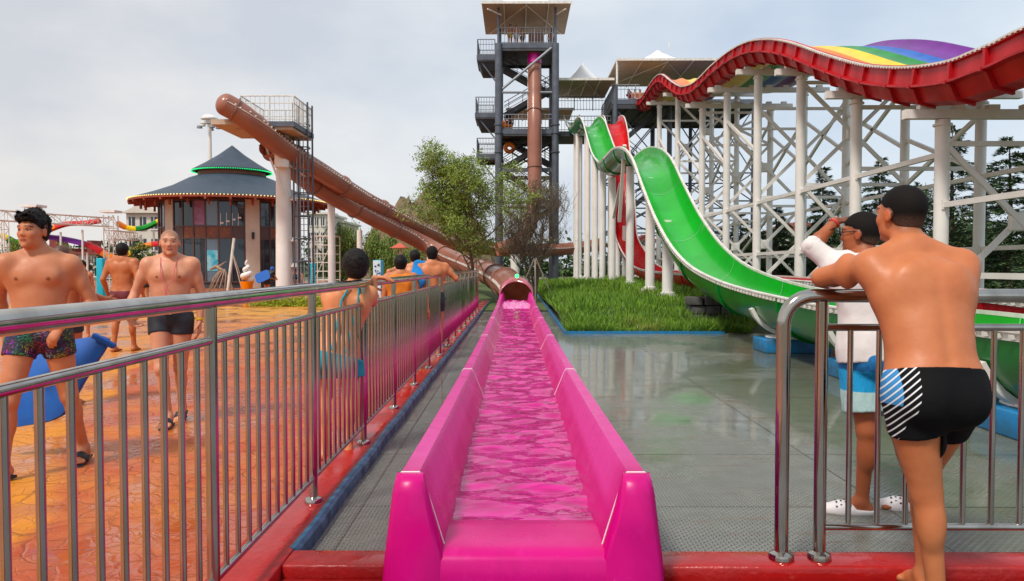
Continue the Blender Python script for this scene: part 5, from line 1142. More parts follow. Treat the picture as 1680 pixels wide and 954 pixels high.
class Sdf:
    def __init__(s): s.p = []
    def cone(s, a, b_, ra, rb, k=.02, flat=1., vd=None, op='u'): s.p.append(('c', np.array(a, float), np.array(b_, float), ra, rb, k, flat, None if vd is None else nrm(np.array(vd, float)), op)); return s
    def ell(s, c, r, k=.02, M3=None, op='u'): s.p.append(('e', np.array(c, float), np.array(r, float), 0, 0, k, 1, M3, op)); return s
    def mesh(s, h, cut=None, noise=None):
        lo = np.full(3, 1e9); hi = -lo
        for p in s.p:
            if p[8] != 'u': continue
            if p[0] == 'c': R0 = max(p[3], p[4]); lo = np.minimum(lo, np.minimum(p[1], p[2]) - R0); hi = np.maximum(hi, np.maximum(p[1], p[2]) + R0)
            else: R0 = max(p[2]); lo = np.minimum(lo, p[1] - R0); hi = np.maximum(hi, p[1] + R0)
        lo -= .03; hi += .03; lo = np.floor(lo / h) * h; n = np.ceil((hi - lo) / h).astype(int) + 1
        F_ = np.full(n, .5, np.float32); ax = [lo[i] + h * np.arange(n[i]) for i in range(3)]
        for p in s.p:
            kk = p[5]; pad = kk * 1.2 + 2.5 * h
            if p[0] == 'c': R0 = max(p[3], p[4]); a = np.minimum(p[1], p[2]) - R0 - pad; b_ = np.maximum(p[1], p[2]) + R0 + pad
            else: R0 = max(p[2]); a = p[1] - R0 - pad; b_ = p[1] + R0 + pad
            i0 = np.clip(np.floor((a - lo) / h).astype(int), 0, n - 1); i1 = np.clip(np.ceil((b_ - lo) / h).astype(int) + 1, 1, n)
            sl = tuple(slice(i0[q], i1[q]) for q in range(3)); X, Y, Z = np.meshgrid(*[ax[q][sl[q]] for q in range(3)], indexing='ij'); P = np.stack([X, Y, Z], -1).astype(np.float32)
            if p[0] == 'c':
                ab = (p[2] - p[1]).astype(np.float32); q = P - p[1].astype(np.float32); t = np.clip(q @ ab / max(float(ab @ ab), 1e-9), 0, 1); q = q - t[..., None] * ab
                if p[7] is not None and p[6] != 1: qv = q @ p[7].astype(np.float32); q = q + (qv * (1 / p[6] - 1))[..., None] * p[7].astype(np.float32)
                d = np.sqrt((q * q).sum(-1)) - (p[3] + (p[4] - p[3]) * t)
                if p[6] < 1: d = d * (.5 + .5 * p[6])
            else:
                q = P - p[1].astype(np.float32)
                if p[7] is not None: q = q @ np.array(p[7], np.float32)     # columns are the local axes
                k0 = np.sqrt(((q / p[2]) ** 2).sum(-1)); d = k0 * (k0 - 1) / (np.sqrt(((q / p[2] ** 2) ** 2).sum(-1)) + 1e-9); d = np.where(k0 < .2, -min(p[2]), d)
            f = F_[sl]
            if p[8] == 'u':
                hh = np.clip(.5 + .5 * (f - d) / kk, 0, 1); F_[sl] = f * (1 - hh) + d * hh - kk * hh * (1 - hh)
            elif p[8] == '-':
                hh = np.clip(.5 - .5 * (f + d) / kk, 0, 1); F_[sl] = f * (1 - hh) - d * hh + kk * hh * (1 - hh)
        if cut or noise:
            X, Y, Z = np.meshgrid(*ax, indexing='ij'); P = np.stack([X, Y, Z], -1)
            if noise: F_ = F_ + noise(P)
            for c_ in (cut or []): F_ = np.maximum(F_, c_(P))
        F_[0] = F_[-1] = .1; F_[:, 0] = F_[:, -1] = .1; F_[:, :, 0] = F_[:, :, -1] = .1
        F_ = np.where(np.abs(F_) < 1e-6, 1e-6, F_)
        return surf_nets(F_, lo, h)
def emit(name, VF, mat, parent=None, org=(0, 0, 0), colf=None, relax=2):
    V, Fq = VF
    # light smoothing
    if relax:
        e = np.concatenate([Fq[:, [0, 1]], Fq[:, [1, 2]], Fq[:, [2, 3]], Fq[:, [3, 0]]]); 
        for _ in range(relax):
            a = np.zeros_like(V); c_ = np.zeros(len(V)); np.add.at(a, e[:, 0], V[e[:, 1]]); np.add.at(c_, e[:, 0], 1); a /= np.maximum(c_, 1)[:, None]; V = V * .5 + a * .5
    me = bpy.data.meshes.new(name); n, m = len(V), len(Fq); me.vertices.add(n); me.vertices.foreach_set('co', (V - np.array(org)).astype(np.float32).ravel()); me.loops.add(4 * m); me.loops.foreach_set('vertex_index', Fq.astype(np.int32).ravel()); me.polygons.add(m); me.polygons.foreach_set('loop_start', np.arange(0, 4 * m, 4, dtype=np.int32)); me.update(); me.validate()
    me.polygons.foreach_set('use_smooth', [True] * len(me.polygons)); me.materials.append(mat)
    if colf is not None and len(me.vertices) == n:
        ca = me.color_attributes.new('col', 'FLOAT_COLOR', 'POINT'); C = np.ones((n, 4), np.float32); C[:, :3] = colf(V); ca.data.foreach_set('color', C.ravel())
    o = bpy.data.objects.new(name, me); col.objects.link(o); o['_o'] = tuple(org)
    if parent is not None: o.parent = parent
    else: o.location = org
    return o
def skinmat(name, k=1.0):
    m = newmat(name); g = G(m); a = g.n('Attribute', attribute_name='col').outputs['Color']; nz = g.noise(g.pos(), 14, 6, .6); n2 = g.noise(g.pos(), 3.2, 3)
    c = g.mix(g.rng(nz, .3, .7, 0, .45), a, g.mix(1, a, (.82, .66, .60, 1), 'MULTIPLY')); c = g.mix(g.rng(n2, .35, .65, 0, .45), c, g.mix(1, c, (.9, .72, .66, 1), 'MULTIPLY'))
    g.out('Base Color', c); g.out('Roughness', g.rng(nz, .3, .7, .42, .58)); g.b.inputs['Specular IOR Level'].default_value = .42
    g.b.inputs['Subsurface Weight'].default_value = .12; g.b.inputs['Subsurface Radius'].default_value = (.02, .008, .004); g.b.inputs['Subsurface Scale'].default_value = .6
    g.out('Normal', g.bump(g.noise(g.pos(), 160, 3), .25, .002, g.bump(g.noise(g.pos(), 22, 4), .25, .006))); return m
M['skin'] = skinmat('skin')
m = newmat('black_hair', (.006, .005, .005), .55); m.node_tree.nodes['Principled BSDF'].inputs['Specular IOR Level'].default_value = .18; g = G(m); st = g.n('Mapping', {0: g.n('TexCoord').outputs['Object'], 'Scale': (1, 1, .35)}).outputs[0]
g.out('Base Color', g.mix(g.rng(g.noise(st, 110, 3), .35, .7), (.004, .0035, .004, 1), (.016, .012, .011, 1))); g.out('Normal', g.bump(g.noise(st, 150, 4), .9, .006)); M['hair'] = m
M['hair_short'] = pm('cropped_hair', (.007, .006, .006), (.018, .013, .012), 120, rough=.7, spec=.15, bump=.7, bscale=200)
M['hair_buzz'] = pm('shaved_stubble', (.09, .06, .045), (.05, .035, .03), 90, rough=.75)
def cloth(name, c1, c2=None, **k): return pm(name, c1, c2 or tuple(x * .75 for x in c1), k.pop('scale', 12), rough=k.pop('rough', .75), bump=.35, bscale=9, bdist=.02, **k)
M['black_trunks'] = cloth('black_swim_fabric', (.012, .012, .016), rough=.55)
M['navy_trunks'] = cloth('navy_swim_fabric', (.015, .02, .03), rough=.6)
M['sandal'] = M['rubber']
M['eye'] = newmat('eye', (.6, .57, .54), .15); M['iris'] = newmat('iris', (.015, .01, .008), .1)
def vnoise(P, sc_, seed=0):
    q = P * sc_; i = np.floor(q).astype(np.int64); f = q - i; f = f * f * (3 - 2 * f); o = 0
    for dx in (0, 1):
        for dy in (0, 1):
            for dz in (0, 1):
                hsh = ((i[..., 0] + dx) * 73856093 ^ (i[..., 1] + dy) * 19349663 ^ (i[..., 2] + dz) * 83492791 ^ seed * 2654435) & 0xffff
                hsh = (hsh * 40503 + 12345) & 0xffff
                o = o + hsh / 65535. * np.where(dx, f[..., 0], 1 - f[..., 0]) * np.where(dy, f[..., 1], 1 - f[..., 1]) * np.where(dz, f[..., 2], 1 - f[..., 2])
    return o * 2 - 1
class Person:
    """Front of the body looks along angle phi (0 = towards the camera). local = (left, forward, up)"""
    def __init__(s, x_, y_, phi, H=1.70, z=0., tone=(.50, .27, .17), bulk=1., muscle=1., h=.012, fem=False):
        s.o = v3(x_, y_, z); s.k = H / 1.70; p = R(phi); s.Fw = v3(math.sin(p), -math.cos(p), 0); s.Lf = v3(math.cos(p), math.sin(p), 0); s.Up = v3(0, 0, 1); s.tone = tuple(np.array(tone) * [1.08, .74, .50]); s.stub = None; s.gl = 1.; s.b = bulk; s.h = h; s.fem = fem; s.mus = muscle
        w_ = .90 if fem else 1.
        s.J = dict(pel=(0, 0, .93), chest=(0, .0, 1.26), neck=(0, -.015, 1.455), head=(0, .015, 1.585))
        for q, sg in (('L', 1), ('R', -1)):
            s.J.update({'sh' + q: (sg * .180 * w_, -.01, 1.40), 'el' + q: (sg * .235 * w_, -.03, 1.115), 'wr' + q: (sg * .25 * w_, .05, .87), 'hip' + q: (sg * .09, 0, .90), 'kn' + q: (sg * .105, .02, .49), 'an' + q: (sg * .10, -.02, .085)})
        s.head_yaw = 0; s.head_pitch = 0; s.toe = {'L': 0, 'R': 0}; s.hand = {'L': None, 'R': None}; s.curl = {'L': .3, 'R': .3}; s.footpitch = {'L': 0, 'R': 0}; s.wj = {}
    def W(s, key):
        if key in s.wj: return np.array(s.wj[key], float)
        a = s.J[key]; return s.o + (s.Lf * a[0] + s.Fw * a[1] + s.Up * a[2]) * s.k
    def D(s, a): return s.Lf * a[0] + s.Fw * a[1] + s.Up * a[2]
    def headframe(s):
        ya = R(s.head_yaw); f = s.Fw * math.cos(ya) + s.Lf * math.sin(ya); pt = R(s.head_pitch); f2 = f * math.cos(pt) + s.Up * math.sin(pt); l = nrm(np.cross(s.Up, f)) ; l = -l if np.dot(l, s.Lf) < 0 and abs(s.head_yaw) < 80 else l
        u = np.cross(f2, l); u = u if u[2] > 0 else -u; return l, f2, u
    def build(s, name='person', label='', cat='person', group=None, face=True, legs=True):
        k, b_, Fw, Lf, Up = s.k, s.b, s.Fw, s.Lf, s.Up; W = s.W; S = Sdf(); s.S = S
        pel, ch, nk, hd = W('pel'), W('chest'), W('neck'), W('head'); up = nrm(ch - pel); fw = nrm(Fw - up * np.dot(Fw, up)); lf = nrm(np.cross(fw, up)); lf = lf if np.dot(lf, Lf) > 0 else -lf
        s.bf = (lf, fw, up); w_ = .88 if s.fem else 1.
        upc = nrm(nk - ch)
        S.cone(ch + lf * .055 * k + up * .06 * k, ch - lf * .055 * k + up * .06 * k, .128 * k * b_ * w_, .128 * k * b_ * w_, .03, .76, fw)
        S.cone(ch + up * .04 * k, ch - up * .13 * k, .155 * k * b_ * w_, .138 * k * b_ * w_, .04, .72, fw)
        S.cone(ch - up * .12 * k, pel + up * .09 * k, .136 * k * b_ * w_, (.150 if s.fem else .145) * k * b_, .05, .74 + .06 * (b_ > 1.08), fw)
        S.cone(pel + lf * .06 * k + up * .02 * k, pel - lf * .06 * k + up * .02 * k, .118 * k * b_, .118 * k * b_, .05, .86, fw)
        for sg, q in ((1, 'L'), (-1, 'R')):
            hip, kn, an, sh, el, wr = (W(x_ + q) for x_ in ('hip', 'kn', 'an', 'sh', 'el', 'wr'))
            S.ell(pel + lf * sg * .072 * k - fw * .055 * k - up * .045 * k, v3(.085, .085, .09) * k * b_ * s.gl, .05)
            if legs:
                S.cone(hip, kn, .092 * k * b_ ** .8, .056 * k * b_ ** .5, .035); S.cone(hip + (kn - hip) * .12 + fw * .018 * k, hip + (kn - hip) * .6 + fw * .012 * k, .078 * k * b_ ** .7, .060 * k, .03)
                ax = nrm(an - kn); bk = -nrm(Fw - ax * np.dot(Fw, ax)); S.cone(kn, an, .050 * k * b_ ** .4, .034 * k, .025); S.ell(kn + (an - kn) * .30 + bk * .022 * k, v3(.047, .047, .10) * k * b_ ** .4, .03)
                S.ell(kn - bk * .022 * k, v3(.032, .032, .036) * k, .03)
                ty = R(s.toe[q]); tf = nrm(Fw * math.cos(ty) + Lf * math.sin(ty) + Up * math.sin(R(s.footpitch[q]))); tl = nrm(np.cross(tf, Up)); heel = an - tf * .028 * k - Up * .045 * k; ball = an + tf * .115 * k - Up * .055 * k; tip = an + tf * .165 * k - Up * .060 * k
                S.cone(heel, an + Up * .0, .034 * k, .034 * k, .025); S.cone(an + tf * .02 * k - Up * .01 * k, ball, .036 * k, .026 * k, .03); S.cone(heel, ball, .030 * k, .027 * k, .02)
                for j in range(5):
                    oo = (j - 2) * .0165 * k * (-sg if np.dot(tl, Lf) * 1 > 0 else sg); r_ = (.0155 if j == 0 else .0115) * k; o2 = tl * ((-1 if np.dot(tl, Lf) > 0 else 1) * sg) * (2 - j) * .017 * k
                    S.cone(ball + o2, tip + o2 - tf * .008 * k * j + tf * .012 * k, .018 * k, r_, .008)
                s.__dict__.setdefault('feet', {})[q] = (heel, ball, tip, tf, tl)
            # shoulder and arm
            S.cone(nk + up * .0 + lf * sg * .03 * k - fw * .01 * k, sh + up * .005 * k - lf * sg * .02 * k, .052 * k * b_, .052 * k * b_, .04)
            S.ell(sh - up * .012 * k, v3(.062, .060, .068) * k * b_ ** .7 * w_, .04)
            S.cone(sh, el, .052 * k * b_ ** .9 * w_, .039 * k * b_ ** .6 * w_, .022); S.ell(sh + (el - sh) * .45, v3(.046, .046, .07) * k * b_ ** .8 * w_, .02)
            m_ = el + (wr - el) * .28; S.cone(el, m_, .038 * k * b_ ** .6 * w_, .041 * k * b_ ** .6 * w_, .015); S.cone(m_, wr, .040 * k * b_ ** .6 * w_, .0265 * k * w_, .015)
            # lats and chest muscle
            S.cone(sh - lf * sg * .035 * k - up * .07 * k - fw * .015 * k, ch - up * .13 * k + lf * sg * .075 * k, .060 * k * b_, .05 * k * b_, .05)
            if s.fem: S.ell(ch + lf * sg * .065 * k + fw * .095 * k + up * .01 * k, v3(.055, .05, .055) * k, .03)
            else: S.ell(ch + lf * sg * .072 * k + fw * (.070 if b_ < 1.1 else .085) * k + up * .045 * k, v3(.078, .042, .058) * k * b_, .03)
            S.ell(ch + lf * sg * .085 * k - fw * .075 * k + up * .07 * k, v3(.055, .03, .075) * k * b_, .035)
            # hand
            dr = nrm(wr - el); hd_ = s.hand[q]
            if hd_ is not None: dr = nrm(np.array(hd_[0], float)); pn = nrm(np.array(hd_[1], float))
            else: pn = -lf * sg
            pn = nrm(pn - dr * np.dot(pn, dr)); tv = np.cross(dr, pn); tv = tv if np.dot(tv, fw + Fw) > 0 else -tv
            if hd_ is not None and len(hd_) > 2: tv = tv if np.dot(tv, np.array(hd_[2], float)) > 0 else -tv
            S.cone(wr, wr + dr * .080 * k, .027 * k, .037 * k, .012, .5, pn)
            c_ = s.curl[q]; kn_ = wr + dr * .082 * k
            for j in range(4):
                off = (1.5 - j) * .0185 * k; base = kn_ + tv * off - dr * (.004 * abs(j - 1)) * k; ln = (.040, .045, .042, .033)[j] * k; r0 = (.0092, .0095, .009, .008)[j] * k * (1.12 if s.h > .007 else 1); p0 = base
                for z_, sc_ in ((.6, 1), (1.7, .62), (2.6, .5)):
                    d_ = dr * math.cos(c_ * z_) + pn * math.sin(c_ * z_); p1 = p0 + d_ * ln * sc_; S.cone(p0, p1, r0, r0 * .93, .003); p0 = p1; r0 *= .93
            tb_ = wr + dr * .022 * k + tv * .022 * k; t1 = tb_ + nrm(tv * .75 + dr * .75 + pn * .25) * .038 * k; t2_ = t1 + nrm(tv * .35 + dr * .9 + pn * .35) * .030 * k; t3_ = t2_ + nrm(tv * .1 + dr * .9 + pn * .5) * .022 * k
            S.cone(tb_, t1, .017 * k, .0125 * k, .008); S.cone(t1, t2_, .0115 * k, .0105 * k, .003); S.cone(t2_, t3_, .0105 * k, .009 * k, .003)
        # spine furrow, belly
        if not s.fem: S.cone(ch - fw * .128 * k * b_ * w_ + up * .12 * k, pel - fw * .125 * k * b_ + up * .10 * k, .010 * k, .012 * k, .035, op='-')
        if b_ > 1.05: S.ell(pel + fw * .055 * k + up * .13 * k, v3(.12, .09, .12) * k * b_, .05)
        # neck and head
        l, f, u = s.headframe(); s.hf = (hd, l, f, u); kk = k * (1.0 if not s.fem else .96); H = lambda a, c_, e_: hd + (l * a + f * c_ + u * e_) * kk; s.Hp = H; Mh = np.stack([l, f, u], 1); s.Mh = Mh
        S.cone(nk - up * .02 * k, H(0, -.02, -.06), .060 * k * b_ ** .8 * (.86 if s.fem else 1), .054 * k * b_ ** .6 * (.88 if s.fem else 1), .03)
        n0 = len(S.p)
        S.ell(H(0, -.016, .028), v3(.076, .094, .084) * kk, .012, Mh); S.ell(H(0, .030, -.025), v3(.064, .060, .080) * kk, .03, Mh); S.ell(H(0, .032, -.072), v3(.050 * b_ ** .5, .048, .036) * kk, .03, Mh)
        for a in (-1, 1):
            S.ell(H(a * .036, .062, -.022), v3(.024, .020, .022) * kk, .02, Mh); S.ell(H(a * .078, -.006, -.008), v3(.010, .020, .031) * kk, .007, Mh); S.ell(H(a * .089, -.000, -.004), v3(.006, .010, .017) * kk, .006, Mh, op='-')
        S.cone(H(-.034, .079, .027), H(.034, .079, .027), .013 * kk, .013 * kk, .018)
        for a in (-1, 1): S.ell(H(a * .032, .099, .006), v3(.018, .013, .008) * kk, .012, Mh, op='-')
        for a in (-1, 1): S.cone(H(a * .019, .0815, .0095), H(a * .044, .0745, .0085), .0048 * kk, .0045 * kk, .004); S.cone(H(a * .020, .0795, -.0035), H(a * .043, .0735, -.002), .0045 * kk, .004 * kk, .004)
        S.cone(H(0, .082, .014), H(0, .0955, -.022), .0085 * kk, .0125 * kk, .012)
        for a in (-1, 1): S.ell(H(a * .0135, .089, -.027), v3(.009, .010, .0085) * kk, .006, Mh)
        S.cone(H(-.017, .0855, -.054), H(.017, .0855, -.054), .0068 * kk, .0068 * kk, .004); S.cone(H(-.013, .084, -.0645), H(.013, .084, -.0645), .0078 * kk, .0078 * kk, .004)
        S.ell(H(0, .078, -.096), v3(.021, .018, .017) * kk, .02, Mh)
        tone = np.array(s.tone); 
        def colf(V):
            C = np.repeat(tone[None], len(V), 0).astype(float); q = (V - hd) @ Mh / kk; 
            dark = .92 - .05 * 0; lim = np.zeros(len(V), bool)
            fr = q[:, 1] > .06
            lip = fr & (np.abs(q[:, 0]) < .024) & (np.abs(q[:, 2] + .059) < .0125 - .22 * np.abs(q[:, 0])); C[lip] = tone * [.80, .42, .40]
            lin = fr & (np.abs(q[:, 0]) < .022) & (np.abs(q[:, 2] + .0595) < .0022); C[lin] = tone * [.35, .2, .2]
            br = (q[:, 1] > .05) & (np.abs(np.abs(q[:, 0]) - .033) < .021) & (np.abs(q[:, 2] - .031 + .25 * np.maximum(np.abs(q[:, 0]) - .038, 0)) < .0048); C[br] = tone * .16
            ln = (q[:, 1] > .05) & (np.abs(np.abs(q[:, 0]) - .031) < .016) & (np.abs(q[:, 2] - .0085) < .0022); C[ln] = tone * .12
            ck = np.exp(-((np.abs(q[:, 0]) - .042) ** 2 + (q[:, 2] + .03) ** 2) / .0006) * (q[:, 1] > .03); C = C * (1 - .12 * ck[:, None] * np.array([0, 1, 1]))
            if s.stub:
                z0, hi = s.stub; base = np.interp(q[:, 1], [-.12, -.06, -.01, .0, .03, .07, .10], z0); mk = np.clip((q[:, 2] - base) / .012 + .5, 0, 1)
                if hi: mk = mk * np.clip((np.interp(q[:, 1], [-.12, -.05, .0, .06], [.12, .10, .062, .045]) - q[:, 2]) / .03 + .5, .6, 1)
                mk = mk * np.clip((.5 if hi else .22) + (q[:, 2] - base) * (8 if hi else 13), .2, 1) * (np.abs(q[:, 0]) < .081) * (np.linalg.norm(q, axis=1) < .16) * (.86 + .14 * vnoise(q, 260)); C = C * (1 - mk[:, None]) + np.array([.05, .036, .03]) * mk[:, None]
            ear = (np.abs(q[:, 0]) > .072) & (np.abs(q[:, 2]) < .05) & (np.abs(q[:, 1]) < .04); C[ear] *= [1, .8, .75]
            if not s.fem:
                for sg in (1, -1):
                    n_ = ch + lf * sg * .092 * k + fw * .115 * k * b_ + up * .028 * k; d = np.linalg.norm((V - n_) - fw * ((V - n_) @ fw)[:, None], axis=1); mk = (d < .0125 * k) & (((V - ch) @ fw) > .03); C[mk] = tone * [.42, .30, .28]
                nv = pel + fw * .1 * k + up * .135 * k; d = np.linalg.norm((V - nv) - fw * ((V - nv) @ fw)[:, None], axis=1); mk = (d < .008 * k) & (((V - pel) @ fw) > .03); C[mk] = tone * .35
            # sun-browned forearms, knees and elbows a little redder
            for q_ in 'LR':
                for J_ in ('el', 'kn'):
                    d = np.linalg.norm(V - W(J_ + q_), axis=1); C *= (1 - .10 * np.exp(-(d / .06) ** 2)[:, None] * np.array([.3, 1, 1]))
                if hasattr(s, 'band') and s.band.get(q_):
                    pass
            return C
        o = emit(name, S.mesh(s.h), M['skin'], None, tuple(s.o), colf, relax=1 if s.h < .008 else 0); tag(o, label, cat, group); s.ob = o
        if face and abs(1) and s.h <= .012:
            for a in (-1, 1):
                bb = MB(); bb.lathe([(.0125 * kk * math.sin(t_), .0125 * kk * math.cos(t_)) for t_ in np.linspace(0, math.pi, 9)], (0, 0, 0), 14); e_ = bb.build('eye', M['eye'], o, smooth=True, org=(0, 0, 0)); c_ = H(a * .031, .0715, .003); e_.location = Vector(c_) - Vector(o['_o']); e_['_o'] = tuple(c_)
                bb = MB(); bb.lathe([(0, .0015), (.0058 * kk, .0005), (.006 * kk, -.001)], (0, 0, 0), 12); i_ = bb.build('iris', M['iris'], e_, smooth=True, org=(0, 0, 0)); i_.location = Vector(nrm(f)) * .0122 * kk; i_.rotation_euler = Vector(f).to_track_quat('Z', 'Y').to_euler()
        return o
    def hair(s, mat, th=.012, line=None, spike=0., name='hair', extra=None, sides=0.0, h=None, strand=None):
        H, Mh, kk = s.Hp, s.Mh, s.k; S = Sdf(); S.ell(H(0, -.016, .030), (v3(.077, .095, .085) + v3(th * (1 - sides), th, th * 1.2)) * kk, .01, Mh)
        S.ell(H(0, -.03, -.03), (v3(.062, .066, .06) + th * (1 - sides) * .6) * kk, .02, Mh)
        if extra: extra(S, H, kk)
        line = line or ([-.12, -.06, -.01, .0, .03, .07, .10], [-.085, -.085, -.055, .012, .022, .052, .060])
        hd = s.hf[0]
        def cut(P):
            q = (P - hd) @ Mh / kk; return (np.interp(q[..., 1], line[0], line[1]) + .006 * vnoise(q, 90, 7) + .004 * vnoise(q, 40, 2) - q[..., 2]) * kk * .8
        nz = None
        if spike:
            def nz(P): q = (P - hd) @ Mh / kk; return -(vnoise(q, 55, 3) * spike + vnoise(q, 110, 5) * spike * .6) * np.clip(q[..., 2] * 10 + .6, .2, 1)
        o = emit(name, S.mesh(h or s.h * .8, [cut], nz), mat, s.ob, tuple(s.o), relax=1)
        if strand:
            n_, ln, lift, comb = strand; me = o.data; rs = np.random.RandomState(17); nv = len(me.vertices); co = np.empty(nv * 3, np.float32); no = np.empty(nv * 3, np.float32); me.vertices.foreach_get('co', co); me.vertices.foreach_get('normal', no); co = co.reshape(-1, 3) + np.array(s.o); no = no.reshape(-1, 3)
            q = (co - hd) @ Mh; ok = np.where(np.einsum('ij,ij->i', no, (co - hd)) > 0)[0]; ii = ok[rs.randint(0, len(ok), n_)]; cw = Mh @ np.array(comb, float)
            D = no[ii] * lift + cw + rs.normal(0, .28, (n_, 3)); quads(co[ii] - no[ii] * .003, D, no[ii] + rs.normal(0, .3, (n_, 3)), ln * rs.uniform(.5, 1.4, n_), ln * rs.uniform(.09, .18, n_) + .0006, 'strands', mat, o, org=tuple(s.o))['kind'] = 'stuff'
        return o
    def trunks(s, mat, frac=.25, off=.010, waist=.10, name='swim_trunks', flare=.0, low=0.):
        k, b_ = s.k, s.b; lf, fw, up = s.bf; pel = s.W('pel'); S = Sdf()
        S.cone(pel + up * .12 * k, pel + up * .02 * k, .143 * k * b_ + off, .146 * k * b_ + off, .03, .78 + .04 * (b_ > 1.05), fw); S.cone(pel + lf * .06 * k + up * .02 * k, pel - lf * .06 * k + up * .02 * k, .118 * k * b_ + off, .118 * k * b_ + off, .03, .88, fw); cuts = []
        for sg, q in ((1, 'L'), (-1, 'R')):
            S.ell(pel + lf * sg * .072 * k - fw * .055 * k - up * .045 * k, v3(.085, .085, .09) * k * b_ * s.gl + off, .04); hip, kn = s.W('hip' + q), s.W('kn' + q); e_ = hip + (kn - hip) * (frac + .08)
            r0, r1 = .092 * k * b_ ** .8, .056 * k * b_ ** .5; S.cone(hip, e_, r0 + off, r0 + (r1 - r0) * frac + off + .006 + flare, .02); S.cone(hip + fw * .018 * k, e_ + fw * .014 * k, .080 * k * b_ ** .7 + off, .078 * k * b_ ** .7 * (1 - .25 * frac) + off + flare, .02)
            ax = nrm(kn - hip); pt = hip + (kn - hip) * frac
            def cut(P, ax=ax, pt=pt, sg=sg, hip=hip): 
                side = (P - pel) @ lf * sg; d = (P - pt) @ ax; return np.where(side > -.005, d, -1.)
            cuts.append(cut)
        wp = pel + up * (waist - low) * k; cuts.append(lambda P: (P - wp) @ nrm(up * 1 + fw * -.10))
        return emit(name, S.mesh(s.h * .9, cuts, folds(.007 if flare > .02 else .002)), mat, s.ob, tuple(s.o), relax=1)
    def sandals(s, mat=None):
        for q in 'LR':
            heel, ball, tip, tf, tl = s.feet[q]; k = s.k; b = MB(); c_ = (heel + tip) / 2 - v3(0, 0, .024 * k); b.bar(tuple(heel - tf * .035 * k - v3(0, 0, .035 * k)), tuple(tip + tf * .035 * k - v3(0, 0, .022 * k)), .088 * k, .02)
            o = bevel(b.build('sandal', mat or M['sandal'], s.ob), .008)
            b = MB(); n_ = 9; V = []
            for j, g_ in ((0, .035), (1, .09)):
                for i in range(n_):
                    a = math.pi * i / (n_ - 1); V.append(tuple(heel + tf * (.09 + g_ - .02) * k + tl * math.cos(a) * .050 * k + v3(0, 0, (-.02 + math.sin(a) * (.058 if j == 0 else .042)) * k)))
            b.add(V, [(i, i + 1, n_ + i + 1, n_ + i) for i in range(n_ - 1)]); st_ = b.build('strap', mat or M['sandal'], o, smooth=True); sm_ = st_.modifiers.new('s', 'SOLIDIFY'); sm_.thickness = .005
    def garment(s, mat, name, parts, off=.012, cuts=None):
        """parts: subset of the body primitives chosen by callable"""
        S = Sdf(); parts(S, s); return emit(name, S.mesh(s.h * .9, cuts), mat, s.ob, tuple(s.o), relax=1)
def torso_garment(s, mat, name='shirt', off=.014, low=-.02, sleeves=0., flare=0., noarm=False, top=None, rr=1.):
    k, b_ = s.k, s.b; lf, fw, up = s.bf; pel, ch, nk = s.W('pel'), s.W('chest'), s.W('neck'); w_ = .88 if s.fem else 1.; S = Sdf()
    S.cone(ch + lf * .055 * k + up * .06 * k, ch - lf * .055 * k + up * .06 * k, .128 * k * b_ * w_ + off, .128 * k * b_ * w_ + off, .03, .78, fw); S.cone(ch + up * .04 * k, ch - up * .13 * k, .155 * k * b_ * w_ + off, .142 * k * b_ * w_ + off, .04, .75, fw)
    S.cone(ch - up * .12 * k, pel + up * .02 * k, .142 * k * b_ * w_ + off, .152 * k * b_ + off + flare, .05, .78, fw); S.cone(pel + up * .02 * k, pel - up * .1 * k, .150 * k * b_ + off + flare, .156 * k * b_ + off + flare, .05, .82, fw)
    for sg, q in ((1, 'L'), (-1, 'R')):
        sh, el = s.W('sh' + q), s.W('el' + q)
        S.cone(sh - lf * sg * .035 * k - up * .07 * k - fw * .015 * k, ch - up * .13 * k + lf * sg * .075 * k, .060 * k * b_ + off, .05 * k * b_ + off, .05)
        if s.fem: S.ell(ch + lf * sg * .065 * k + fw * .095 * k + up * .01 * k, v3(.055, .05, .055) * k + off, .03)
        else: S.ell(ch + lf * sg * .072 * k + fw * .07 * k + up * .045 * k, v3(.078, .042, .058) * k * b_ + off, .03); S.ell(ch + lf * sg * .085 * k - fw * .075 * k + up * .07 * k, v3(.055, .03, .075) * k * b_ + off, .035)
        if not noarm:
            S.cone(nk + lf * sg * .04 * k - up * .01 * k, sh - lf * sg * .02 * k, .050 * k * b_ + off * .7, .054 * k * b_ + off, .04); S.ell(sh - up * .012 * k, v3(.062, .060, .068) * k * b_ ** .7 + off, .04)
        if sleeves: e_ = sh + (el - sh) * sleeves; S.cone(sh, e_, .054 * k * b_ + off * .6, .044 * k * b_ + off * .6, .02)
    cuts = [lambda P: (pel + up * low * k - P) @ up]
    if sleeves or not noarm:
        for q in 'LR':
            sh, el = s.W('sh' + q), s.W('el' + q); ax = nrm(el - sh); pt = sh + (el - sh) * max(sleeves, .22)
            if sleeves < .95: cuts.append(lambda P, ax=ax, pt=pt, sh=sh: np.where(np.linalg.norm((P - pt) - ((P - pt) @ ax)[..., None] * ax, axis=-1) < .085, (P - pt) @ ax, -1.))
    na = nrm(up + fw * .25); cuts.append(lambda P: np.where(np.linalg.norm((P - nk) @ np.eye(3) - ((P - nk) @ up)[..., None] * up, axis=-1) < .115 * k, (P - (nk + up * .012 * k)) @ na, -1.))
    if top: cuts += top
    return emit(name, S.mesh(s.h * .9, cuts, folds(.006 if off > .018 else .002)), mat, s.ob, tuple(s.o), relax=1)

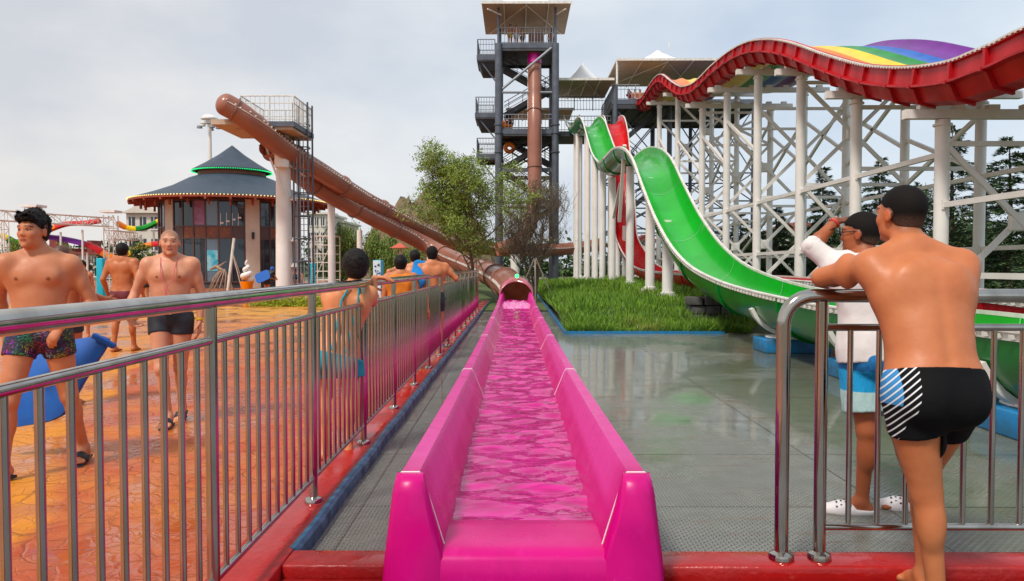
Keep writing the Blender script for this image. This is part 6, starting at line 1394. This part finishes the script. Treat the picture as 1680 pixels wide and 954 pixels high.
def fademat(name, z0, z1):
    m = newmat(name, (.01, .01, .01), .7); g = G(m); p = g.pos(); z = g.n('SeparateXYZ', {0: p}).outputs[2]; n_ = g.noise(p, 300, 2)
    g.b.inputs['Specular IOR Level'].default_value = .12; c = g.mix(g.rng(g.math('ADD', z, g.math('MULTIPLY', g.math('SUBTRACT', n_, .5), .03)), z0, z1), (.16, .085, .06, 1), (.010, .008, .0075, 1)); g.out('Base Color', g.mix(g.rng(n_, .4, .7, 0, .5), c, (.004, .003, .003, 1))); g.out('Normal', g.bump(n_, .6, .003)); return m
# ---- A: the man leaning on the short railing, seen from behind
A = Person(1.66, 3.12, 180, H=1.73, tone=(.52, .265, .15), bulk=1.13, h=.0075)
A.wj = dict(pel=(1.665, 3.02, .90), chest=(1.672, 3.13, 1.235), neck=(1.665, 3.235, 1.475), head=(1.655, 3.30, 1.625),
            shL=(1.485, 3.20, 1.405), shR=(1.862, 3.20, 1.405), elL=(1.372, 3.43, 1.352), elR=(1.86, 3.44, 1.352), wrL=(1.60, 3.50, 1.36), wrR=(1.66, 3.46, 1.365),
            hipL=(1.575, 3.03, .875), hipR=(1.755, 3.04, .875), knL=(1.655, 3.06, .49), knR=(1.775, 3.32, .50), anL=(1.705, 3.06, .085), anR=(1.745, 3.22, .085))
A.hand['L'] = ((1, .1, .05), (0, 0, -1)); A.hand['R'] = ((-1, .2, 0), (0, 0, -1)); A.head_yaw = 22; A.toe = {'L': 4, 'R': 8}; A.gl = .86; A.stub = ([-.085, -.085, -.06, .0, .02, .06, .068], False)
A.build(label='barefoot man in black trunks leaning on the short railing with his bare back to us')
A.hair(fademat('faded_hair', 1.545, 1.625), .007, ([-.12, -.06, -.01, .0, .03, .07, .10], [-.070, -.065, -.03, .015, .036, .06, .068]), sides=.9, h=.005, strand=(9000, .009, 1., (0, -.2, -.2)))
mt = newmat('black_swim_fabric_striped', (.012, .012, .015), .8); mt.node_tree.nodes['Principled BSDF'].inputs['Specular IOR Level'].default_value = .12; g = G(mt); p = g.pos(); sp = g.n('SeparateXYZ', {0: p}); x, y, z = sp.outputs
side_ = g.math('LESS_THAN', x, g.math('ADD', g.math('MULTIPLY', g.math('SUBTRACT', z, .68), .14), 1.507)); st = g.math('FRACT', g.math('MULTIPLY', g.math('SUBTRACT', g.math('ADD', z, g.math('MULTIPLY', y, .5)), g.math('MULTIPLY', x, .9)), 34.))
line = g.math('MULTIPLY', side_, g.math('LESS_THAN', st, .27)); blue = g.math('MULTIPLY', g.math('MULTIPLY', g.math('LESS_THAN', x, 1.495), g.math('GREATER_THAN', z, .86)), g.math('GREATER_THAN', st, .27))
g.out('Base Color', g.mix(blue, g.mix(line, (.006, .006, .007, 1), (.70, .72, .74, 1)), (.05, .25, .55, 1))); g.out('Normal', g.bump(g.noise(p, 9, 4), .5, .02))
A.trunks(mt, .36, .007, waist=.09)
# ---- B: man in white shirt shading his eyes
B = Person(1.98, 4.25, 195, H=1.70, tone=(.36, .16, .085), h=.008)
B.wj = dict(chest=(1.985, 4.30, 1.25), neck=(1.98, 4.32, 1.45), head=(1.955, 4.35, 1.585), pel=(2.0, 4.26, .93), shL=(1.815, 4.32, 1.40), elL=(1.72, 4.38, 1.50), wrL=(1.86, 4.45, 1.665), shR=(2.16, 4.28, 1.40), elR=(2.24, 4.42, 1.22), wrR=(2.1, 4.5, 1.3),
            anL=(1.955, 4.28, .075), knL=(1.95, 4.22, .49), anR=(2.30, 4.34, .075), knR=(2.16, 4.3, .49), hipL=(1.92, 4.27, .90), hipR=(2.09, 4.27, .90))
B.wj['elL'] = (1.705, 4.40, 1.515)
B.hand['L'] = ((1, .05, .12), (.1, .3, -1)); B.curl['L'] = .12; B.head_yaw = 38; B.toe = {'L': 62, 'R': 55}
B.stub = ([-.085, -.085, -.06, -.01, .02, .05, .06], False); B.build(label='man in white shirt and blue board shorts shading his eyes with a raised arm')
B.hair(fademat('faded_dark_hair', 1.515, 1.575), .012, ([-.12, -.06, -.01, .0, .03, .07, .10], [-.065, -.06, -.03, .015, .038, .055, .062]), sides=.85, strand=(8000, .016, .9, (0, -.1, -.5)))
M['white_cloth'] = cloth('white_cotton', (.74, .71, .69), (.66, .62, .60), scale=3, rough=.85)
sh_ = torso_garment(B, M['white_cloth'], 'shirt', .026, -.06, sleeves=.99, flare=.022)
S = Sdf(); e_ = B.W('elL'); w_ = B.W('wrL'); dd = w_ - e_; S.cone(e_ - dd * .02, e_ + dd * .12, .056, .054, .01); S.cone(e_ + dd * .09, e_ + dd * .15, .058, .058, .006); emit('sleeve_cuff', S.mesh(.007, [lambda P: (P - (e_ + dd * .17)) @ nrm(dd)], folds(.005, 30, 30)), M['white_cloth'], sh_, tuple(B.o), relax=1)
b = MB(); b.lathe([(0, .004), (.008, .003), (.008, 0)], (0, 0, 0), 10); o = b.build('button', pm('blue_button', (.04, .05, .35), rough=.4), sh_, org=(0, 0, 0)); q = B.W('shL') * .4 + B.W('elL') * .6 + v3(0, -.066, -.01); o.location = Vector(q) - Vector(B.o); o.rotation_euler = (math.pi / 2, 0, 0)
ms = newmat('board_shorts_fabric', (.0, .3, .55), .8); g = G(ms); p = g.pos(); z = g.n('SeparateXYZ', {0: p}).outputs[2]
g.out('Base Color', g.mix(g.math('LESS_THAN', z, .715), g.mix(g.math('LESS_THAN', z, .83), (.005, .16, .42, 1), (.0, .30, .62, 1)), (.38, .56, .55, 1))); g.out('Normal', g.bump(g.noise(g.n('Mapping', {0: p, 'Scale': (2, 2, .6)}).outputs[0], 9, 4), .8, .03))
B.trunks(ms, .74, .014, waist=.0, name='board_shorts', flare=.030)
M['croc'] = pm('white_clog_foam', (.78, .74, .75), (.70, .66, .67), 8, rough=.5)
for q in 'LR':
    heel, ball, tip, tf, tl = B.feet[q]; S = Sdf(); S.cone(heel - v3(0, 0, .0), ball, .046, .050, .02); S.cone(ball, tip + tf * .01, .050, .040, .02)
    hz_ = heel[2]; a0 = np.array(heel); emit('clog', S.mesh(.007, [lambda P, hz_=hz_, a0=a0, tf=tf: np.maximum(hz_ - .034 - P[..., 2], (P[..., 2] - (hz_ + .004 + np.clip(((P - a0) @ tf - .06) * 1.2, 0, .05))))]), M['croc'], B.ob, tuple(B.o), relax=1)
    b = MB(); rs = random.Random(2)
    for i in range(4):
        for j in range(4):
            f_ = .095 + i * .024; c_ = np.array(heel) + tf * f_; a = R(35 + j * 37 + (i % 2) * 12); rr_ = .051 - .002 * i; b.lathe([(0, .0065), (.0055, .0065)], (0, 0, 0), 6)
            n_ = 6; ctr = c_ + tl * math.cos(a) * rr_ + v3(0, 0, math.sin(a) * rr_); nn = nrm(tl * math.cos(a) + v3(0, 0, math.sin(a))); b.v = b.v[:-12]; b.f = b.f[:-6]
            t1 = nrm(np.cross(nn, tf)); k0 = len(b.v); b.v += [tuple(ctr + nn * .0015 + (t1 * math.cos(t_) + tf * math.sin(t_)) * .0062) for t_ in np.linspace(0, 2 * math.pi, 9)[:-1]]; b.f.append(tuple(range(k0, k0 + 8)))
    o = b.build('vent_holes', M['rubber'], B.ob); o['kind'] = 'stuff'
def ringband(p, d, r, w, mat, name, par, t=.006):
    o = ring(tuple(np.array(p) - np.array(par['_o'])), tuple(d), r, r + t, w, mat, None, name, 16); o.parent = par; return o
ringband(B.W('wrL') - nrm(B.W('wrL') - B.W('elL')) * .02, B.W('wrL') - B.W('elL'), .029, .005, pm('red_cord', (.6, .03, .03), rough=.6), 'bracelet', B.ob)
# glasses
H = B.Hp; gm = M['black']; b = MB(); b.tube([tuple(H(.082, -.01, .012)), tuple(H(.075, .06, .012)), tuple(H(.062, .098, .008))], .003, 5); b.tube([tuple(H(-.082, -.01, .012)), tuple(H(-.075, .06, .012)), tuple(H(-.062, .098, .008))], .003, 5)
for a in (-1, 1): b.tube([tuple(H(a * .034 + .026 * math.cos(t_), .104, .002 + .019 * math.sin(t_))) for t_ in np.linspace(0, 2 * math.pi, 15)[:-1]], .003, 5, closed=True)
b.build('glasses', gm, B.ob)

# ---- C: young man walking at the far left, face turned aside
C = Person(-3.22, 5.12, 14, H=1.74, tone=(.53, .32, .23), h=.0085, bulk=1.03); C.toe = {'L': 0, 'R': -30}
C.J.update(shL=(.192, -.02, 1.385), shR=(-.18, .05, 1.39), elL=(.30, -.07, 1.12), wrL=(.17, .13, .985), elR=(-.27, -.10, 1.17), wrR=(-.28, -.2, .93), hipR=(-.09, .03, .9), knR=(-.14, .14, .50), anR=(-.17, .16, .10), hipL=(.10, 0, .9), knL=(.15, -.06, .50), anL=(.17, -.28, .10))
C.J['head'] = (-.02, .02, 1.60); C.head_yaw = -22; C.hand['L'] = ((-.45, -.25, -.8), (.1, .9, -.1), (-1, 0, .4)); C.curl['L'] = .42; C.footpitch['L'] = -6
C.stub = ([-.085, -.085, -.065, -.03, .0, .04, .06], False); C.build(label='young man with thick black hair in dark patterned trunks walking and looking aside')
def quiff(S, H, kk): S.cone(H(-.03, .07, .085), H(.03, .07, .085), .028 * kk, .028 * kk, .02); S.cone(H(0, .02, .10), H(0, -.05, .09), .05 * kk, .05 * kk, .02)
C.hair(M['hair'], .018, ([-.12, -.06, -.01, .0, .02, .05, .075, .12], [-.065, -.065, -.045, .004, .012, .045, .066, .074]), spike=.010, extra=quiff, sides=.85, h=.0055, strand=(14000, .034, 1.0, (0, .2, .55)))
mp_ = newmat('patterned_swim_fabric', (.01, .01, .02), .6); g = G(mp_); p = g.pos(); d_ = g.n('TexNoise', {'Vector': p, 'Scale': 9., 'Detail': 3}).outputs['Color']; vv = g.n('VectorMath', {0: p, 1: g.n('VectorMath', {0: d_, 'Scale': .12}, operation='SCALE').outputs[0]}, operation='ADD').outputs[0]
sq = g.noise(g.n('Mapping', {0: vv, 'Scale': (1, 1, 2.4)}).outputs[0], 26, 2); hue = g.n('TexNoise', {'Vector': p, 'Scale': 9.}).outputs['Color']; hs = g.n('HueSaturation', {'Saturation': 5.0, 'Value': .8, 'Color': hue}).outputs[0]
g.out('Base Color', g.mix(g.math('LESS_THAN', g.math('ABSOLUTE', g.math('SUBTRACT', sq, .5)), .015), (.010, .010, .022, 1), hs)); C.trunks(mp_, .30, .009, waist=.06)
C.sandals()
# ---- D: balding man with lanyard walking towards us
Dm = Person(-3.07, 6.75, 14, H=1.73, tone=(.60, .42, .36), h=.0085, bulk=.98); Dm.J.update(shL=(.184, 0, 1.40), shR=(-.184, 0, 1.40), elR=(-.29, -.02, 1.15), wrR=(-.335, .10, .955), elL=(.245, -.04, 1.13), wrL=(.235, .0, .90), knR=(-.06, .13, .50), anR=(-.015, .10, .09), knL=(.07, .0, .49), anL=(.04, -.22, .12)); Dm.hand['R'] = ((.3, .5, -.7), (.8, .2, 0), (0, 1, 0)); Dm.curl['R'] = .6; Dm.footpitch['L'] = -22; Dm.head_yaw = 8; Dm.stub = ([-.075, -.075, -.03, .0, .03, .05, .07], True)
Dm.build(label='balding man with a pink lanyard and black trunks walking towards us')
Dm.trunks(M['navy_trunks'], .27, .009, waist=.05); Dm.sandals()
lm = pm('pink_cord', (.62, .10, .16), rough=.6); b = MB(); ch, (lf, fw, up) = Dm.W('chest'), Dm.bf; k = Dm.k; bd = Dm.W('pel') + v3(.03, -.155, .10)
for sg in (-1, 1): b.tube([tuple(Dm.W('neck') + lf * sg * .055 - fw * .02 + up * .03), tuple(Dm.W('neck') + lf * sg * .07 + fw * .055 + up * .0), tuple(ch + lf * sg * .058 + fw * .132 + up * .10), tuple(ch + lf * sg * .045 + fw * .138), tuple(bd + v3(sg * .008, 0, .18)), tuple(bd + v3(0, 0, .06))], .0035, 5)
lo_ = b.build('lanyard', lm, Dm.ob); b = MB(); b.box(tuple(bd), (.085, .006, .12)); bg_ = b.build('badge_pouch', pm('clear_pouch', (.55, .52, .52), rough=.2), lo_); b = MB(); b.box(tuple(bd + v3(0, -.005, .018)), (.07, .003, .055)); b.build('badge_card', pm('pink_card', (.6, .06, .2), (.75, .6, .6), 40, rough=.4), bg_)
ringband(Dm.W('wrL') + v3(0, 0, .02), v3(0, 0, 1), .030, .008, pm('yellow_band', (.75, .5, .02), rough=.4), 'wristband', Dm.ob)
# ---- E: man walking away
E = Person(at(203, 560, 12.5).x, 12.5, 180, H=1.78, tone=(.46, .225, .115), h=.012, bulk=1.03); E.J.update(anL=(.13, -.06, .08), anR=(-.11, .1, .08), elL=(.27, -.08, 1.14), wrL=(.29, .08, .93), elR=(-.27, -.08, 1.14), wrR=(-.28, .06, .92), shL=(.20, 0, 1.41), shR=(-.20, 0, 1.41), knR=(-.12, .04, .49), knL=(.12, .02, .49))
E.build(label='bare backed man walking away between the cyan totem and the balding man'); E.hair(M['hair'], .016, h=.008, strand=(2500, .02, .6, (0, 0, -.6))); E.trunks(cloth('maroon_swim_fabric', (.16, .02, .03)), .12, .010, waist=.04)
# ---- F: buzz cut man behind the young man
Fm = Person(at(104, 500, 7.6).x, 7.6, 172, H=1.62, tone=(.46, .23, .135), h=.012, bulk=1.12); Fm.J.update(elR=(-.30, -.02, 1.17), wrR=(-.36, .2, 1.12), shR=(-.20, 0, 1.41), shL=(.20, 0, 1.41)); Fm.head_yaw = -20; Fm.stub = ([-.085, -.085, -.06, .0, .02, .06, .068], False)
Fm.build(label='stocky man with cropped hair seen from behind, partly hidden by the young man'); Fm.trunks(M['navy_trunks'], .3, .01)
# ---- G: woman in red
Gm = Person(at(135, 500, 14.5).x, 14.5, 8, H=1.52, tone=(.50, .27, .17), h=.013, fem=True); Gm.build(label='woman in a red swimsuit standing between the cropped man and the cyan totem'); Gm.hair(M['hair'], .014, h=.009)
torso_garment(Gm, cloth('red_swim_fabric', (.45, .015, .02)), 'swimsuit', .010, -.08, noarm=True); Gm.trunks(cloth('red_swim_fabric', (.45, .015, .02)), .06, .010, waist=.12, name='swim_skirt', flare=.02)
# ---- H: far person in blue
Hm = Person(at(237, 470, 27).x, 27, 170, H=1.45, tone=(.48, .26, .16), h=.016, fem=True); Hm.build(label='small distant person in a teal top left of the balding man', face=False); Hm.hair(M['hair'], .018, h=.012); torso_garment(Hm, cloth('teal_fabric', (.0, .28, .36)), 'top', .014, -.02); Hm.trunks(M['navy_trunks'], .3, .014)
# ---- I: woman at the railing
I_ = Person(-1.44, 5.62, 196, H=1.58, tone=(.62, .37, .22), h=.009, fem=True); I_.J.update(shR=(-.165, .02, 1.39), elR=(-.14, .16, 1.36), wrR=(-.20, .10, 1.44), shL=(.165, .0, 1.39), elL=(.15, .18, 1.30), wrL=(-.02, .24, 1.36)); I_.head_pitch = -8
hx = at(583, 438, 5.72); I_.wj = dict(head=(hx.x, 5.74, hx.z), neck=(hx.x - .01, 5.70, hx.z - .155), chest=(hx.x - .05, 5.62, hx.z - .34), pel=(hx.x - .10, 5.50, hx.z - .66), shL=(hx.x - .185, 5.64, hx.z - .205), shR=(hx.x + .115, 5.72, hx.z - .20), elR=(hx.x + .12, 5.78, hx.z - .27), wrR=(hx.x + .10, 5.96, hx.z - .085), elL=(hx.x - .20, 5.90, hx.z - .27), wrL=(hx.x + .0, 5.98, hx.z - .2))
for q, sg in (('L', -1), ('R', 1)): I_.wj.update({'hip' + q: (hx.x - .10 + sg * .085, 5.52, .84), 'kn' + q: (hx.x - .10 + sg * .09, 5.54, .46), 'an' + q: (hx.x - .10 + sg * .09, 5.48, .08)})
I_.hand['R'] = ((1, -.15, .0), (0, 0, -1)); I_.build(label='woman with dark bunched hair and turquoise swimsuit leaning at the long railing')
def bun(S, H, kk): S.ell(H(0, -.05, .02), v3(.092, .085, .095) * kk, .02); S.ell(H(0, -.05, -.05), v3(.08, .07, .06) * kk, .02); S.ell(H(.02, -.02, .08), v3(.05, .05, .04) * kk, .02)
I_.hair(M['hair'], .030, ([-.14, -.06, -.01, .0, .03, .07, .10], [-.125, -.115, -.08, -.03, .01, .052, .060]), spike=.006, extra=bun, h=.006, strand=(5000, .035, .35, (0, -.2, -.5)))
tq = cloth('turquoise_swim_fabric', (.0, .30, .38)); I_.trunks(tq, .10, .010, waist=.02, name='swimsuit'); I_.trunks(tq, .62, .018, waist=.02, name='wrap_skirt', flare=.03)
b = MB(); lf, fw, up = I_.bf; c0 = I_.W('chest'); n0_ = I_.W('neck')
for sg in (-1, 1): b.tube([tuple(n0_ + lf * sg * .03 - fw * .062 - up * .0), tuple(c0 + lf * sg * .06 - fw * .125 + up * .05), tuple(I_.W('pel') + lf * sg * .05 - fw * .14 + up * .02)], .008, 6)
b.lathe([(.055, -.008), (.068, 0), (.055, .008)], tuple(n0_ + up * .02), 16); b.build('halter_strap', tq, I_.ob)
# ---- J K L: family at the railing
J1 = Person(at(664, 470, 9.6).x - .05, 9.6, 185, H=1.54, tone=(.50, .26, .15), h=.012); J1.build(label='boy in an orange vest standing at the long railing'); J1.hair(M['hair'], .016, h=.009)
J1o = cloth('orange_fabric', (.75, .22, .01)); torso_garment(J1, J1o, 'vest', .022, -.05, noarm=True); J1.trunks(M['navy_trunks'], .4, .014)
J2 = Person(at(681, 470, 12.2).x, 12.2, 190, H=1.66, tone=(.60, .34, .20), h=.012); J2.J.update(elL=(.34, .02, 1.24), wrL=(.44, .18, 1.30), shL=(.2, 0, 1.41)); J2.wj = dict(elL=(at(638, 446, 11.5).x, 11.5, at(638, 446, 11.5).z)); J2.wj['wrL'] = (at(655, 452, 11.8).x, 11.8, at(655, 456, 11.8).z)
J2.build(label='man with his elbow out standing just behind the boy in orange'); J2.hair(M['hair'], .014, h=.009); J2.trunks(M['navy_trunks'], .4, .014)
px_ = at(709, 470, 11.4).x; L1 = Person(px_, 11.4, 190, H=1.70, tone=(.56, .31, .18), h=.012); L1.J.update(shL=(.19, 0, 1.41), shR=(-.20, .02, 1.40), elR=(-.36, .02, 1.22), wrR=(-.33, .26, 1.29))
L1.build(label='man with a blue towel over his shoulder resting one arm on the railing'); L1.hair(M['hair_short'], .012, h=.009); L1.trunks(M['navy_trunks'], .4, .014)
S = Sdf(); s0 = L1.W('shL'); S.cone(s0 + v3(-.03, -.03, .03), s0 + v3(-.02, -.13, -.22), .06, .13, .03, .25, v3(0, 1, .25)); S.cone(s0 + v3(-.01, -.02, .04), s0 + v3(-.02, .10, -.12), .06, .08, .03, .3, v3(0, 1, 0)); S.cone(s0 + v3(-.04, 0, .03), s0 + v3(.08, -.0, .055), .05, .045, .02, .6, v3(0, 0, 1)); tw_ = emit('towel', S.mesh(.012), pm('bright_blue_towel', (.01, .22, .62), (.0, .18, .5), 9, rough=.9, bump=.4), None, tuple(s0)); tag(tw_, 'bright blue towel hanging over the left shoulder of the man at the railing', 'towel')
K1 = Person(at(679, 480, 9.7).x, 9.7, 200, H=1.25, tone=(.52, .28, .17), h=.012); K1.build(label='small child in orange and black seen through the gap of the long railing'); K1.hair(M['hair'], .02, h=.009); torso_garment(K1, J1o, 'vest', .018, -.05, noarm=True); K1.trunks(M['black_trunks'], .5, .014)
# ---- far figures by the pavilion
P1 = Person(at(438, 470, 34).x, 34, 150, H=1.6, tone=(.46, .25, .15), h=.018); P1.J.update(pel=(0, -.1, .88), chest=(0, .16, 1.14), neck=(0, .27, 1.27), head=(0, .36, 1.36), shL=(.18, .26, 1.23), shR=(-.18, .26, 1.23), elL=(.2, .34, .98), elR=(-.2, .34, .98), wrL=(.12, .5, .9), wrR=(-.12, .5, .9)); P1.build(label='stooping person in a blue cap and dark shorts by the pavilion glass', face=False)
P1.hair(cloth('blue_cap_fabric', (.02, .12, .5)), .02, h=.014, name='cap'); torso_garment(P1, M['navy_trunks'], 'top', .018, -.02, sleeves=.5); P1.trunks(M['black_trunks'], .6, .018)
def mat_slab(name, c, dx, dy, th, label, cat='foam mat', mat=None, curve=0.):
    c = Vector(c); dx = Vector(dx); dy = Vector(dy); n_ = dx.cross(dy).normalized(); b = MB(); V = []; q = 10
    for s_ in (-1, 1):
        for j in range(q + 1):
            for i in range(q + 1):
                u_, v_ = i / q - .5, j / q - .5; cr = 1 - .12 * (abs(v_) * 2) ** 6; V.append(c + dx * u_ * cr + dy * v_ * (1 - .12 * (abs(u_) * 2) ** 6) + n_ * (s_ * th / 2 + curve * (v_ * v_ * 4)))
    m_ = (q + 1) ** 2
    for j in range(q):
        for i in range(q): a = j * (q + 1) + i; b.f += [(a, a + q + 1, a + q + 2, a + 1), (m_ + a, m_ + a + 1, m_ + a + q + 2, m_ + a + q + 1)]
    for i in range(q):
        for a, a2 in ((i, i + 1), (q * (q + 1) + i + 1, q * (q + 1) + i), ((i + 1) * (q + 1), i * (q + 1)), (i * (q + 1) + q, (i + 1) * (q + 1) + q)): b.f.append((a, a2, a2 + m_, a + m_))
    b.v = [tuple(v) for v in V]; o = b.build(name, mat or M['blue_mat'], None, smooth=True, org=tuple(c), ang=50); tag(o, label, cat); return o
mat_slab('foam_mat', at(431, 454, 33.4), (.6, 0, .26), (-.16, .1, .40), .06, 'blue foam mat held by the stooping person near the pavilion')
# the young man's big blue mat: a slab carried behind his back
mo = mat_slab('foam_mat', (-3.42, 5.50, .56), (.62, -.02, .10), (.34, .10, .62), .04, 'big bright blue foam mat carried behind the legs of the young man', curve=-.04)
b = MB(); e0 = Vector((-3.42, 5.50, .56)) + Vector((.17, .05, .31)); 
b.box(e0 + Vector((.24, -.02, -.01)), (.18, .045, .04), M=Matrix.Rotation(.5, 3, 'Y')); o = b.build('raised_edge', M['blue_mat'], mo, org=mo['_o']); bevel(o, .01)
for i, (px, Y, H_, ph, tn, lab) in enumerate(((483, 40, 1.7, 15, (.50, .28, .17), 'left one of two seated women at the foot of the caged ladder'), (491, 40, 1.68, -10, (.55, .31, .2), 'right one of two seated women at the foot of the caged ladder'))):
    q = Person(at(px, 460, Y).x, Y, ph, H=H_, z=-.25, tone=tn, h=.02, fem=True); q.J.update({'kn' + c_: (sg * .12, .40, .74) for c_, sg in (('L', 1), ('R', -1))}); q.J.update({'an' + c_: (sg * .12, .42, .36) for c_, sg in (('L', 1), ('R', -1))}); q.J.update({'hip' + c_: (sg * .09, 0, .80) for c_, sg in (('L', 1), ('R', -1))}); q.J.update(pel=(0, 0, .82), chest=(0, 0, 1.12), neck=(0, 0, 1.32), head=(0, .02, 1.45), shL=(.16, 0, 1.26), shR=(-.16, 0, 1.26), elL=(.2, .05, 1.0), elR=(-.2, .05, 1.0), wrL=(.1, .25, .9), wrR=(-.1, .25, .9))
    q.build(label=lab, face=False); q.hair(M['hair'], .025, h=.015); torso_garment(q, M['black_trunks'], 'swimsuit', .014, -.05, noarm=True); b = MB(); b.box((q.o[0], q.o[1] - .05, .23), (.5, .45, .46)); tag(bevel(b.build('stool', M['concrete'], None, org=(q.o[0], q.o[1], 0)), .02), 'low grey stool under the %s seated woman' % ('left', 'right')[i], 'stool')
# ---- people on the towers
TP = [(837, 68, 59.0, 1.7, (.36, .2, .12), 'tower visitor in a yellow lower garment at the left of the top platform', (.55, .36, .05)), (847, 68, 59.2, 1.7, (.5, .3, .2), 'tower visitor in white beside the one in yellow on the top platform', (.6, .6, .62)), (857, 69, 59.4, 1.5, (.4, .26, .18), 'shorter tower visitor in olive green on the top platform', (.16, .17, .10)), (915, 68, 60.2, 1.5, (.35, .2, .14), 'tower visitor at the right corner of the top platform', (.25, .25, .25))]
for px, py_, Y, H_, tn, lab, cc in TP:
    x_ = at(px, py_, Y).x; q = Person(min(x_, xR - .3) if px > 900 else x_, Y, 20, H=H_, z=zT_top if False else zat(72, Yn), tone=tn, h=.022); q.build(label=lab, face=False); q.hair(M['hair'], .02, h=.018); q.trunks(cloth('visitor_fabric', cc), .5, .02)
for i, (px, lab) in enumerate(((1042, 'left one of two riders waiting at the top of the rainbow slide'), (1050, 'right one of two riders waiting at the top of the rainbow slide'))):
    Y = 62.0; q = Person(at(px, 150, Y).x, Y, 0, H=1.65, z=zat(158, Y) - 1.15, tone=(.42, .24, .16), h=.022); q.build(label=lab, face=False); q.hair(M['hair'], .03, h=.018); q.trunks(M['red_dark'] if i else M['black_trunks'], .3, .02)
for i, (px, Y, lab, cc) in enumerate(((829, 60, 'rider sitting in an orange ring behind the middle platform rail', 0), (838, 60.4, 'rider standing on the middle platform beside the orange ring', 1))):
    q = Person(at(px, 205, Y).x, Y, 10, H=1.6, z=zat(213, Yn) + (-.35 if i == 0 else 0), tone=(.45, .26, .17), h=.022); q.build(label=lab, face=False); q.hair(M['hair'], .02, h=.018); q.trunks(M['navy_trunks'], .4, .02)
x_ = at(829, 205, 59.6).x; b = MB(); b.tube([(x_ + .42 * math.cos(a), 59.5 + .42 * math.sin(a), zat(213, Yn) + .45) for a in np.linspace(0, 2 * math.pi, 21)[:-1]], .15, 10, closed=True); tag(b.build('swim_ring', M['orange'], None, org=(x_, 59.5, zat(213, Yn) + .45)), 'orange swim ring on the middle platform of the tall tower', 'swim ring')
x_ = at(836, 243, 60).x; b = MB(); b.tube([(x_ + .32 * math.cos(a), 60, zat(243, 60) + .3 * math.sin(a)) for a in np.linspace(0, 2 * math.pi, 21)[:-1]], .17, 10, closed=True); tag(b.build('swim_ring', M['orange'], None, org=(x_, 60, zat(243, 60))), 'orange swim ring hung below the middle platform', 'swim ring')
# blue pennant on the far railing
b = MB(); x_ = -1.20; b.add([(x_ - .02, 12.35, .48), (x_ - .02, 12.2, .12), (x_ - .02, 12.75, .16), (x_ + .02, 12.35, .48), (x_ + .02, 12.2, .12), (x_ + .02, 12.75, .16)], [(0, 1, 2), (5, 4, 3), (0, 3, 4, 1), (1, 4, 5, 2), (2, 5, 3, 0)]); tag(b.build('foam_board', M['blue_mat'], None, org=(x_, 12.4, .12)), 'small blue triangular foam board stuck between far balusters of the long railing', 'foam board')
# the trough does not run exactly along the deck seams: it leans a touch to the left with distance
pk.location.x += .030; pk.rotation_euler.z = .0014
for _o in bpy.data.objects:
    if _o.name.startswith(('slide_water', 'splashing_water')): _o.location.x += .0345; _o.rotation_euler.z = .0014
